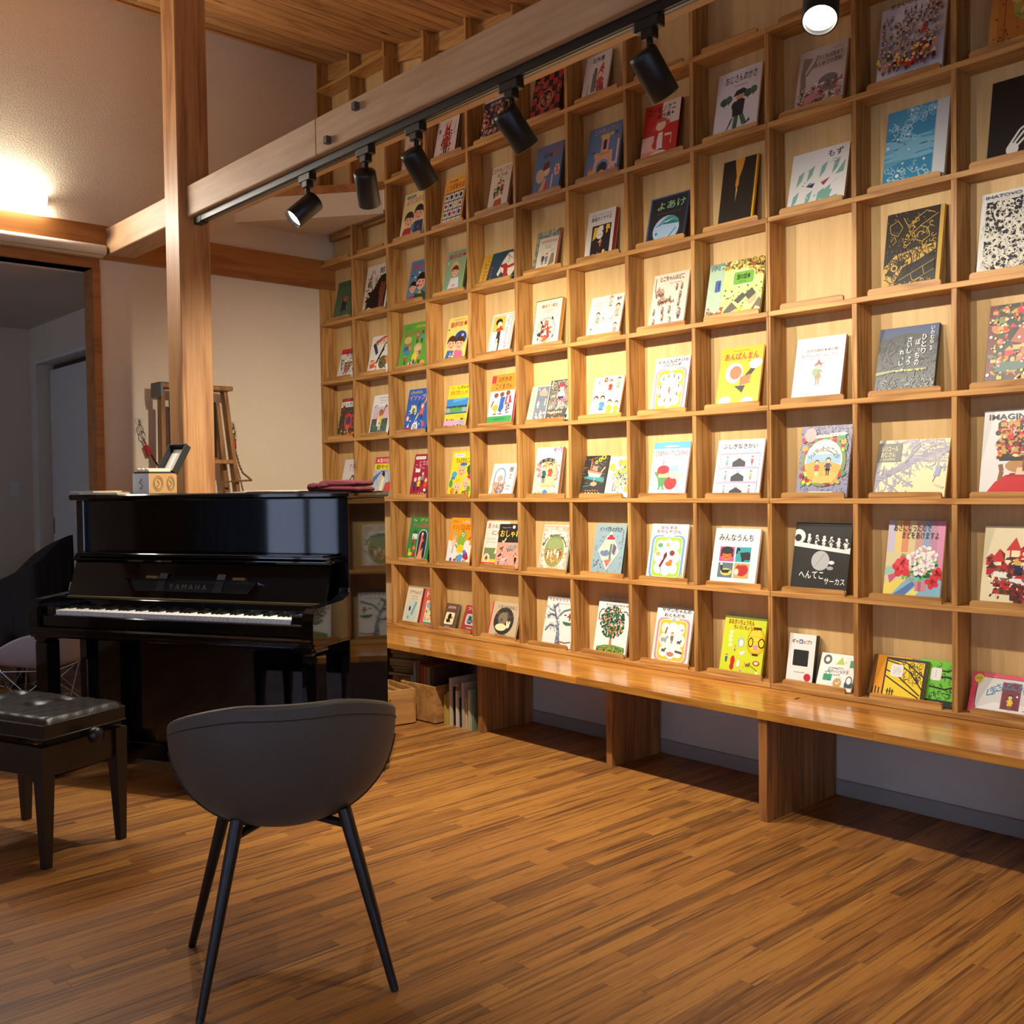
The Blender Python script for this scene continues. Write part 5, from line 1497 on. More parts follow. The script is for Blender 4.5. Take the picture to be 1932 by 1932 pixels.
B(1,6,.078,.194,.248,.016,'8fa6ac','grey blue book with a pink diamond holding a storyteller figure in the second row','P w .5 .12 .84 .48 .52 .88 .17 .48;P e8c4b0 .5 .15 .81 .48 .52 .85 .2 .48;T .14 .85 .86 .95 3a4850 イソップものがたり;E .55 .6 .14 .16 e;R .42 .7 .66 .75 b03040;P b03040 .46 .75 .62 .75 .58 .8 .48 .79;E .4 .44 .16 .08 7080a0;P 5a8078 .54 .62 .62 .62 .6 .3 .54 .3;P 6a5a70 .64 .64 .76 .56 .7 .4 .62 .46;P d8705c .42 .3 .64 .34 .5 .16;E .36 .54 .09 .07 e;L b05040 .02 .42 .3 .5 .2;S .05 .05 .95 .95 70 .03 c 4f656e;S .05 .05 .4 .3 12 .02 d 4f656e;Z .88 .6 .96 .9 8 4f656e',spine='2c2c2c')
B(1,7,.053,.208,.257,.012,'w','white book with blue and green frame round sweets and a crow, second row',FR('6c98bc','9cc43c')+';T .26 .905 .7 .965 8a1c3c からすの;T .16 .835 .82 .895 8a1c3c おかしやさん;P 6e2434 .4 .3 .5 .42 .54 .5 .5 .52 .42 .46;L 6e2434 .06 .42 .36 .34 .24;P w .5 .52 .68 .46 .5 .46;E .48 .57 .04 .06 w;E .3 .62 .07 .05 5a9a6c;E .5 .63 .05 .05 e8a868;E .68 .62 .05 .05 e8dcc0;E .26 .47 .06 .05 c8a05c;E .64 .49 .07 .06 7a3c30;E .58 .3 .09 .05 e8742c;E .62 .34 .05 .05 e8742c;L A .015 .36 .24 .4 .16;P f0b040 .82 .03 .98 .03 .98 .18;R .78 0 .98 .03 b03040',spine='e0d4cc',side='r')
B(1,8,.036,.225,.245,.013,'e9e6df','white book with four coloured square pictures in the second row','T .1 .78 .86 .9 4a342a みんなうんち;Z .4 .72 .56 .745 7 z;R .15 .42 .48 .68 e04a80;R .51 .42 .84 .68 2a9aa0;R .15 .14 .48 .40 5a6e76;R .51 .14 .84 .40 e09a5c;E .315 .55 .13 .12 e8703c;E .315 .615 .14 .075 D;P D .2 .5 .23 .58 .18 .6 .175 .5;P D .43 .5 .4 .58 .45 .6 .455 .5;L N .012 .25 .57 .3 .56;L N .012 .33 .56 .38 .57;L N .012 .27 .49 .36 .49;E .24 .52 .03 .02 d04a2c;E .39 .52 .03 .02 d04a2c;P 2c2422 .6 .58 .8 .6 .84 .56 .84 .46 .72 .46 .7 .43 .66 .43 .64 .5;L 2c2422 .04 .6 .62 .55 .66 .53 .56;E .34 .24 .13 .07 cabb58;P D .22 .27 .44 .28 .38 .22 .26 .22;L D .04 .24 .26 .22 .36;E .22 .375 .025 .022 w;E .68 .27 .12 .1 b02828;E .62 .29 .08 .09 b02828;E .74 .29 .08 .09 b02828;L N .012 .68 .35 .7 .39;E .575 .25 .045 .06 e;Z .36 .05 .62 .07 9 z')
B(1,9,.057,.244,.276,.009,'D','black book with white penguin-like dancers and a silver disc in the second row','R 0 .95 1 1 060606;R 0 0 1 .06 9a9a98;P w 0 .66 1 .57 1 .66 .9 .63 0 .73;E .06 .8 .13 .12 w;E .06 .78 .06 .06 D;F .26 .67 .19 w w k w;F .4 .655 .19 w w k w;F .53 .645 .19 w w k w;F .66 .635 .19 w w k w;F .79 .62 .19 w w k w;F .92 .61 .19 w w k w;S .2 .7 .96 .8 40 .02 e k;E .5 .46 .16 .16 b4b4b2;L 8a8a90 .01 .42 .38 .56 .56;E .7 .44 .05 .03 w;E .68 .36 .06 .03 a;T .14 .2 .58 .31 w へんてこ;T .6 .13 .96 .22 w サーカス;R .2 .02 .4 .045 D;T .2 .02 .4 .05 w フィリケえつこ',spine='D')
B(1,10,.078,.213,.292,.009,'d8c89a','pastel striped book with white and red flowers in a pot in the second row','R 0 .6 .14 1 c8c0d0;R .14 .6 .26 1 e8c878;R .26 .6 .38 1 d89060;R .38 .6 .5 1 d8c490;R .5 .6 .64 1 c89c8c;R .64 .6 .76 1 8fa4c0;R .76 .6 .88 1 c08ca0;R .88 .4 1 1 d890b0;P 88b4c8 0 .05 .5 .3 1 .35 1 0 0 0;P e8d060 0 .2 .4 .28 .1 .02 0 .02;P 5878a8 .1 .02 .5 .24 .56 .2 .3 0;P e8d878 .3 0 .6 .2 .7 .18 .5 0;P c85878 .06 .3 .3 .36 .1 .2;P 9cc4b0 0 .4 .22 .44 .2 .34 0 .3;P d08890 .56 .12 .74 .12 .76 .24 .54 .24;P b06878 .6 .12 .66 .12 .66 .24 .6 .24;S .3 .26 .95 .55 60 .06 e 4a8a58G7ab05c8a;W .3 .4 .17 d83038 R;W .3 .46 .13 e04850 R;W .84 .24 .12 d83038 R;W .95 .34 .12 d83038 R;W .48 .52 .12 w p;W .62 .6 .1 w p;W .7 .48 .1 w p;W .6 .38 .11 w p;W .82 .56 .1 w p;W .8 .44 .08 w p;W .7 .62 .11 w p;T .1 .86 .76 .955 4a3c40 あさになったので;T .26 .77 .9 .86 4a3c40 まどをあけますよ')
B(1,11,.059,.250,.279,.012,'e8dab0','cream book with a heart-shaped cluster of red towers, far right of second row','S .1 .36 .95 .62 90 .05 b rRb3202cNe;S .2 .18 .9 .45 70 .045 b rRNwn;S .35 .06 .75 .22 30 .04 b RNn;P c8302c .3 .7 .5 .7 .42 .86;P e .34 .62 .48 .62 .48 .7 .34 .7;L r .02 .36 .62 .36 .7;P c8302c .62 .66 .86 .66 .76 .9;P c8302c .1 .56 .3 .56 .22 .72;E .46 .56 .05 .05 d8b050;P B .44 .42 .52 .42 .54 .52 .42 .52;S .1 .1 .95 .6 80 .02 e weNR;S .5 .55 .95 .7 20 .04 b rRe')
# ---- third row
B(2,0,.112,.200,.247,.009,'e4dedb','white book with two brown monkeys, lowest at the far left end','T .3 .76 .8 .88 9a2830 さるじ;Z .3 .7 .9 .73 9 A;E .55 .38 .14 .2 8a3024;E .58 .5 .1 .11 N;E .57 .48 .06 .07 h;E .58 .34 .06 .1 e8c048;E .38 .3 .1 .15 7a3c28;L 7a3c28 .05 .24 .14 .2 .3;S .1 .05 .8 .3 20 .04 e rnN')
B(2,1,.087,.200,.252,.008,'i','book with red and yellow title bands over a princess, second column from left','R 0 .84 1 1 d22a24;T .08 .86 1 .97 w 本繪の社談講;R 0 .68 1 .83 f0d41c;T .1 .7 .98 .81 k 姫やぐか;R 0 0 1 .67 b9c4cc;P 4a78b0 0 .3 .4 .62 .8 .66 .4 .66 0 .5;P c84838 .6 .1 1 .1 1 .4 .7 .36;P e .4 .1 .56 .1 .62 .48 .48 .5;E .52 .54 .09 .09 h;P k .44 .56 .62 .5 .66 .3 .6 .62 .5 .66;P e8a090 .2 0 .6 0 .56 .16 .3 .2;L 6a5040 .012 .1 .66 .3 .3;L 6a5040 .012 .7 .66 .95 .3')
B(2,2,.119,.182,.257,.008,'a01838','maroon book with four costumed animals and a red hood in the third row','Q .06 .88 .58 .95 .03 w;Z .12 .9 .52 .93 7 A;T .3 .74 .96 .85 f0b0c0 とりかえ;T .1 .66 .6 .76 f0b0c0 こっこ;R .14 .58 .38 .66 w;F .2 .14 .32 2a3a68 P P;F .4 .16 .32 y P e;F .56 .3 .3 7a9a88 P n;F .76 .1 .36 e04a30 h e04a30;E .78 .14 .12 .1 D;R .7 .14 .82 .2 w;E .9 .62 .05 .04 w;S .08 .05 .9 .12 12 .03 e Poe')
B(2,3,.103,.190,.260,.009,'f2d41c','yellow book with bear, pineapple and fruit characters in the third row','Q .1 .88 .56 .95 .03 w;Z .16 .9 .5 .93 7 R;T .2 .75 .96 .86 5a3018 さんびきのこぶた;H .5 .58 .19 e8b47c e8b47c;E .36 .7 .06 .06 e8b47c;E .64 .7 .06 .06 e8b47c;E .56 .72 .16 .05 3a70a8;E .86 .56 .09 .1 5a5a28;S .76 .6 .98 .7 12 .06 e G;E .9 .44 .11 .07 c82858;E .2 .5 .12 .09 4aa0cc;E .16 .42 .1 .05 3a88b0;H .4 .22 .17 f0b890 f0b890;H .76 .3 .16 f0b890 f0b890;E .44 .38 .18 .1 y;E .4 .38 .1 .05 e8b81c;E .2 .14 .09 .1 o;E .84 .1 .1 .08 r;S .1 .02 .95 .12 26 .05 e GoryN;E .1 .3 .08 .12 g;E .92 .18 .08 .1 5a9a48')
B(2,4,.078,.179,.184,.014,'e9e3d8','small white book with a blue arched window picture in the third row','Q .12 .1 .62 .88 .25 7a98ac;Q .17 .13 .57 .84 .2 c4d2d8;E .37 .66 .14 .1 w;E .4 .56 .12 .1 b8a890;P b0a49c .3 .4 .5 .52 .46 .62;S .15 .12 .62 .42 60 .05 d c89880;S .15 .12 .62 .42 40 .035 d d8b070;S .15 .12 .62 .4 30 .03 d 7a6a8c;T .74 .74 .9 .9 z 贈;Z .78 .5 .88 .72 2 z;Z .72 .3 .9 .36 3 z;Z .72 .22 .9 .27 3 c08080',spine='e4ddcf')
B(2,5,.050,.183,.254,.022,'d9d6b8','thick pale book of two Victorian children with a brown side in the third row','R 0 .72 1 1 b9cbd0;A .5 .3 .62 120 66 .1 4a4038 MOVING PICTURES;S .68 .9 .98 .99 22 .035 e b07090;S .08 .4 .26 .7 40 .04 e c87888;S .76 .36 .94 .66 40 .04 e c88090;S .6 .2 .9 .4 26 .04 e b07888;P d8b878 .32 .2 .8 .22 .84 .7 .36 .7;P e0c890 .36 .24 .76 .26 .8 .66 .4 .66;F .38 .28 .36 3a5c68 h n 3a4a58;F .62 .3 .38 b0503c h 7a4428 P;S .36 .62 .8 .7 16 .04 e c89860;Z .08 .06 .38 .11 6 5a5040;Z .62 .06 .92 .11 8 5a5040;E .5 .08 .1 .1 5a80b8;E .6 .16 .07 .06 e8c4a0',spine='a87050')
B(2,6,.022,.151,.206,.010,'D','black book with an orange and white steamship on night sea in the third row','S 0 .3 .95 .95 60 .04 h 8a8a86;P 3a8c84 .1 .46 .95 .36 .95 .46 .3 .54;P w .2 .62 .82 .56 .74 .48 .3 .5;P e8845c .2 .66 .84 .58 .8 .54 .22 .6;P e8845c .36 .66 .62 .62 .6 .74 .4 .76;R .3 .64 .33 .88 e8845c;E .32 .9 .04 .04 c84a30;L f0b080 .04 .78 .6 .92 .72;E .52 .84 .06 .06 y;E .52 .84 .03 .03 D;E .66 .9 .07 .07 y;E .66 .9 .035 .035 D;E .8 .96 .09 .08 y;E .8 .96 .05 .045 D;L P .02 .54 .48 .52 .36;E .54 .32 .14 .07 f09a70;Z .2 .14 .8 .18 6 f09a70;E .12 .06 .07 .08 r;E .26 .06 .07 .08 y;E .4 .06 .07 .08 w;E .54 .06 .07 .08 y;E .68 .06 .07 .08 o;E .82 .06 .07 .08 s;T .07 .03 .9 .09 D きたらしりぼ;L 3a8c84 .02 .1 .26 .6 .3',dy=.012)
B(2,6,.158,.185,.199,.009,'ece6cc','cream book scattered with yellow plants beside the black ship book','S .3 .2 1 .95 60 .07 c 6a7040;S .35 .3 1 .95 40 .05 e e0cc3c;S .4 .1 1 .9 40 .05 s 4a5a38;P e8cc2c .4 .84 .7 .96 .98 .86 .6 .78;E .2 .74 .1 .1 c8b830;E .8 .2 .1 .08 d89a4c;S .2 .3 .9 .8 16 .03 d PAn;Z .16 .1 .22 .45 8 A;Z .3 .1 .36 .4 7 A;L e8cc2c .05 .5 .6 .8 .7')
B(2,7,.071,.203,.253,.010,'e2e2e0','white book with a red doll and tomato child under blue sky, third row','R 0 .88 1 1 5aa4d4;P 9cc4dc 0 .86 .4 .9 .7 .84 1 .88 1 .8 .6 .82 .3 .8 0 .84;P a8c8d8 .6 .66 1 .74 1 .6;E .5 .92 .2 .02 w;Z .3 .89 .7 .91 12 A;T .06 .74 .96 .85 b8283c だるまちゃん・りんごんちゃん;T .3 .68 .6 .72 A かこ さとし;E .34 .44 .18 .15 c82c30;E .36 .4 .14 .12 d8c888;E .34 .5 .17 .1 c82c30;P 4a8a4c .2 .36 .46 .36 .4 .2 .26 .2;L 4a8a4c .05 .22 .36 .12 .46;L 4a8a4c .05 .3 .22 .26 .14;L 4a8a4c .05 .36 .22 .4 .14;E .64 .46 .14 .12 w;E .64 .5 .14 .09 8ab0cc;E .58 .26 .17 .15 d02c2c;E .64 .4 .12 .08 e8c4a0;L e4b894 .05 .74 .3 .9 .44;L e8e0d8 .05 .5 .12 .46 .04;L e8e0d8 .05 .64 .14 .78 .06;L N .015 .3 .58 .34 .66;L G .02 .46 .02 .9 .02',spine='e8e4dc')
B(2,8,.053,.231,.249,.009,'e8e5e2','white book with three framed strips of dark house shapes in the third row','T .12 .84 .86 .93 2c2630 ふしぎなきかい;Z .36 .78 .62 .8 10 A;'+';'.join(f"R .08 {z:.2f} .94 {z+.235:.2f} 9a5c9c;R .09 {z+.008:.3f} .93 {z+.227:.3f} w;P 2a2d38 .36 {z+.01:.2f} .36 {z+.09:.2f} .5 {z+.16:.2f} .64 {z+.09:.2f} .64 {z+.01:.2f};L 2a2d38 .01 .47 {z+.15:.2f} .47 {z+.2:.2f};L 2a2d38 .01 .53 {z+.15:.2f} .53 {z+.2:.2f};F .24 {z+.02:.2f} .17 7ab0c0 h r 6a4050;F .78 {z+.02:.2f} .17 {c} h k 4a6a8a" for z,c in ((.52,'c05070'),(.27,'e0b060'),(.02,'c890b0'))))
B(2,9,.086,.218,.285,.010,'8c8aa0','book with a fruit wreath round two children in a field on purple dots, third row','S 0 0 1 1 420 .012 d 6a6884;S 0 0 1 1 260 .01 d a8a6ba;E .5 .5 .44 .46 7a8c50;S .08 .18 .92 .84 120 .05 d ogrR7a8c50dl;E .5 .5 .37 .4 e8e2d4;P 9cc0d4 .16 .46 .84 .46 .84 .6 .16 .6;P d8a848 .14 .46 .3 .5 .7 .48 .86 .44 .78 .24 .5 .2 .22 .26;P e0b45c .3 .2 .7 .2 .8 .34 .4 .36;F .38 .3 .22 d04a40 h N e;F .6 .3 .25 4a3a50 h N 2a2838;E .48 .32 .05 .05 d8a83c;A .5 .45 .3 158 22 .085 4a4038 シュゼットとニコラ;T .36 .63 .64 .66 8a7a6a おつかいに;P e8dcc8 .3 .86 .86 .9 .94 .87 .86 .85 .3 .82;Z .4 .85 .8 .88 6 z;E .2 .87 .12 .13 e8a8a4;Q .26 .04 .74 .08 .02 e;Z .3 .05 .7 .07 7 z')
B(2,10,.042,.266,.218,.009,'dccf9c','landscape cream book with bare violet branches and a grey title label in the third row','P 8c8898 0 .94 .06 1 .1 1 .02 0 0 0;P 8c8898 0 .35 .2 .48 .5 .68 .9 .84 .98 .86 .98 .82 .6 .62 .3 .42 .08 .28 0 .05;S .2 .5 .98 1 120 .05 s 8f8aa0;S .4 .6 1 1 70 .05 h a39cae;S .05 .05 .5 .5 50 .05 s 9a94a8;L 9a94a8 .008 .3 .44 .44 .5 .56 .46;L 9a94a8 .008 .5 .66 .62 .62 .74 .64;L 9a94a8 .008 .4 .6 .5 .44 .58 .36;L 9a94a8 .008 .64 .74 .74 .86 .9 .92;L 9a94a8 .008 .44 .64 .5 .84 .6 .94;L 8c8898 .02 .2 .46 .4 .3 .55 .2;L 8c8898 .02 .3 .5 .5 .4;L 8c8898 .02 .1 .3 .3 .14 .4 .04;L 8c8898 .03 .4 .6 .6 .9;R 0 .62 .34 .94 5e5a50;T .04 .8 .29 .89 e0d494 ルリユール;T .05 .7 .26 .79 e0d494 おじさん;Z .08 .645 .26 .68 6 e;E .88 .5 .04 .04 8890b4;P 8890b4 .82 .36 .9 .36 .92 .5 .85 .5;L 6a7098 .01 .85 .36 .82 .26;P b8b49c .84 .24 .98 .18 .96 .15 .86 .2')
B(2,11,.057,.250,.305,.005,'e0dcd6','white magazine with a red jacketed child from behind, far right of the third row','P c81c20 .04 .0 .2 .18 .34 .26 .78 .26 .94 .18 1 .12 1 0;P a81418 .34 .24 .78 .24 .74 .28 .4 .28;P c86a30 .64 0 .74 0 1 .2 1 .24;E .56 .36 .24 .1 b8864c;P e8c4a0 .46 .26 .7 .26 .66 .34 .48 .34;L 8a5a2c .06 .26 .38 .28 .3 .26 .2;L 8a5a2c .06 .9 .38 .92 .3 .9 .2;P 2a1c18 .2 .44 .96 .44 .94 .74 .26 .72;S .2 .44 .96 .84 150 .03 d rfoRdeN;S .22 .5 .9 .86 60 .035 b rRoNd;S .2 .46 .95 .8 60 .02 e rfoeP;P 1c1614 .56 .6 .86 .6 .86 .79 .56 .79;S .6 .6 .84 .68 8 .03 e dfr;R .24 .42 .94 .46 2a1c18;L 7a4a24 .02 .56 .3 .56 .44;T .07 .885 1 .95 3a3430 IMAGINATION')
# ---- fourth row
B(3,0,.096,.200,.263,.010,'2a4038','dark checkered book of red figures in the leftmost column, fourth row from below','R .06 .93 .46 .99 c03030;R .5 .93 .98 .99 8a2430;R 0 .78 1 .92 w;T .08 .8 .98 .9 D いっすんぼ;S .0 .02 1 .76 70 .05 b c8342cD2a5048R;R 0 .4 1 .42 D;R 0 .2 1 .22 D;R .3 0 .32 .76 D;R .64 0 .66 .76 D;E .52 .42 .22 .26 d02830;E .52 .44 .14 .14 3a3a60;L e8704c .05 .46 .2 .46 .34;L e8704c .05 .56 .2 .56 .34;S 0 0 1 .2 30 .03 d yor')
B(3,1,.081,.192,.258,.009,'e8e5e0','white book with a lion-dancer on a green field in the second column, fourth row','Z .3 .9 .92 .95 7 9a7080;Z .36 .84 .86 .88 6 A;Z .4 .79 .8 .82 6 A;L A .02 .06 .6 .1 .72 .3 .76;Q .06 .06 .94 .72 .08 c8c4d0;P e0b0b4 .1 .5 .5 .7 .9 .66 .9 .4 .1 .4;R .06 .1 .94 .42 40584c;F .52 .14 .5 e0cc58 b07050 n w;L n .05 .6 .5 .72 .7;E .76 .72 .05 .05 6a4048;S .1 .1 .9 .3 30 .04 s 8a9a78;P w .36 .24 .46 .24 .44 .44 .36 .4;L A .02 .06 .3 .08 .1 .2 .05 .7 .05 .92 .1')
B(3,2,.071,.206,.265,.010,'1e5cb0','bright blue book with fable animals on bicycles in the third column, fourth row','T .1 .89 .66 .96 f2c83c しぜんのえほん;T .08 .74 .98 .87 f0a0b4 イソップの;P e8d088 .2 .44 .5 .48 .44 .62 .22 .64;F .34 .36 .3 4a8058 e n N;L w .03 .14 .5 .3 .56;F .74 .3 .36 e0604c h d89a4c 2a2a40;L N .06 .56 .6 .6 .7;L f09a50 .05 .8 .66 .92 .8;E .5 .14 .14 .14 w;E .5 .14 .08 .08 7aa0c0;E .18 .1 .1 .1 r;P w .14 .14 .22 .14 .2 .24;E .18 .06 .1 .03 w;E .86 .2 .06 .08 e05040;L e8d088 .05 .5 .3 .6 .44;E .12 .34 .06 .07 P;S .1 .04 .9 .5 16 .04 e weoP')
B(3,3,.076,.184,.257,.009,'f2d21c','yellow book with coloured freight wagons in stripes, fourth row','Z .1 .93 .26 .97 2 D;T .44 .91 .96 .98 4a3a10 しぜんの;T .12 .77 .9 .89 c83c28 かもつれっしゃ;Z .06 .72 .9 .74 14 A;R 0 .52 1 .7 3a8cc8;P 5aa8d8 .3 .62 .9 .66 .9 .7 .3 .7;R 0 .5 1 .54 2a5080;R .0 .38 1 .5 58a0a8;R .22 .4 .76 .5 5aa03c;R .04 .4 .2 .49 a;R .8 .4 .98 .49 a;R 0 .36 1 .39 2a5078;S .05 .5 .95 .53 14 .025 d D;R .06 .24 .96 .36 e8cc2c;R .5 .26 .94 .34 d8b830;S .05 .22 .95 .24 12 .025 d D;R 0 .1 1 .22 e4a0c0;R .7 .12 .98 .21 a;S .05 .09 .95 .1 14 .025 d D;R 0 0 1 .08 d890b4;R .1 0 .34 .07 a;R .4 0 .62 .07 a')
B(3,4,.076,.192,.282,.014,'ece8e2','book with three dressed bears between orange and green bands, fourth row','R 0 .68 1 1 f08a1c;R 0 .84 .18 .98 d8282c;T .28 .85 .82 .95 2a1c10 3びきの;T .2 .72 .86 .82 2a1c10 こぐまさん;R 0 0 1 .2 3a9a4c;T .28 .12 .74 .16 G はみだす!;T .28 .05 .74 .09 G じゃんけん!;R 0 0 .16 .06 d8282c;R .84 0 1 .06 d8282c;E .26 .6 .09 .07 7a4830;E .5 .61 .09 .07 7a4830;E .74 .63 .09 .07 7a4830;P w .2 .4 .34 .4 .32 .54 .22 .54;E .28 .36 .12 .09 e8a828;L e8a828 .06 .3 .34 .3 .26;P 1e5cb0 .4 .3 .54 .26 .66 .56 .46 .56;E .52 .38 .1 .12 1e5cb0;P c82430 .64 .4 .92 .44 .86 .58 .68 .58;P w .72 .44 .8 .44 .8 .57 .74 .57;P A .7 .28 .86 .3 .86 .42 .72 .42;S .7 .3 .86 .42 14 .03 s w;E .28 .24 .08 .02 7a4830;E .5 .24 .08 .02 7a4830;E .78 .26 .08 .02 7a4830;L 7a4830 .05 .18 .5 .1 .38',spine='c82430')
B(3,5,.012,.144,.200,.010,'d8cfae','cream book with slate blue panel and pink mountain, left of two, fourth row','R .3 .03 .98 .97 6c7684;R .9 .03 .94 .97 d8cfae;P d8988c .4 .8 .86 .78 .64 .95;P d8b04c .42 .78 .86 .76 .8 .72 .5 .74;E .42 .9 .05 .05 e;E .44 .9 .04 .04 6c7684;F .46 .4 .22 w h r e;F .8 .46 .2 a h r e;F .66 .12 .24 P h r e;S .35 .05 .9 .9 30 .03 s 9aa2ac;Z .1 .2 .2 .9 9 d;S .35 .05 .9 .3 8 .06 e Pw')
B(3,5,.156,.19,.218,.010,'4a463e','dark patterned book with red-capped figure, right of two in the fourth row','R .04 .3 .96 .97 8a8474;S .04 .3 .96 .97 110 .06 c 2e2a26;S .04 .3 .96 .97 40 .04 e d8ccb4;F .45 .34 .56 P e8b8a8 c82838 e;R .36 .5 .54 .6 B;E .45 .87 .1 .06 c03040;S .06 .02 .96 .26 16 .06 e Pfe;Z .1 .2 .6 .26 6 e;P e .7 .04 .96 .04 .92 .4 .8 .4;E .76 .12 .04 .06 k;S .1 .35 .9 .9 10 .04 d c86a7a',dy=.006)
B(3,6,.078,.187,.208,.008,'ece2c2','cream book with girls in red, blue and yellow dresses in the fourth row','T .14 .82 .22 .9 D 児;Z .1 .72 .5 .75 11 A;Z .1 .65 .5 .68 11 A;Z .1 .58 .46 .6 10 A;E .4 .92 .06 .07 d03428;E .4 .92 .02 .025 e;F .58 .56 .36 d03428 h N h;F .84 .6 .36 7aa080 h N h;F .16 .05 .5 w h N h;F .38 .05 .5 4a80a8 h N h;F .64 .0 .44 e8d41c h N e8d41c;F .88 .0 .4 e8d41c h N e8d41c')
B(3,7,.085,.193,.257,.012,'e9e5e2','white book with a dusty pink frame and carrot-field rabbits in the fourth row',FR('cc8e94','f0bc1e')+';T .1 .9 .96 .965 4a2c44 にんじんばたけの;T .24 .83 .76 .89 4a2c44 パピプペポ;F .5 .34 .18 c07070 e d8885c;F .3 .58 .09 z;F .44 .62 .09 z;F .6 .62 .09 z;F .73 .58 .09 z;F .76 .44 .09 z;F .24 .44 .09 z;F .25 .28 .09 z;F .4 .2 .09 z;F .58 .2 .09 z;F .73 .3 .09 z',spine='b06a50')
B(3,8,.073,.209,.263,.010,'f2b81c','golden yellow book with red title and puffy white clouds in the fourth row','Z .3 .93 .68 .95 12 N;T .1 .79 .9 .91 c82c3c あんぱんまん;Z .66 .74 .94 .765 9 N;E .36 .58 .21 .21 w;E .4 .58 .14 .14 e4744c;P D .6 .5 .78 .66 .86 .62 .76 .52;P D .4 .36 .6 .24 .66 .36;P e8743c .52 .36 .78 .4 .76 .54 .52 .5;E .82 .44 .07 .06 e8d41c;E .14 .42 .06 .05 e8d41c;E .62 .68 .07 .06 e8d41c;E .84 .7 .14 .1 w;E .92 .72 .09 .07 w;E .84 .68 .12 .06 d8d4d0;E .2 .12 .14 .1 w;E .26 .14 .1 .07 w;E .2 .1 .12 .06 d8d4d0;E .74 .1 .14 .09 w;E .74 .08 .12 .05 d8d4d0',spine='e8e0d0')
B(3,9,.067,.211,.261,.011,'e4e2de','plain white book with a small hatted figure in orange shorts in the fourth row','T .22 .77 .86 .82 7a5050 武井武雄絵本美術館;T .12 .69 .88 .74 6a5c54 ぬけだしたジョーカー;Z .24 .65 .44 .67 6 A;Z .56 .65 .78 .67 8 A;F .5 .26 .34 6f8c5c h 8a3c40 c86a48;P 8a3c40 .38 .56 .62 .58 .54 .6 .5 .66 .46 .6;R .44 .36 .57 .42 d06a38;E .44 .46 .06 .07 7a9a6c',spine='7a5a44')
B(3,10,.048,.222,.256,.016,'22282c','dark book with a lit yellow train crossing night mountains in the fourth row','P 2c4068 0 .84 .2 .86 .5 .9 .8 .86 1 .8 1 1 0 1;S 0 .3 1 .85 160 .06 s 3c4448;S 0 .3 1 .8 120 .05 s 14181a;S 0 .0 1 .25 140 .04 s 5a5f5e;S .1 .0 1 .22 50 .03 e 6e726e;P 8a8c58 0 .3 .3 .34 .3 .37 0 .35;R .3 .335 .86 .36 d8c448;R .3 .36 .86 .375 2c3820;S .3 .335 .86 .35 30 .012 d D;Z .1 .3 .86 .31 18 8a9070;V .74 .56 .82 .86 w ひとり;V .64 .4 .72 .8 w ぽっちの;V .5 .42 .58 .84 w さいしゅう;V .38 .34 .46 .66 w れっしゃ;V .88 .7 .94 .97 w いわむら;V .88 .6 .93 .68 w かず',spine='14202a')
B(3,11,.076,.250,.289,.010,'2e3a30','dark fairy-tale book crowded with toys and red roofs, far right of the fourth row','R 0 0 .1 1 6a2430;S 0 0 1 1 160 .05 e 5a3c28n6a7a5cdo8a4a3cT;S .05 .1 1 .95 80 .04 b f0705ce0b060rdN7a8a60;S .1 .1 1 .95 60 .025 x ePyr;P 4a6a60 .1 .18 .9 .22 .8 .3 .2 .3;E .4 .6 .14 .12 1a1c1c;P b05a40 .3 .54 .5 .5 .54 .68 .44 .74;F .86 .2 .3 d8b86a h d8a850 n;F .6 .2 .2 c03838;S .3 .04 .95 .16 20 .05 b d89a4cN;E .9 .84 .14 .1 d87860;S 0 0 1 1 60 .018 d weyr')
# ---- fifth row
B(4,0,.102,.200,.206,.008,'e0dedb','book with red top band and a folk mask face, leftmost of the fifth row','R 0 .84 1 1 c82c34;T .3 .74 .7 .92 2c2420 もも;E .5 .42 .2 .24 b87850;E .5 .58 .24 .1 e;R .3 .5 .74 .56 A;S .1 .1 .95 .7 50 .05 e 5a6a78wAa;L A .05 .2 .3 .1 .7;E .42 .44 .03 .03 k;E .58 .44 .03 .03 k;P 7a4a8c .4 .04 .6 .04 .56 .16 .44 .16;E .86 .66 .1 .06 D')
B(4,1,.075,.206,.246,.009,'e6e2da','book with a long-haired lady in orange robes under a red arc in the fifth row','P d05a50 .2 .86 .6 .98 1 1 1 .9 .6 .9 .3 .76;P e .3 .8 .6 .9 1 .94 1 .86 .7 .84 .36 .72;T .3 .76 .96 .9 8a2c30 かぐやひめ;P 2a3048 .1 .78 .22 .84 .42 .56 .32 .5;P 14120f .2 .2 .36 .3 .7 .78 .8 .82 .86 .7 .64 .56 .3 .1;E .8 .66 .1 .14 e8e0d4;L D .01 .74 .7 .78 .7;P d87840 0 .0 .5 .06 .4 .36 .1 .4;P e8d8c8 .1 .1 .5 .16 .46 .2 .06 .16;P c84838 .4 .0 .7 .04 .66 .12 .36 .1;E .72 .3 .2 .2 6a6a40;S .56 .16 .9 .44 40 .04 e 8a5a30G;P e0884c .8 .4 1 .5 1 .2;L w .03 .1 .3 .4 .36;S .0 .0 .5 .3 14 .06 e wr')
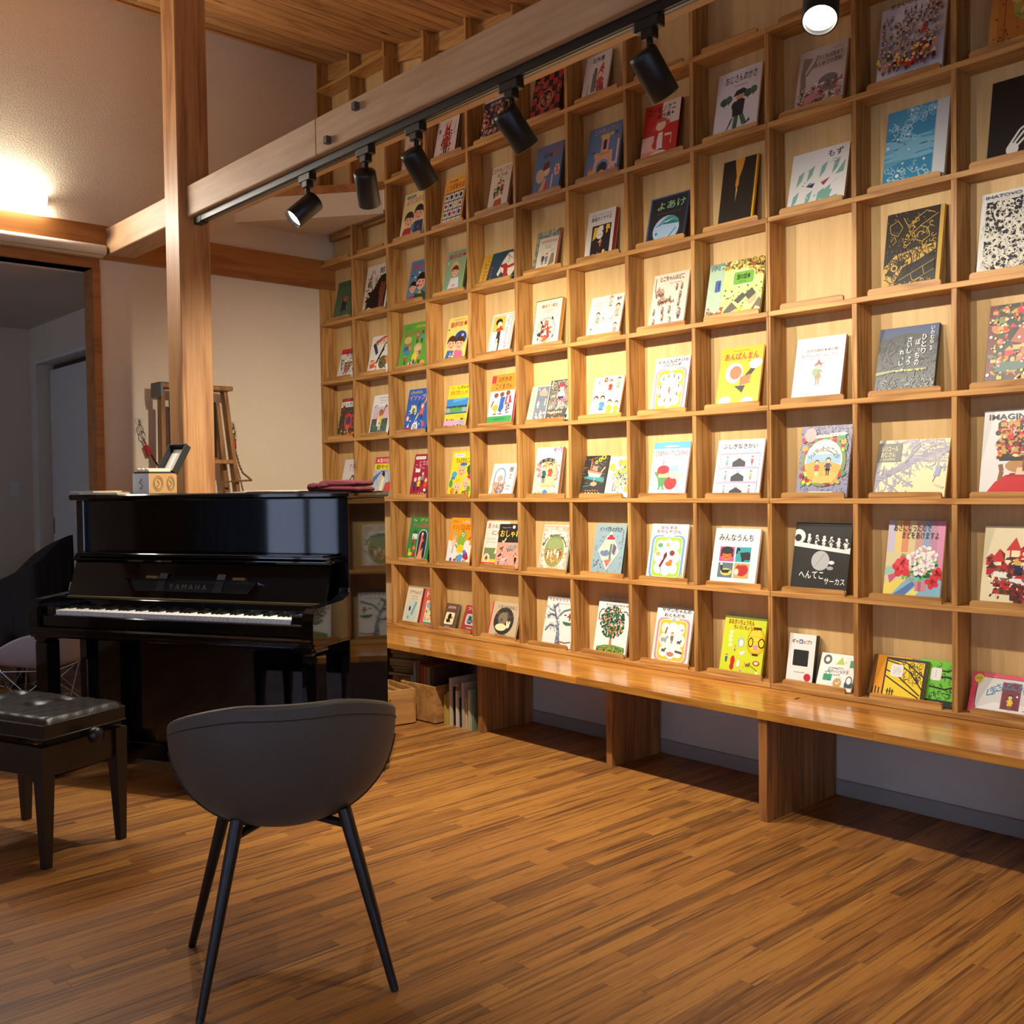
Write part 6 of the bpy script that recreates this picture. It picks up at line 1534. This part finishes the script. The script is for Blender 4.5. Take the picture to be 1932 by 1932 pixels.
B(4,2,.025,.280,.278,.010,'5aa03c','green book with caterpillar hat animals and a red syllabary title in the fifth row','Z .1 .88 .3 .92 3 2a5a20;T .44 .88 .9 .95 f0d43c しぜんのえほん;T .1 .72 .62 .84 c83838 あいうえお;Z .64 .78 .82 .84 2 c83838;E .24 .56 .12 .12 8a7a6a;E .24 .64 .13 .08 c8b060;P 2a5c98 .12 .4 .36 .42 .34 .5 .14 .5;P e8743c .3 .42 .38 .42 .38 .5 .3 .5;F .56 .54 .24 d03a34 P r;F .72 .54 .26 5a90b8 n D;E .62 .44 .14 .1 c8a860;H .62 .36 .11 d8b888 d8b888;E .54 .24 .09 .1 e8cc2c;F .7 .1 .28 a89050 n n;F .22 .1 .26 b85038 h N 2a3050;E .42 .1 .08 .06 w;P r .36 .08 .48 .08 .42 .18;E .84 .1 .08 .06 e8a02c;E .24 .36 .1 .06 3a88a8;P 2a5c98 .5 .04 .58 .02 .56 .2 .5 .2')
B(4,3,.085,.177,.261,.009,'efd870','yellow book with two cheek-to-cheek children and a blue cap in the fifth row','Z .3 .92 .84 .95 9 8a6a20;T .12 .78 .96 .9 c82c34 童謡絵本;E .08 .74 .03 .03 D;P 3a68a8 0 0 .42 0 .46 .26 .14 .28;P d8688c .42 0 .96 0 .9 .2 .7 .3 .5 .26;E .7 .52 .3 .24 1f4a90;H .3 .42 .22 f0b890 4a2c1c;H .7 .4 .22 f0b890 4a2c1c;E .8 .58 .06 .05 e8a0b0;S .2 .02 .5 .2 14 .04 e eyr')
B(4,4,.087,.164,.230,.012,'ebe6d8','white book with a green border, yellow panel and a spaniel, fifth row','R .04 .03 .97 .97 3a6a58;R .06 .04 .95 .96 f0ece0;R .08 .58 .66 .94 e8b84c;R .06 .04 .6 .3 b9cad8;E .36 .8 .16 .12 D;E .4 .74 .1 .1 e;E .46 .68 .06 .04 b04040;P c03a34 .26 .58 .6 .6 .56 .66 .3 .66;P 3a3428 .3 .3 .5 .3 .5 .58 .34 .58;P e .28 .08 .36 .08 .42 .4 .34 .4;P N .44 .08 .5 .08 .52 .4 .46 .4;E .24 .1 .06 .08 b8b0a0;V .76 .7 .92 .93 N パピー;V .72 .12 .86 .66 R のてぶくろ;V .58 .2 .64 .46 u わぎりき',spine='e4dccc')
B(4,5,.060,.185,.248,.024,'ebe3bc','thick cream book with a round red-figured medallion and orange sides, fifth row','R 0 0 .02 1 5a6a40;R 0 .98 1 1 5a6a40;S .06 .06 .94 .94 60 .008 d d8b060;T .26 .82 .86 .9 b04038 師法寸一郎太;Z .36 .76 .74 .79 6 R;Z .4 .71 .66 .74 5 z;Z .42 .66 .6 .68 4 z;E .5 .36 .35 .35 7a8470;E .5 .36 .33 .33 a4b4a4;E .48 .42 .18 .14 b83c34;E .42 .3 .14 .12 8a3038;E .56 .26 .1 .12 7a2c38;E .46 .18 .12 .07 d8603c;S .2 .18 .8 .58 40 .06 e c8483cweD;E .5 .52 .07 .06 e07050;P e .42 .3 .5 .38 .54 .34 .46 .26',spine='c88a34')
B(4,6,.064,.207,.216,.008,'ebe0cc','cream book with sketched children around a swing in the fifth row','T .8 .84 .94 .93 7a4444 動作;Z .1 .84 .4 .87 8 A;Z .1 .77 .4 .8 8 A;Z .12 .7 .4 .73 8 A;F .62 .64 .34 a8b89c h a05040 h;F .28 .28 .36 8aa48c h 4a2830 h;F .86 .36 .42 d8a890 h 4a2830 h;F .12 .0 .28 d8b08c h 4a2830 h;F .86 .0 .34 d88890 h 4a2838 h;L A .01 .46 .4 .48 .66;L A .01 .36 .36 .46 .5 .56 .4;L c08070 .02 .66 .4 .76 .5;S .2 .15 .8 .5 40 .03 h c0ae98;L A .01 .24 .0 .34 .14')
B(4,7,.081,.196,.259,.009,'e3d8c2','cream book scattered with small groups of brown sketched people, fifth row','T .2 .86 .88 .95 8a5038 とこちゃんはどこ;Z .46 .8 .82 .83 9 z;R .06 .7 .08 .94 6a5040;S .1 .56 .34 .68 20 .04 f b08878n8a7a70;S .2 .42 .66 .5 20 .04 f b0908cnA;F .7 .66 .12 c08078;F .84 .66 .12 a89080;F .82 .5 .14 a07868;F .8 .36 .14 b09080;F .12 .26 .12 988878;F .36 .26 .14 b06878;F .56 .26 .14 98a090;F .38 .14 .14 c09080;F .6 .04 .16 b0a0a0;F .84 .14 .2 a08090;F .14 .06 .14 988070')
B(4,8,.018,.276,.254,.010,'c8da8c','landscape green book of a village with gabled houses and a green title plate, fifth row','P b4d0b0 0 0 .26 0 .3 1 0 1;R .26 0 .27 1 a8c48c;S .3 .86 1 1 110 .03 e d0a83c8a7a40n;S .72 .7 1 .98 90 .03 e d0a83cnN;L e4ecc8 .012 .28 .34 .6 .5 .98 .62;L e4ecc8 .012 0 .56 .28 .34;L e4ecc8 .01 .6 .06 .98 .3;Q .46 .56 .84 .8 .04 w;Q .47 .57 .83 .79 .035 76b444;T .53 .65 .77 .75 2c3820 旅の絵本;Z .58 .6 .7 .63 4 2c3820;Q .14 .5 .24 .7 .02 5468a8;V .2 .54 .22 .66 D 旅の;P 6a6458 .34 .12 .48 .28 .6 .16 .46 .04;P c8b490 .38 .1 .46 .04 .58 .1 .58 .16 .46 .1;P 5a5850 .52 .3 .66 .42 .74 .36 .6 .24;P 5a5850 .7 .38 .82 .48 .9 .38 .78 .28;P c8ac80 .72 .3 .78 .28 .9 .36 .9 .26 .8 .2;P 7a6a5c .84 .1 .96 .3 1 .26 1 .06;P d4c4a0 .86 .04 1 .04 1 .12 .92 .16;P e0cc2c .58 .14 .68 .2 .7 .16 .62 .1;P 6a6a60 .4 .04 .52 .1 .56 .04;S .04 .06 .3 .2 14 .03 b 8a7a68c8b490b0503c;S .3 .1 1 .55 26 .012 d 5a6a30;S 0 .88 .26 .98 20 .025 d 7a9a90')
B(4,10,.078,.213,.301,.016,'D','black book with golden linework animals and a gold edge strip in the fifth row','R .93 0 1 1 c09a44;S .02 .4 .9 1 150 .006 d c09a44;P c09a44 0 .32 .2 .46 .5 .52 .9 .54 .9 .46 .6 .36 .34 .3 .2 .06 0 .02;S .05 .1 .6 .46 120 .05 s D;S .3 .4 .9 .54 60 .04 s D;L c09a44 .012 .5 .72 .62 .78 .74 .74 .78 .64 .66 .58 .54 .62 .5 .72;L c09a44 .012 .6 .78 .8 .86 .9 .9;L c09a44 .012 .3 .92 .4 .8 .56 .9 .7 .96 .84 .92;L c09a44 .01 .06 .84 .2 .9 .3 .8 .22 .7 .1 .74 .06 .84;L c09a44 .01 .1 .64 .16 .7 .2 .64 .14 .6;P D .04 .24 .2 .34 .34 .38 .4 .4 .3 .3 .14 .2;E .2 .3 .06 .06 c09a44;E .2 .3 .035 .035 D;P 1c1814 .3 .14 .9 .34 .9 .22 .34 .04;L c09a44 .008 .3 .14 .9 .34;L c09a44 .008 .34 .04 .9 .22;L c09a44 .008 .5 .2 .53 .12;L c09a44 .008 .7 .27 .73 .18;E .66 .1 .08 .05 c09a44;E .66 .1 .068 .04 D;S .05 .02 .9 .12 80 .01 d c09a44;S .3 .56 .9 .9 24 .05 c c09a44',spine='c09a44')
B(4,11,.049,.255,.300,.014,'d9d8d4','white book packed with black ornamental linework, far right of the fifth row','T .06 .925 .52 .965 4a4a48 IHATOVO;L A .004 .06 .915 .54 .915;R .06 .02 1 .9 e0dccb;R .07 .025 1 .895 2c2a36;S .08 .03 1 .89 420 .055 c d8d2c0;S .08 .03 1 .89 200 .04 e d8d2c0;S .08 .03 1 .89 90 .02 d 2c2a36;E .6 .5 .12 .12 d8d2c0;E .6 .5 .08 .08 2c2a36;S .4 .4 .8 .6 60 .03 c e4dfd0')
# ---- sixth row
B(5,0,.074,.200,.263,.009,'4a6a50','green bamboo forest book with a small red-faced figure, leftmost of the sixth row',';'.join(f"L {'2c4a38' if i%2 else '6c8a58'} .025 {.02+i*.07:.2f} 0 {.05+i*.07:.2f} 1" for i in range(14))+';T .3 .86 .8 .95 1c2c20 かさじ;P 2a2428 .36 .24 .66 .24 .62 .5 .4 .5;E .58 .54 .12 .1 b85048;L 2a2428 .04 .5 .24 .44 .1;P 8a9a5c .1 .02 .9 .04 .8 .14 .3 .12;E .46 .1 .05 .03 d8a080')
B(5,1,.035,.235,.305,.009,'e0d4c0','book with a wild black-haired brown giant and bold characters in the sixth row','T .22 .8 .42 .9 1a1614 八;T .6 .8 .82 .93 1a1614 郎;Z .16 .73 .42 .75 9 A;E .2 .62 .1 .1 8a7a58;P 15130f .1 .1 .3 .14 .62 .02 .96 .02 1 .7 .86 .78 .7 .76 .54 .66 .5 .56 .34 .46 .14 .46 .26 .36 .04 .28 .22 .24;S .1 .1 .95 .76 60 .07 s 15130f;P 7a4030 .66 .36 .92 .36 .94 .6 .7 .62;E .8 .5 .12 .13 7a4030;R .7 .04 .9 .36 7a4030;E .74 .52 .025 .015 k;E .86 .52 .025 .015 k;L k .015 .72 .57 .88 .58;L k .015 .78 .43 .84 .43;P c8a888 .04 .0 .2 .02 .1 .1')
B(5,2,.116,.186,.262,.009,'5a88a8','blue book with two singing children and birds in the sixth row','Z .3 .92 .9 .95 9 2a5070;T .12 .78 .98 .9 c83c4c 童謡絵本;S .1 .6 .6 .76 10 .05 e a0603cwk;P c04040 .1 .0 .4 0 .36 .2 .16 .18;P 2a5040 .34 0 1 0 1 .2 .7 .28 .4 .22;P d8b048 .5 .22 .76 .2 .66 .3;H .26 .38 .17 f0b890 k;H .66 .48 .25 f0b890 k;E .52 .4 .05 .04 R')
B(5,3,.083,.172,.255,.010,'8fb088','sage green book with straw-hatted child holding a white bird in the sixth row','Z .3 .94 .86 .97 9 G;T .1 .82 .98 .93 c8283c 童謡絵本;E .12 .74 .04 .04 e8d8a0;E .52 .6 .28 .18 c8a068;E .5 .66 .17 .14 d8b478;H .52 .52 .17 f0b890 5a3420;P e6e0e4 .24 .14 .8 .14 .74 .38 .34 .38;E .56 .28 .2 .1 w;E .66 .32 .07 .06 w;P 2a4a90 .28 0 .5 0 .54 .14 .34 .14;P e8c060 0 0 .26 0 .2 .1 0 .16;E .54 .2 .07 .06 e8a890;R .97 0 1 1 d8c43c',spine='1c1814')
B(5,4,.023,.270,.184,.009,'24485a','landscape teal book of a white horse with red harness in the sixth row','P d8a838 0 0 .2 0 .26 1 0 1;R 0 0 .2 .12 8a9a58;Z .06 .1 .16 .75 6 9a2c20;Z .15 .3 .2 .95 6 3a2c18;R .22 0 1 .16 8a7a70;Z .28 .06 .36 .6 5 c83434;P e8dcc4 .56 .5 .62 .7 .74 .92 .9 .9 1 .96 1 .3 .9 .1 .8 .3 .66 .3;P e8dcc4 .5 .3 .6 .62 .68 .5 .56 .22;P b83434 .54 .56 .72 .6 .84 .44 .76 .4 .62 .48;P b83434 .68 .44 .8 .4 .84 .04 .72 .06;P b83434 .8 .5 1 .56 1 .46 .82 .42;L k .01 .74 .92 .8 .7 .76 .6;E .6 .54 .015 .02 k;L 6a5a4c .01 .7 .88 .9 .7')
B(5,5,.068,.166,.224,.008,'dcd0b4','sagging cream book with a green hatched border and red edge in the sixth row','R 0 .84 1 1 6a7a62;R 0 .1 .14 1 6a7a62;S 0 .84 1 1 40 .05 c dcd0b4;S 0 .1 .13 .86 26 .04 c dcd0b4;R .96 0 1 1 a82420;T .24 .7 .9 .78 b0504c 大きな坊ちゃん;Z .4 .62 .74 .65 6 A;Z .44 .57 .7 .6 5 A;F .4 .2 .3 4a4c58 h d8c8b0 z;F .56 .2 .26 7a7c84 h A z;P 8a7a5c .66 .14 .9 .2 .86 .44 .74 .42;E .78 .5 .12 .06 c8c0b0;P d8b84c .7 .06 .9 .1 .86 .2;L 5a8a5c .03 .1 .02 .4 .1 .9 .06',spine='a82420')
B(5,6,.062,.172,.241,.026,'dcd6cc','thick white book with red side and capped boy on black, sixth row','Z .14 .9 .3 .93 3 A;Z .36 .9 .86 .93 9 A;T .14 .79 .88 .88 3a3230 後其のンヤチ正;R .2 .02 .9 .7 222224;P e8b82c .24 .4 .5 .5 .44 .66 .28 .66;P e8b82c .7 .6 .86 .58 .84 .68 .72 .68;P e8b82c .72 .5 .78 .52 .78 .66 .74 .66;E .5 .5 .12 .12 e8e0d4;P e8e0d4 .38 .56 .62 .58 .6 .68 .46 .68;P e .46 .34 .6 .34 .56 .42;P d85a48 .52 .26 .58 .26 .57 .4 .53 .4;E .46 .5 .015 .015 k;E .54 .5 .015 .015 k;E .7 .14 .05 .06 e8c85c;L e8c85c .015 .7 .02 .7 .12;S .3 .04 .8 .16 8 .02 d e8c85cw',spine='a01c24')
B(5,7,.067,.217,.232,.010,'26282a','charcoal book with an oval lake picture and green title in the sixth row','R 0 0 .04 1 3c5c98;R 0 .97 1 1 3c5c98;R .96 0 1 1 2c4470;T .2 .72 .92 .88 8ec49a よあけ;Z .22 .63 .84 .65 18 8a8a88;E .5 .3 .34 .3 a9c4dc;P 3f8f8c .34 .46 .5 .56 .66 .56 .8 .46 .82 .38 .6 .4;P 2c6c6c .34 .42 .6 .48 .82 .4 .6 .4;P b8d4e4 .4 .46 .7 .5 .5 .44;P 4a8cb8 .2 .38 .4 .48 .36 .4;E .26 .24 .03 .03 3c6c70;L 2c4c50 .02 .76 .3 .6 .14 .46 .06')
B(5,8,.092,.170,.299,.012,'28251f','black book with one orange dripping shape and yellow side strip, sixth row','P d8983c .34 1 .62 1 .58 .86 .5 .72 .5 .62 .44 .56 .4 .62 .42 .74;P e0b070 .43 .57 .48 .57 .44 .38;R .95 0 1 1 e8a81c;Z .96 .5 .99 .62 4 N',spine='e8a81c')
B(5,9,.053,.245,.245,.011,'e6e5e0','white book with pale teal leaf shapes and two swallows in the sixth row',';'.join(f"P 7fb0a4 {x} {z} {x+.09:.2f} {z+.1:.2f} {x+.13:.2f} {z+.26:.2f} {x+.03:.2f} {z+.2:.2f}" for x,z in ((.12,.42),(.3,.48),(.52,.5),(.74,.52),(.06,.08),(.3,.06),(.5,.06),(.62,.1)))+';P 7fb0a4 .74 .36 .92 .46 .8 .4;P 7fb0a4 .66 .12 .88 .16 .86 .04;P 7fb0a4 .6 .3 .78 .26 .72 .1 .58 .14;P 7fb0a4 .8 .5 .96 .72 .94 .52;T .64 .82 .9 .94 2c2c40 もず;Z .72 .76 .84 .78 5 A;Z .7 .72 .84 .74 5 A;P 2c3c60 .3 .4 .46 .44 .42 .36;P 2c3c60 .3 .4 .38 .46 .36 .42;P b03c5c .56 .42 .72 .48 .62 .36;S .1 .1 .9 .7 14 .02 e w8a9a94',spine='7a2430')
B(5,10,.080,.230,.300,.014,'c9ced0','sky blue book with white star maps and a pale spine strip in the sixth row','R 0 0 .8 1 3c88ac;P 5a9cba 0 .4 .3 .5 .8 .66 .8 .5 .4 .36 0 .26;P 4a92b4 0 .7 .4 .8 .8 .9 .8 1 0 1;S .02 .35 .78 .62 70 .12 h 7ab4cc;S .05 .05 .78 .3 30 .05 c a8d0dc;S .3 .8 .78 .98 30 .05 c a8d0dc;S .1 .6 .5 .8 20 .06 c a8d0dc;S .02 .05 .78 .97 16 .03 x d8e8ec;'+';'.join(f"L d0e4ea .008 .24 .16 {.24+.14*math.cos(i*.52):.3f} {.16+.11*math.sin(i*.52):.3f}" for i in range(12))+';E .24 .16 .06 .06 3c88ac;E .24 .16 .03 .03 d8e8ec;L b8d8e2 .01 .4 .24 .5 .16 .58 .18 .6 .1;E .66 .3 .02 .02 w;R .8 0 1 1 c9ced0;R .805 0 .812 1 a8acae',spine='b9bec0')
B(5,11,.084,.255,.299,.010,'1c1a18','black book with a white fork, far right of the sixth row','Q .24 .08 .4 .22 .08 d8d4cc;P d8d4cc .28 0 .33 0 .34 .14 .28 .14;L d8d4cc .03 .28 .2 .4 .36 .62 .48 1 .58;L d8d4cc .03 .33 .2 .46 .34 .66 .44 1 .53;L d8d4cc .03 .38 .18 .52 .3 .7 .38 1 .46')
# ---- seventh row
B(6,2,.063,.222,.286,.009,'ead9a0','cream book with two smiling cartoon schoolchildren in the seventh row','Q .1 .89 .5 .95 .05 4a8898;Z .14 .905 .46 .935 7 e;T .14 .76 .98 .88 b82c34 ようじのテスト;P b82c38 .02 .06 .5 .06 .46 .26 .16 .26;P 2a3c68 .52 .1 .98 .1 .94 .36 .6 .36;P 4a9090 .44 .3 .6 .36 .56 .1 .48 .2;H .32 .42 .2 f0b890 3a2418;H .72 .52 .2 f0b890 1c1814;P d85038 .72 .24 .8 .24 .76 .18;E .8 .1 .12 .05 4a9090;P G .04 .0 .6 .02 .9 .08 .5 .06')
B(6,3,.075,.184,.286,.010,'f0b048','orange book with a grid of little word pictures in the seventh row','T .2 .9 .62 .95 2c6a30 しぜんのえほん;Z .72 .92 .9 .96 2 n;T .1 .75 .94 .87 c8401c ことばあそび;R .06 .0 .96 .7 2a2c30;'+';'.join(f"R {.08+i*.22:.2f} {.02+j*.17:.2f} {.28+i*.22:.2f} {.17+j*.17:.2f} e8e2d4" for i in range(4) for j in range(4))+';'+';'.join(f"E {.18+i*.22:.2f} {.095+j*.17:.3f} .06 {.05+.02*((i*j)%2):.2f} {c}" for (i,j,c) in ((0,0,'i'),(1,0,'d'),(2,0,'P'),(3,0,'o'),(0,1,'A'),(1,1,'R'),(2,1,'r'),(3,1,'B'),(0,2,'R'),(1,2,'B'),(2,2,'y'),(3,2,'n'),(0,3,'A'),(1,3,'k'),(2,3,'B'),(3,3,'k'))),spine='1c1814')
B(6,4,.097,.164,.258,.012,'e8d8c0','cream book of acrobats with dark red side bands in the seventh row','R 0 0 .03 1 5a2030;R .97 0 1 1 5a2030;T .08 .85 .95 .96 7a2c34 コドモノクニ;T .3 .75 .8 .83 a08850 名作選;F .44 .34 .3 G h k R;F .62 .36 .3 b84838 h k k;F .5 .62 .12 A h k k;F .3 .3 .22 A;P c8542c .26 .04 .7 .12 .66 .28 .36 .26;P e8dccc .2 .0 .4 .0 .36 .12;L d8b060 .01 .5 .72 .3 .78;S .3 .3 .7 .5 16 .03 e yGRk',spine='a0603c')
B(6,5,.076,.187,.271,.016,'5878a4','blue book with a girl and an umbrella in the seventh row','T .1 .86 .92 .96 c03a48 コドモノクニ;T .3 .75 .62 .83 1c1814 名作選;P d8482c .46 .74 .9 .8 .94 .84 .6 .8;E .46 .5 .13 .15 e8c4a0;P 5a3424 .32 .5 .34 .64 .48 .68 .58 .62 .56 .54;E .24 .42 .16 .2 d8b48c 20;P c03a40 .26 .0 .6 .04 .5 .3 .36 .3;P e0a070 .2 .1 .42 .14 .5 .36 .4 .34;P e0b48c .66 .06 .72 .06 .74 .4 .68 .4;E .86 .46 .1 .17 e8d0b4;L c84848 .03 .78 .4 .94 .52;L c84848 .03 .86 .32 .86 .6;L c84848 .03 .8 .54 .94 .4;P 3a6070 .06 .02 .3 .0 .28 .08',spine='4a6488')
B(6,6,.065,.211,.267,.013,'5c7ca6','blue book with a pink and yellow toy tower building in the seventh row','T .14 .86 .9 .96 e09078 コドモノクニ;T .36 .77 .76 .84 e8c860 名作選;E .84 .8 .03 .03 D;R .42 .44 .64 .74 e8a898;P e8c060 .4 .74 .66 .74 .62 .82 .44 .82;R .48 .54 .58 .72 2a2438;R .24 .42 .78 .5 e8b068;Z .34 .44 .7 .48 8 N;P e0a890 .22 .14 .82 .14 .78 .42 .28 .42;E .52 .22 .2 .18 7a98b8;E .52 .2 .15 .14 1c2838;E .52 .1 .1 .08 e8b890;R .1 .0 .3 .2 d8a858;R .74 .1 .9 .26 e8b0a0;R .9 .2 .96 .66 e8c0b0;P d86050 .88 .66 .98 .66 .93 .74;P d86050 .08 .2 .24 .2 .16 .28;P 2a3c60 .08 .5 .24 .52 .24 .56;S .12 .02 .9 .14 24 .03 b D2a2438eR')
B(6,7,.043,.200,.270,.018,'c8242c','thick red and cream book with a girl in braids in the seventh row','R .5 .6 1 1 e8d8c8;R 0 .2 .34 .46 ecc4b4;R .0 .02 .5 .2 e89888;T .1 .82 .88 .95 1c1814 コドモノクニ;T .36 .73 .74 .81 1c1814 名作選;E .8 .77 .03 .03 D;E .5 .6 .14 .12 f0c8b0;P c05048 .34 .56 .36 .7 .5 .74 .66 .7 .66 .56 .62 .66 .4 .66;E .32 .56 .05 .07 c05048;E .7 .62 .05 .07 c05048;P f0e4d8 .4 .2 .62 .2 .58 .48 .46 .48;P c8343c .3 .3 .42 .44 .44 .24 .36 .1;P c8343c .58 .44 .72 .4 .6 .2;L f0c8a8 .06 .3 .4 .22 .26 .4 .18;L f0c8a8 .06 .64 .42 .86 .4 .84 .24;E .5 .12 .22 .07 w;R .84 0 1 .56 c8242c',spine='1c1814')
B(6,8,.070,.214,.295,.010,'e4e0e0','white book with a dark-coated man walking with closed umbrella, seventh row','T .18 .81 .9 .93 26284c おじさんのかさ;Z .4 .74 .7 .765 7 A;E .2 .56 .1 .08 3a6450;E .3 .58 .08 .08 4a7060;E .74 .6 .1 .08 3a6450;E .86 .62 .08 .08 4a7060;L N .02 .2 .48 .2 .54;L N .02 .3 .5 .3 .55;L N .02 .74 .52 .74 .58;L N .02 .86 .54 .86 .58;E .56 .58 .09 .08 d8a078;P 1f2c48 .4 .6 .46 .68 .62 .7 .7 .66 .66 .62;P 1b2630 .42 .3 .66 .3 .68 .52 .6 .55 .5 .54 .4 .44;E .46 .46 .08 .09 1b2630;P 3c6a40 .44 .1 .54 .1 .56 .3 .46 .3;P 3c6a40 .58 .3 .68 .3 .76 .16 .66 .14;P 1b2630 .68 .12 .84 .18 .82 .22;P 1b2630 .38 .08 .54 .08 .54 .11;P 232a3c .24 .02 .4 .28 .44 .3 .4 .22')
B(6,9,.088,.205,.262,.014,'c8b8ac','pale brown book of crowded animals and a tree under the bright lamp, seventh row','T .42 .78 .92 .86 4a3a34 子どもが出あう;T .34 .68 .92 .76 4a3a34 はじめての百科;Z .7 .9 .92 .93 4 z;P 8a7868 .08 .3 .2 .4 .16 .66 .3 .86 .1 .9 .06 .6;L 8a7868 .04 .18 .6 .34 .76 .4 .88;E .66 .44 .2 .12 7a7068;R .5 .26 .84 .42 7a7068;S .05 .02 .95 .42 130 .05 e A8a6a5ac8a890b05a5ae0d4c8;S .05 .02 .95 .4 60 .04 s 4a4038;S .1 .05 .6 .3 20 .05 f c06068A8a7a6a;P c88080 .2 .1 .5 .2 .4 .3 .2 .24')
B(6,10,.058,.245,.308,.012,'dcd6d4','white book filled with a crowd of hundreds of tiny people in the seventh row','T .2 .9 .9 .97 2c2a40 せかいのひとびと;S .06 .09 .94 .86 230 .035 f 8a7868A6a5a58b08c7c9a8a84u7a4a44;S .06 .08 .94 .3 34 .05 f rRoyuBGn;S .1 .3 .9 .86 120 .012 e e4dcd4;P c83038 .7 .5 .78 .5 .76 .62;T .3 .03 .84 .06 A ピーター・スピアー えらぶん')
B(6,11,.088,.250,.306,.010,'c88a3c','orange folk-pattern book with a spotted blue bird, cut by the top right corner','R .1 .06 .95 .96 b8742c;S .05 .05 .95 .95 90 .014 d 8a3c24;L 8a3c24 .01 .2 .1 .2 .9;E .6 .5 .3 .3 a89848;E .6 .5 .2 .2 b87c34;S .32 .34 .88 .66 60 .05 e 7a8c3cd8b050;P 1f2c54 .5 .3 .62 .24 .8 .5 .66 .6 .52 .5;S .52 .28 .76 .56 24 .012 d e;E .7 .54 .08 .08 d89a8c;S .05 .04 .95 .12 26 .04 e 5a6a30')
# ---- eighth row
B(7,2,.088,.146,.269,.009,'d8b8a8','pale pink book behind the third spotlight under the beam','T .2 .84 .9 .92 R 名作選;S .2 .1 .9 .7 40 .05 e b05048Aewc89080;E .5 .5 .2 .24 d09888;F .55 .2 .4 c06058')
B(7,3,.024,.185,.275,.014,'e0ccc4','pale book with red and black rabbit-eared figure under the beam, top row','T .16 .87 .92 .95 R コドモノク;T .3 .74 .7 .84 d8b060 名作選;F .52 .1 .58 b83c30 e0785c R k;P b83c30 .4 .66 .46 .84 .52 .68;P b83c30 .54 .68 .66 .84 .64 .66;S .3 .1 .75 .6 40 .05 e c04030D;E .16 .66 .05 .08 7a7090;L b84838 .02 .86 .5 .88 .8;P b84838 .66 .06 .74 .06 .7 .2;S .1 .05 .9 .2 10 .03 s R',spine='1c1814')
B(7,4,.048,.172,.260,.010,'2c2830','dark flowered book with pink stars beside the fourth spotlight','R 0 .9 1 1 e0d0cc;T .1 .92 .9 .98 R コドモノクニ;T .3 .78 .8 .86 e0b8a0 名作選;S .05 .05 .95 .75 50 .07 x d88078e8a898c0605c;S .05 .05 .95 .75 60 .05 e d88078G8a8a90e;E .2 .44 .15 .15 d86a5c;E .2 .44 .1 .1 2c2830;S .15 .4 .25 .48 3 .05 x e;R 0 0 1 .1 8a8a94')
B(7,5,.065,.203,.248,.010,'1c1618','red and black checkered book with a gold crest in the top book row',';'.join(f"R {i/6:.3f} {j/7:.3f} {(i+1)/6:.3f} {(j+1)/7:.3f} a82434" for i in range(6) for j in range(7) if (i+j)%2)+';E .5 .46 .24 .26 c87a5c;E .5 .46 .21 .23 2a1418;S .34 .34 .66 .58 22 .06 c d8906c;Z .86 .4 .94 .9 5 d89a70;Z .06 .5 .14 .8 3 d89a70;S .1 .75 .5 .95 16 .05 c c86a58')
B(7,6,.051,.160,.241,.008,'dccfc4','wavy edged cream book of a jester by a bottle in the top book row','T .26 .82 .74 .93 1c1814 名作選;P 7a7068 .34 .2 .54 .2 .52 .6 .36 .6;P 4a4844 .4 .6 .5 .6 .5 .7 .4 .7;F .66 .12 .5 c8443c e8c8a8 c8443c 3a3438;P c8443c .58 .62 .8 .62 .72 .78;P a83038 .66 .1 .9 .1 .8 .4;S .06 .1 .94 .9 26 .04 e d8c0a0c8a070;S .2 .04 .8 .3 16 .04 s A;L A .02 .2 .1 .22 .4')
for a, k in BOOKS:
    picture_book(*a, **k)
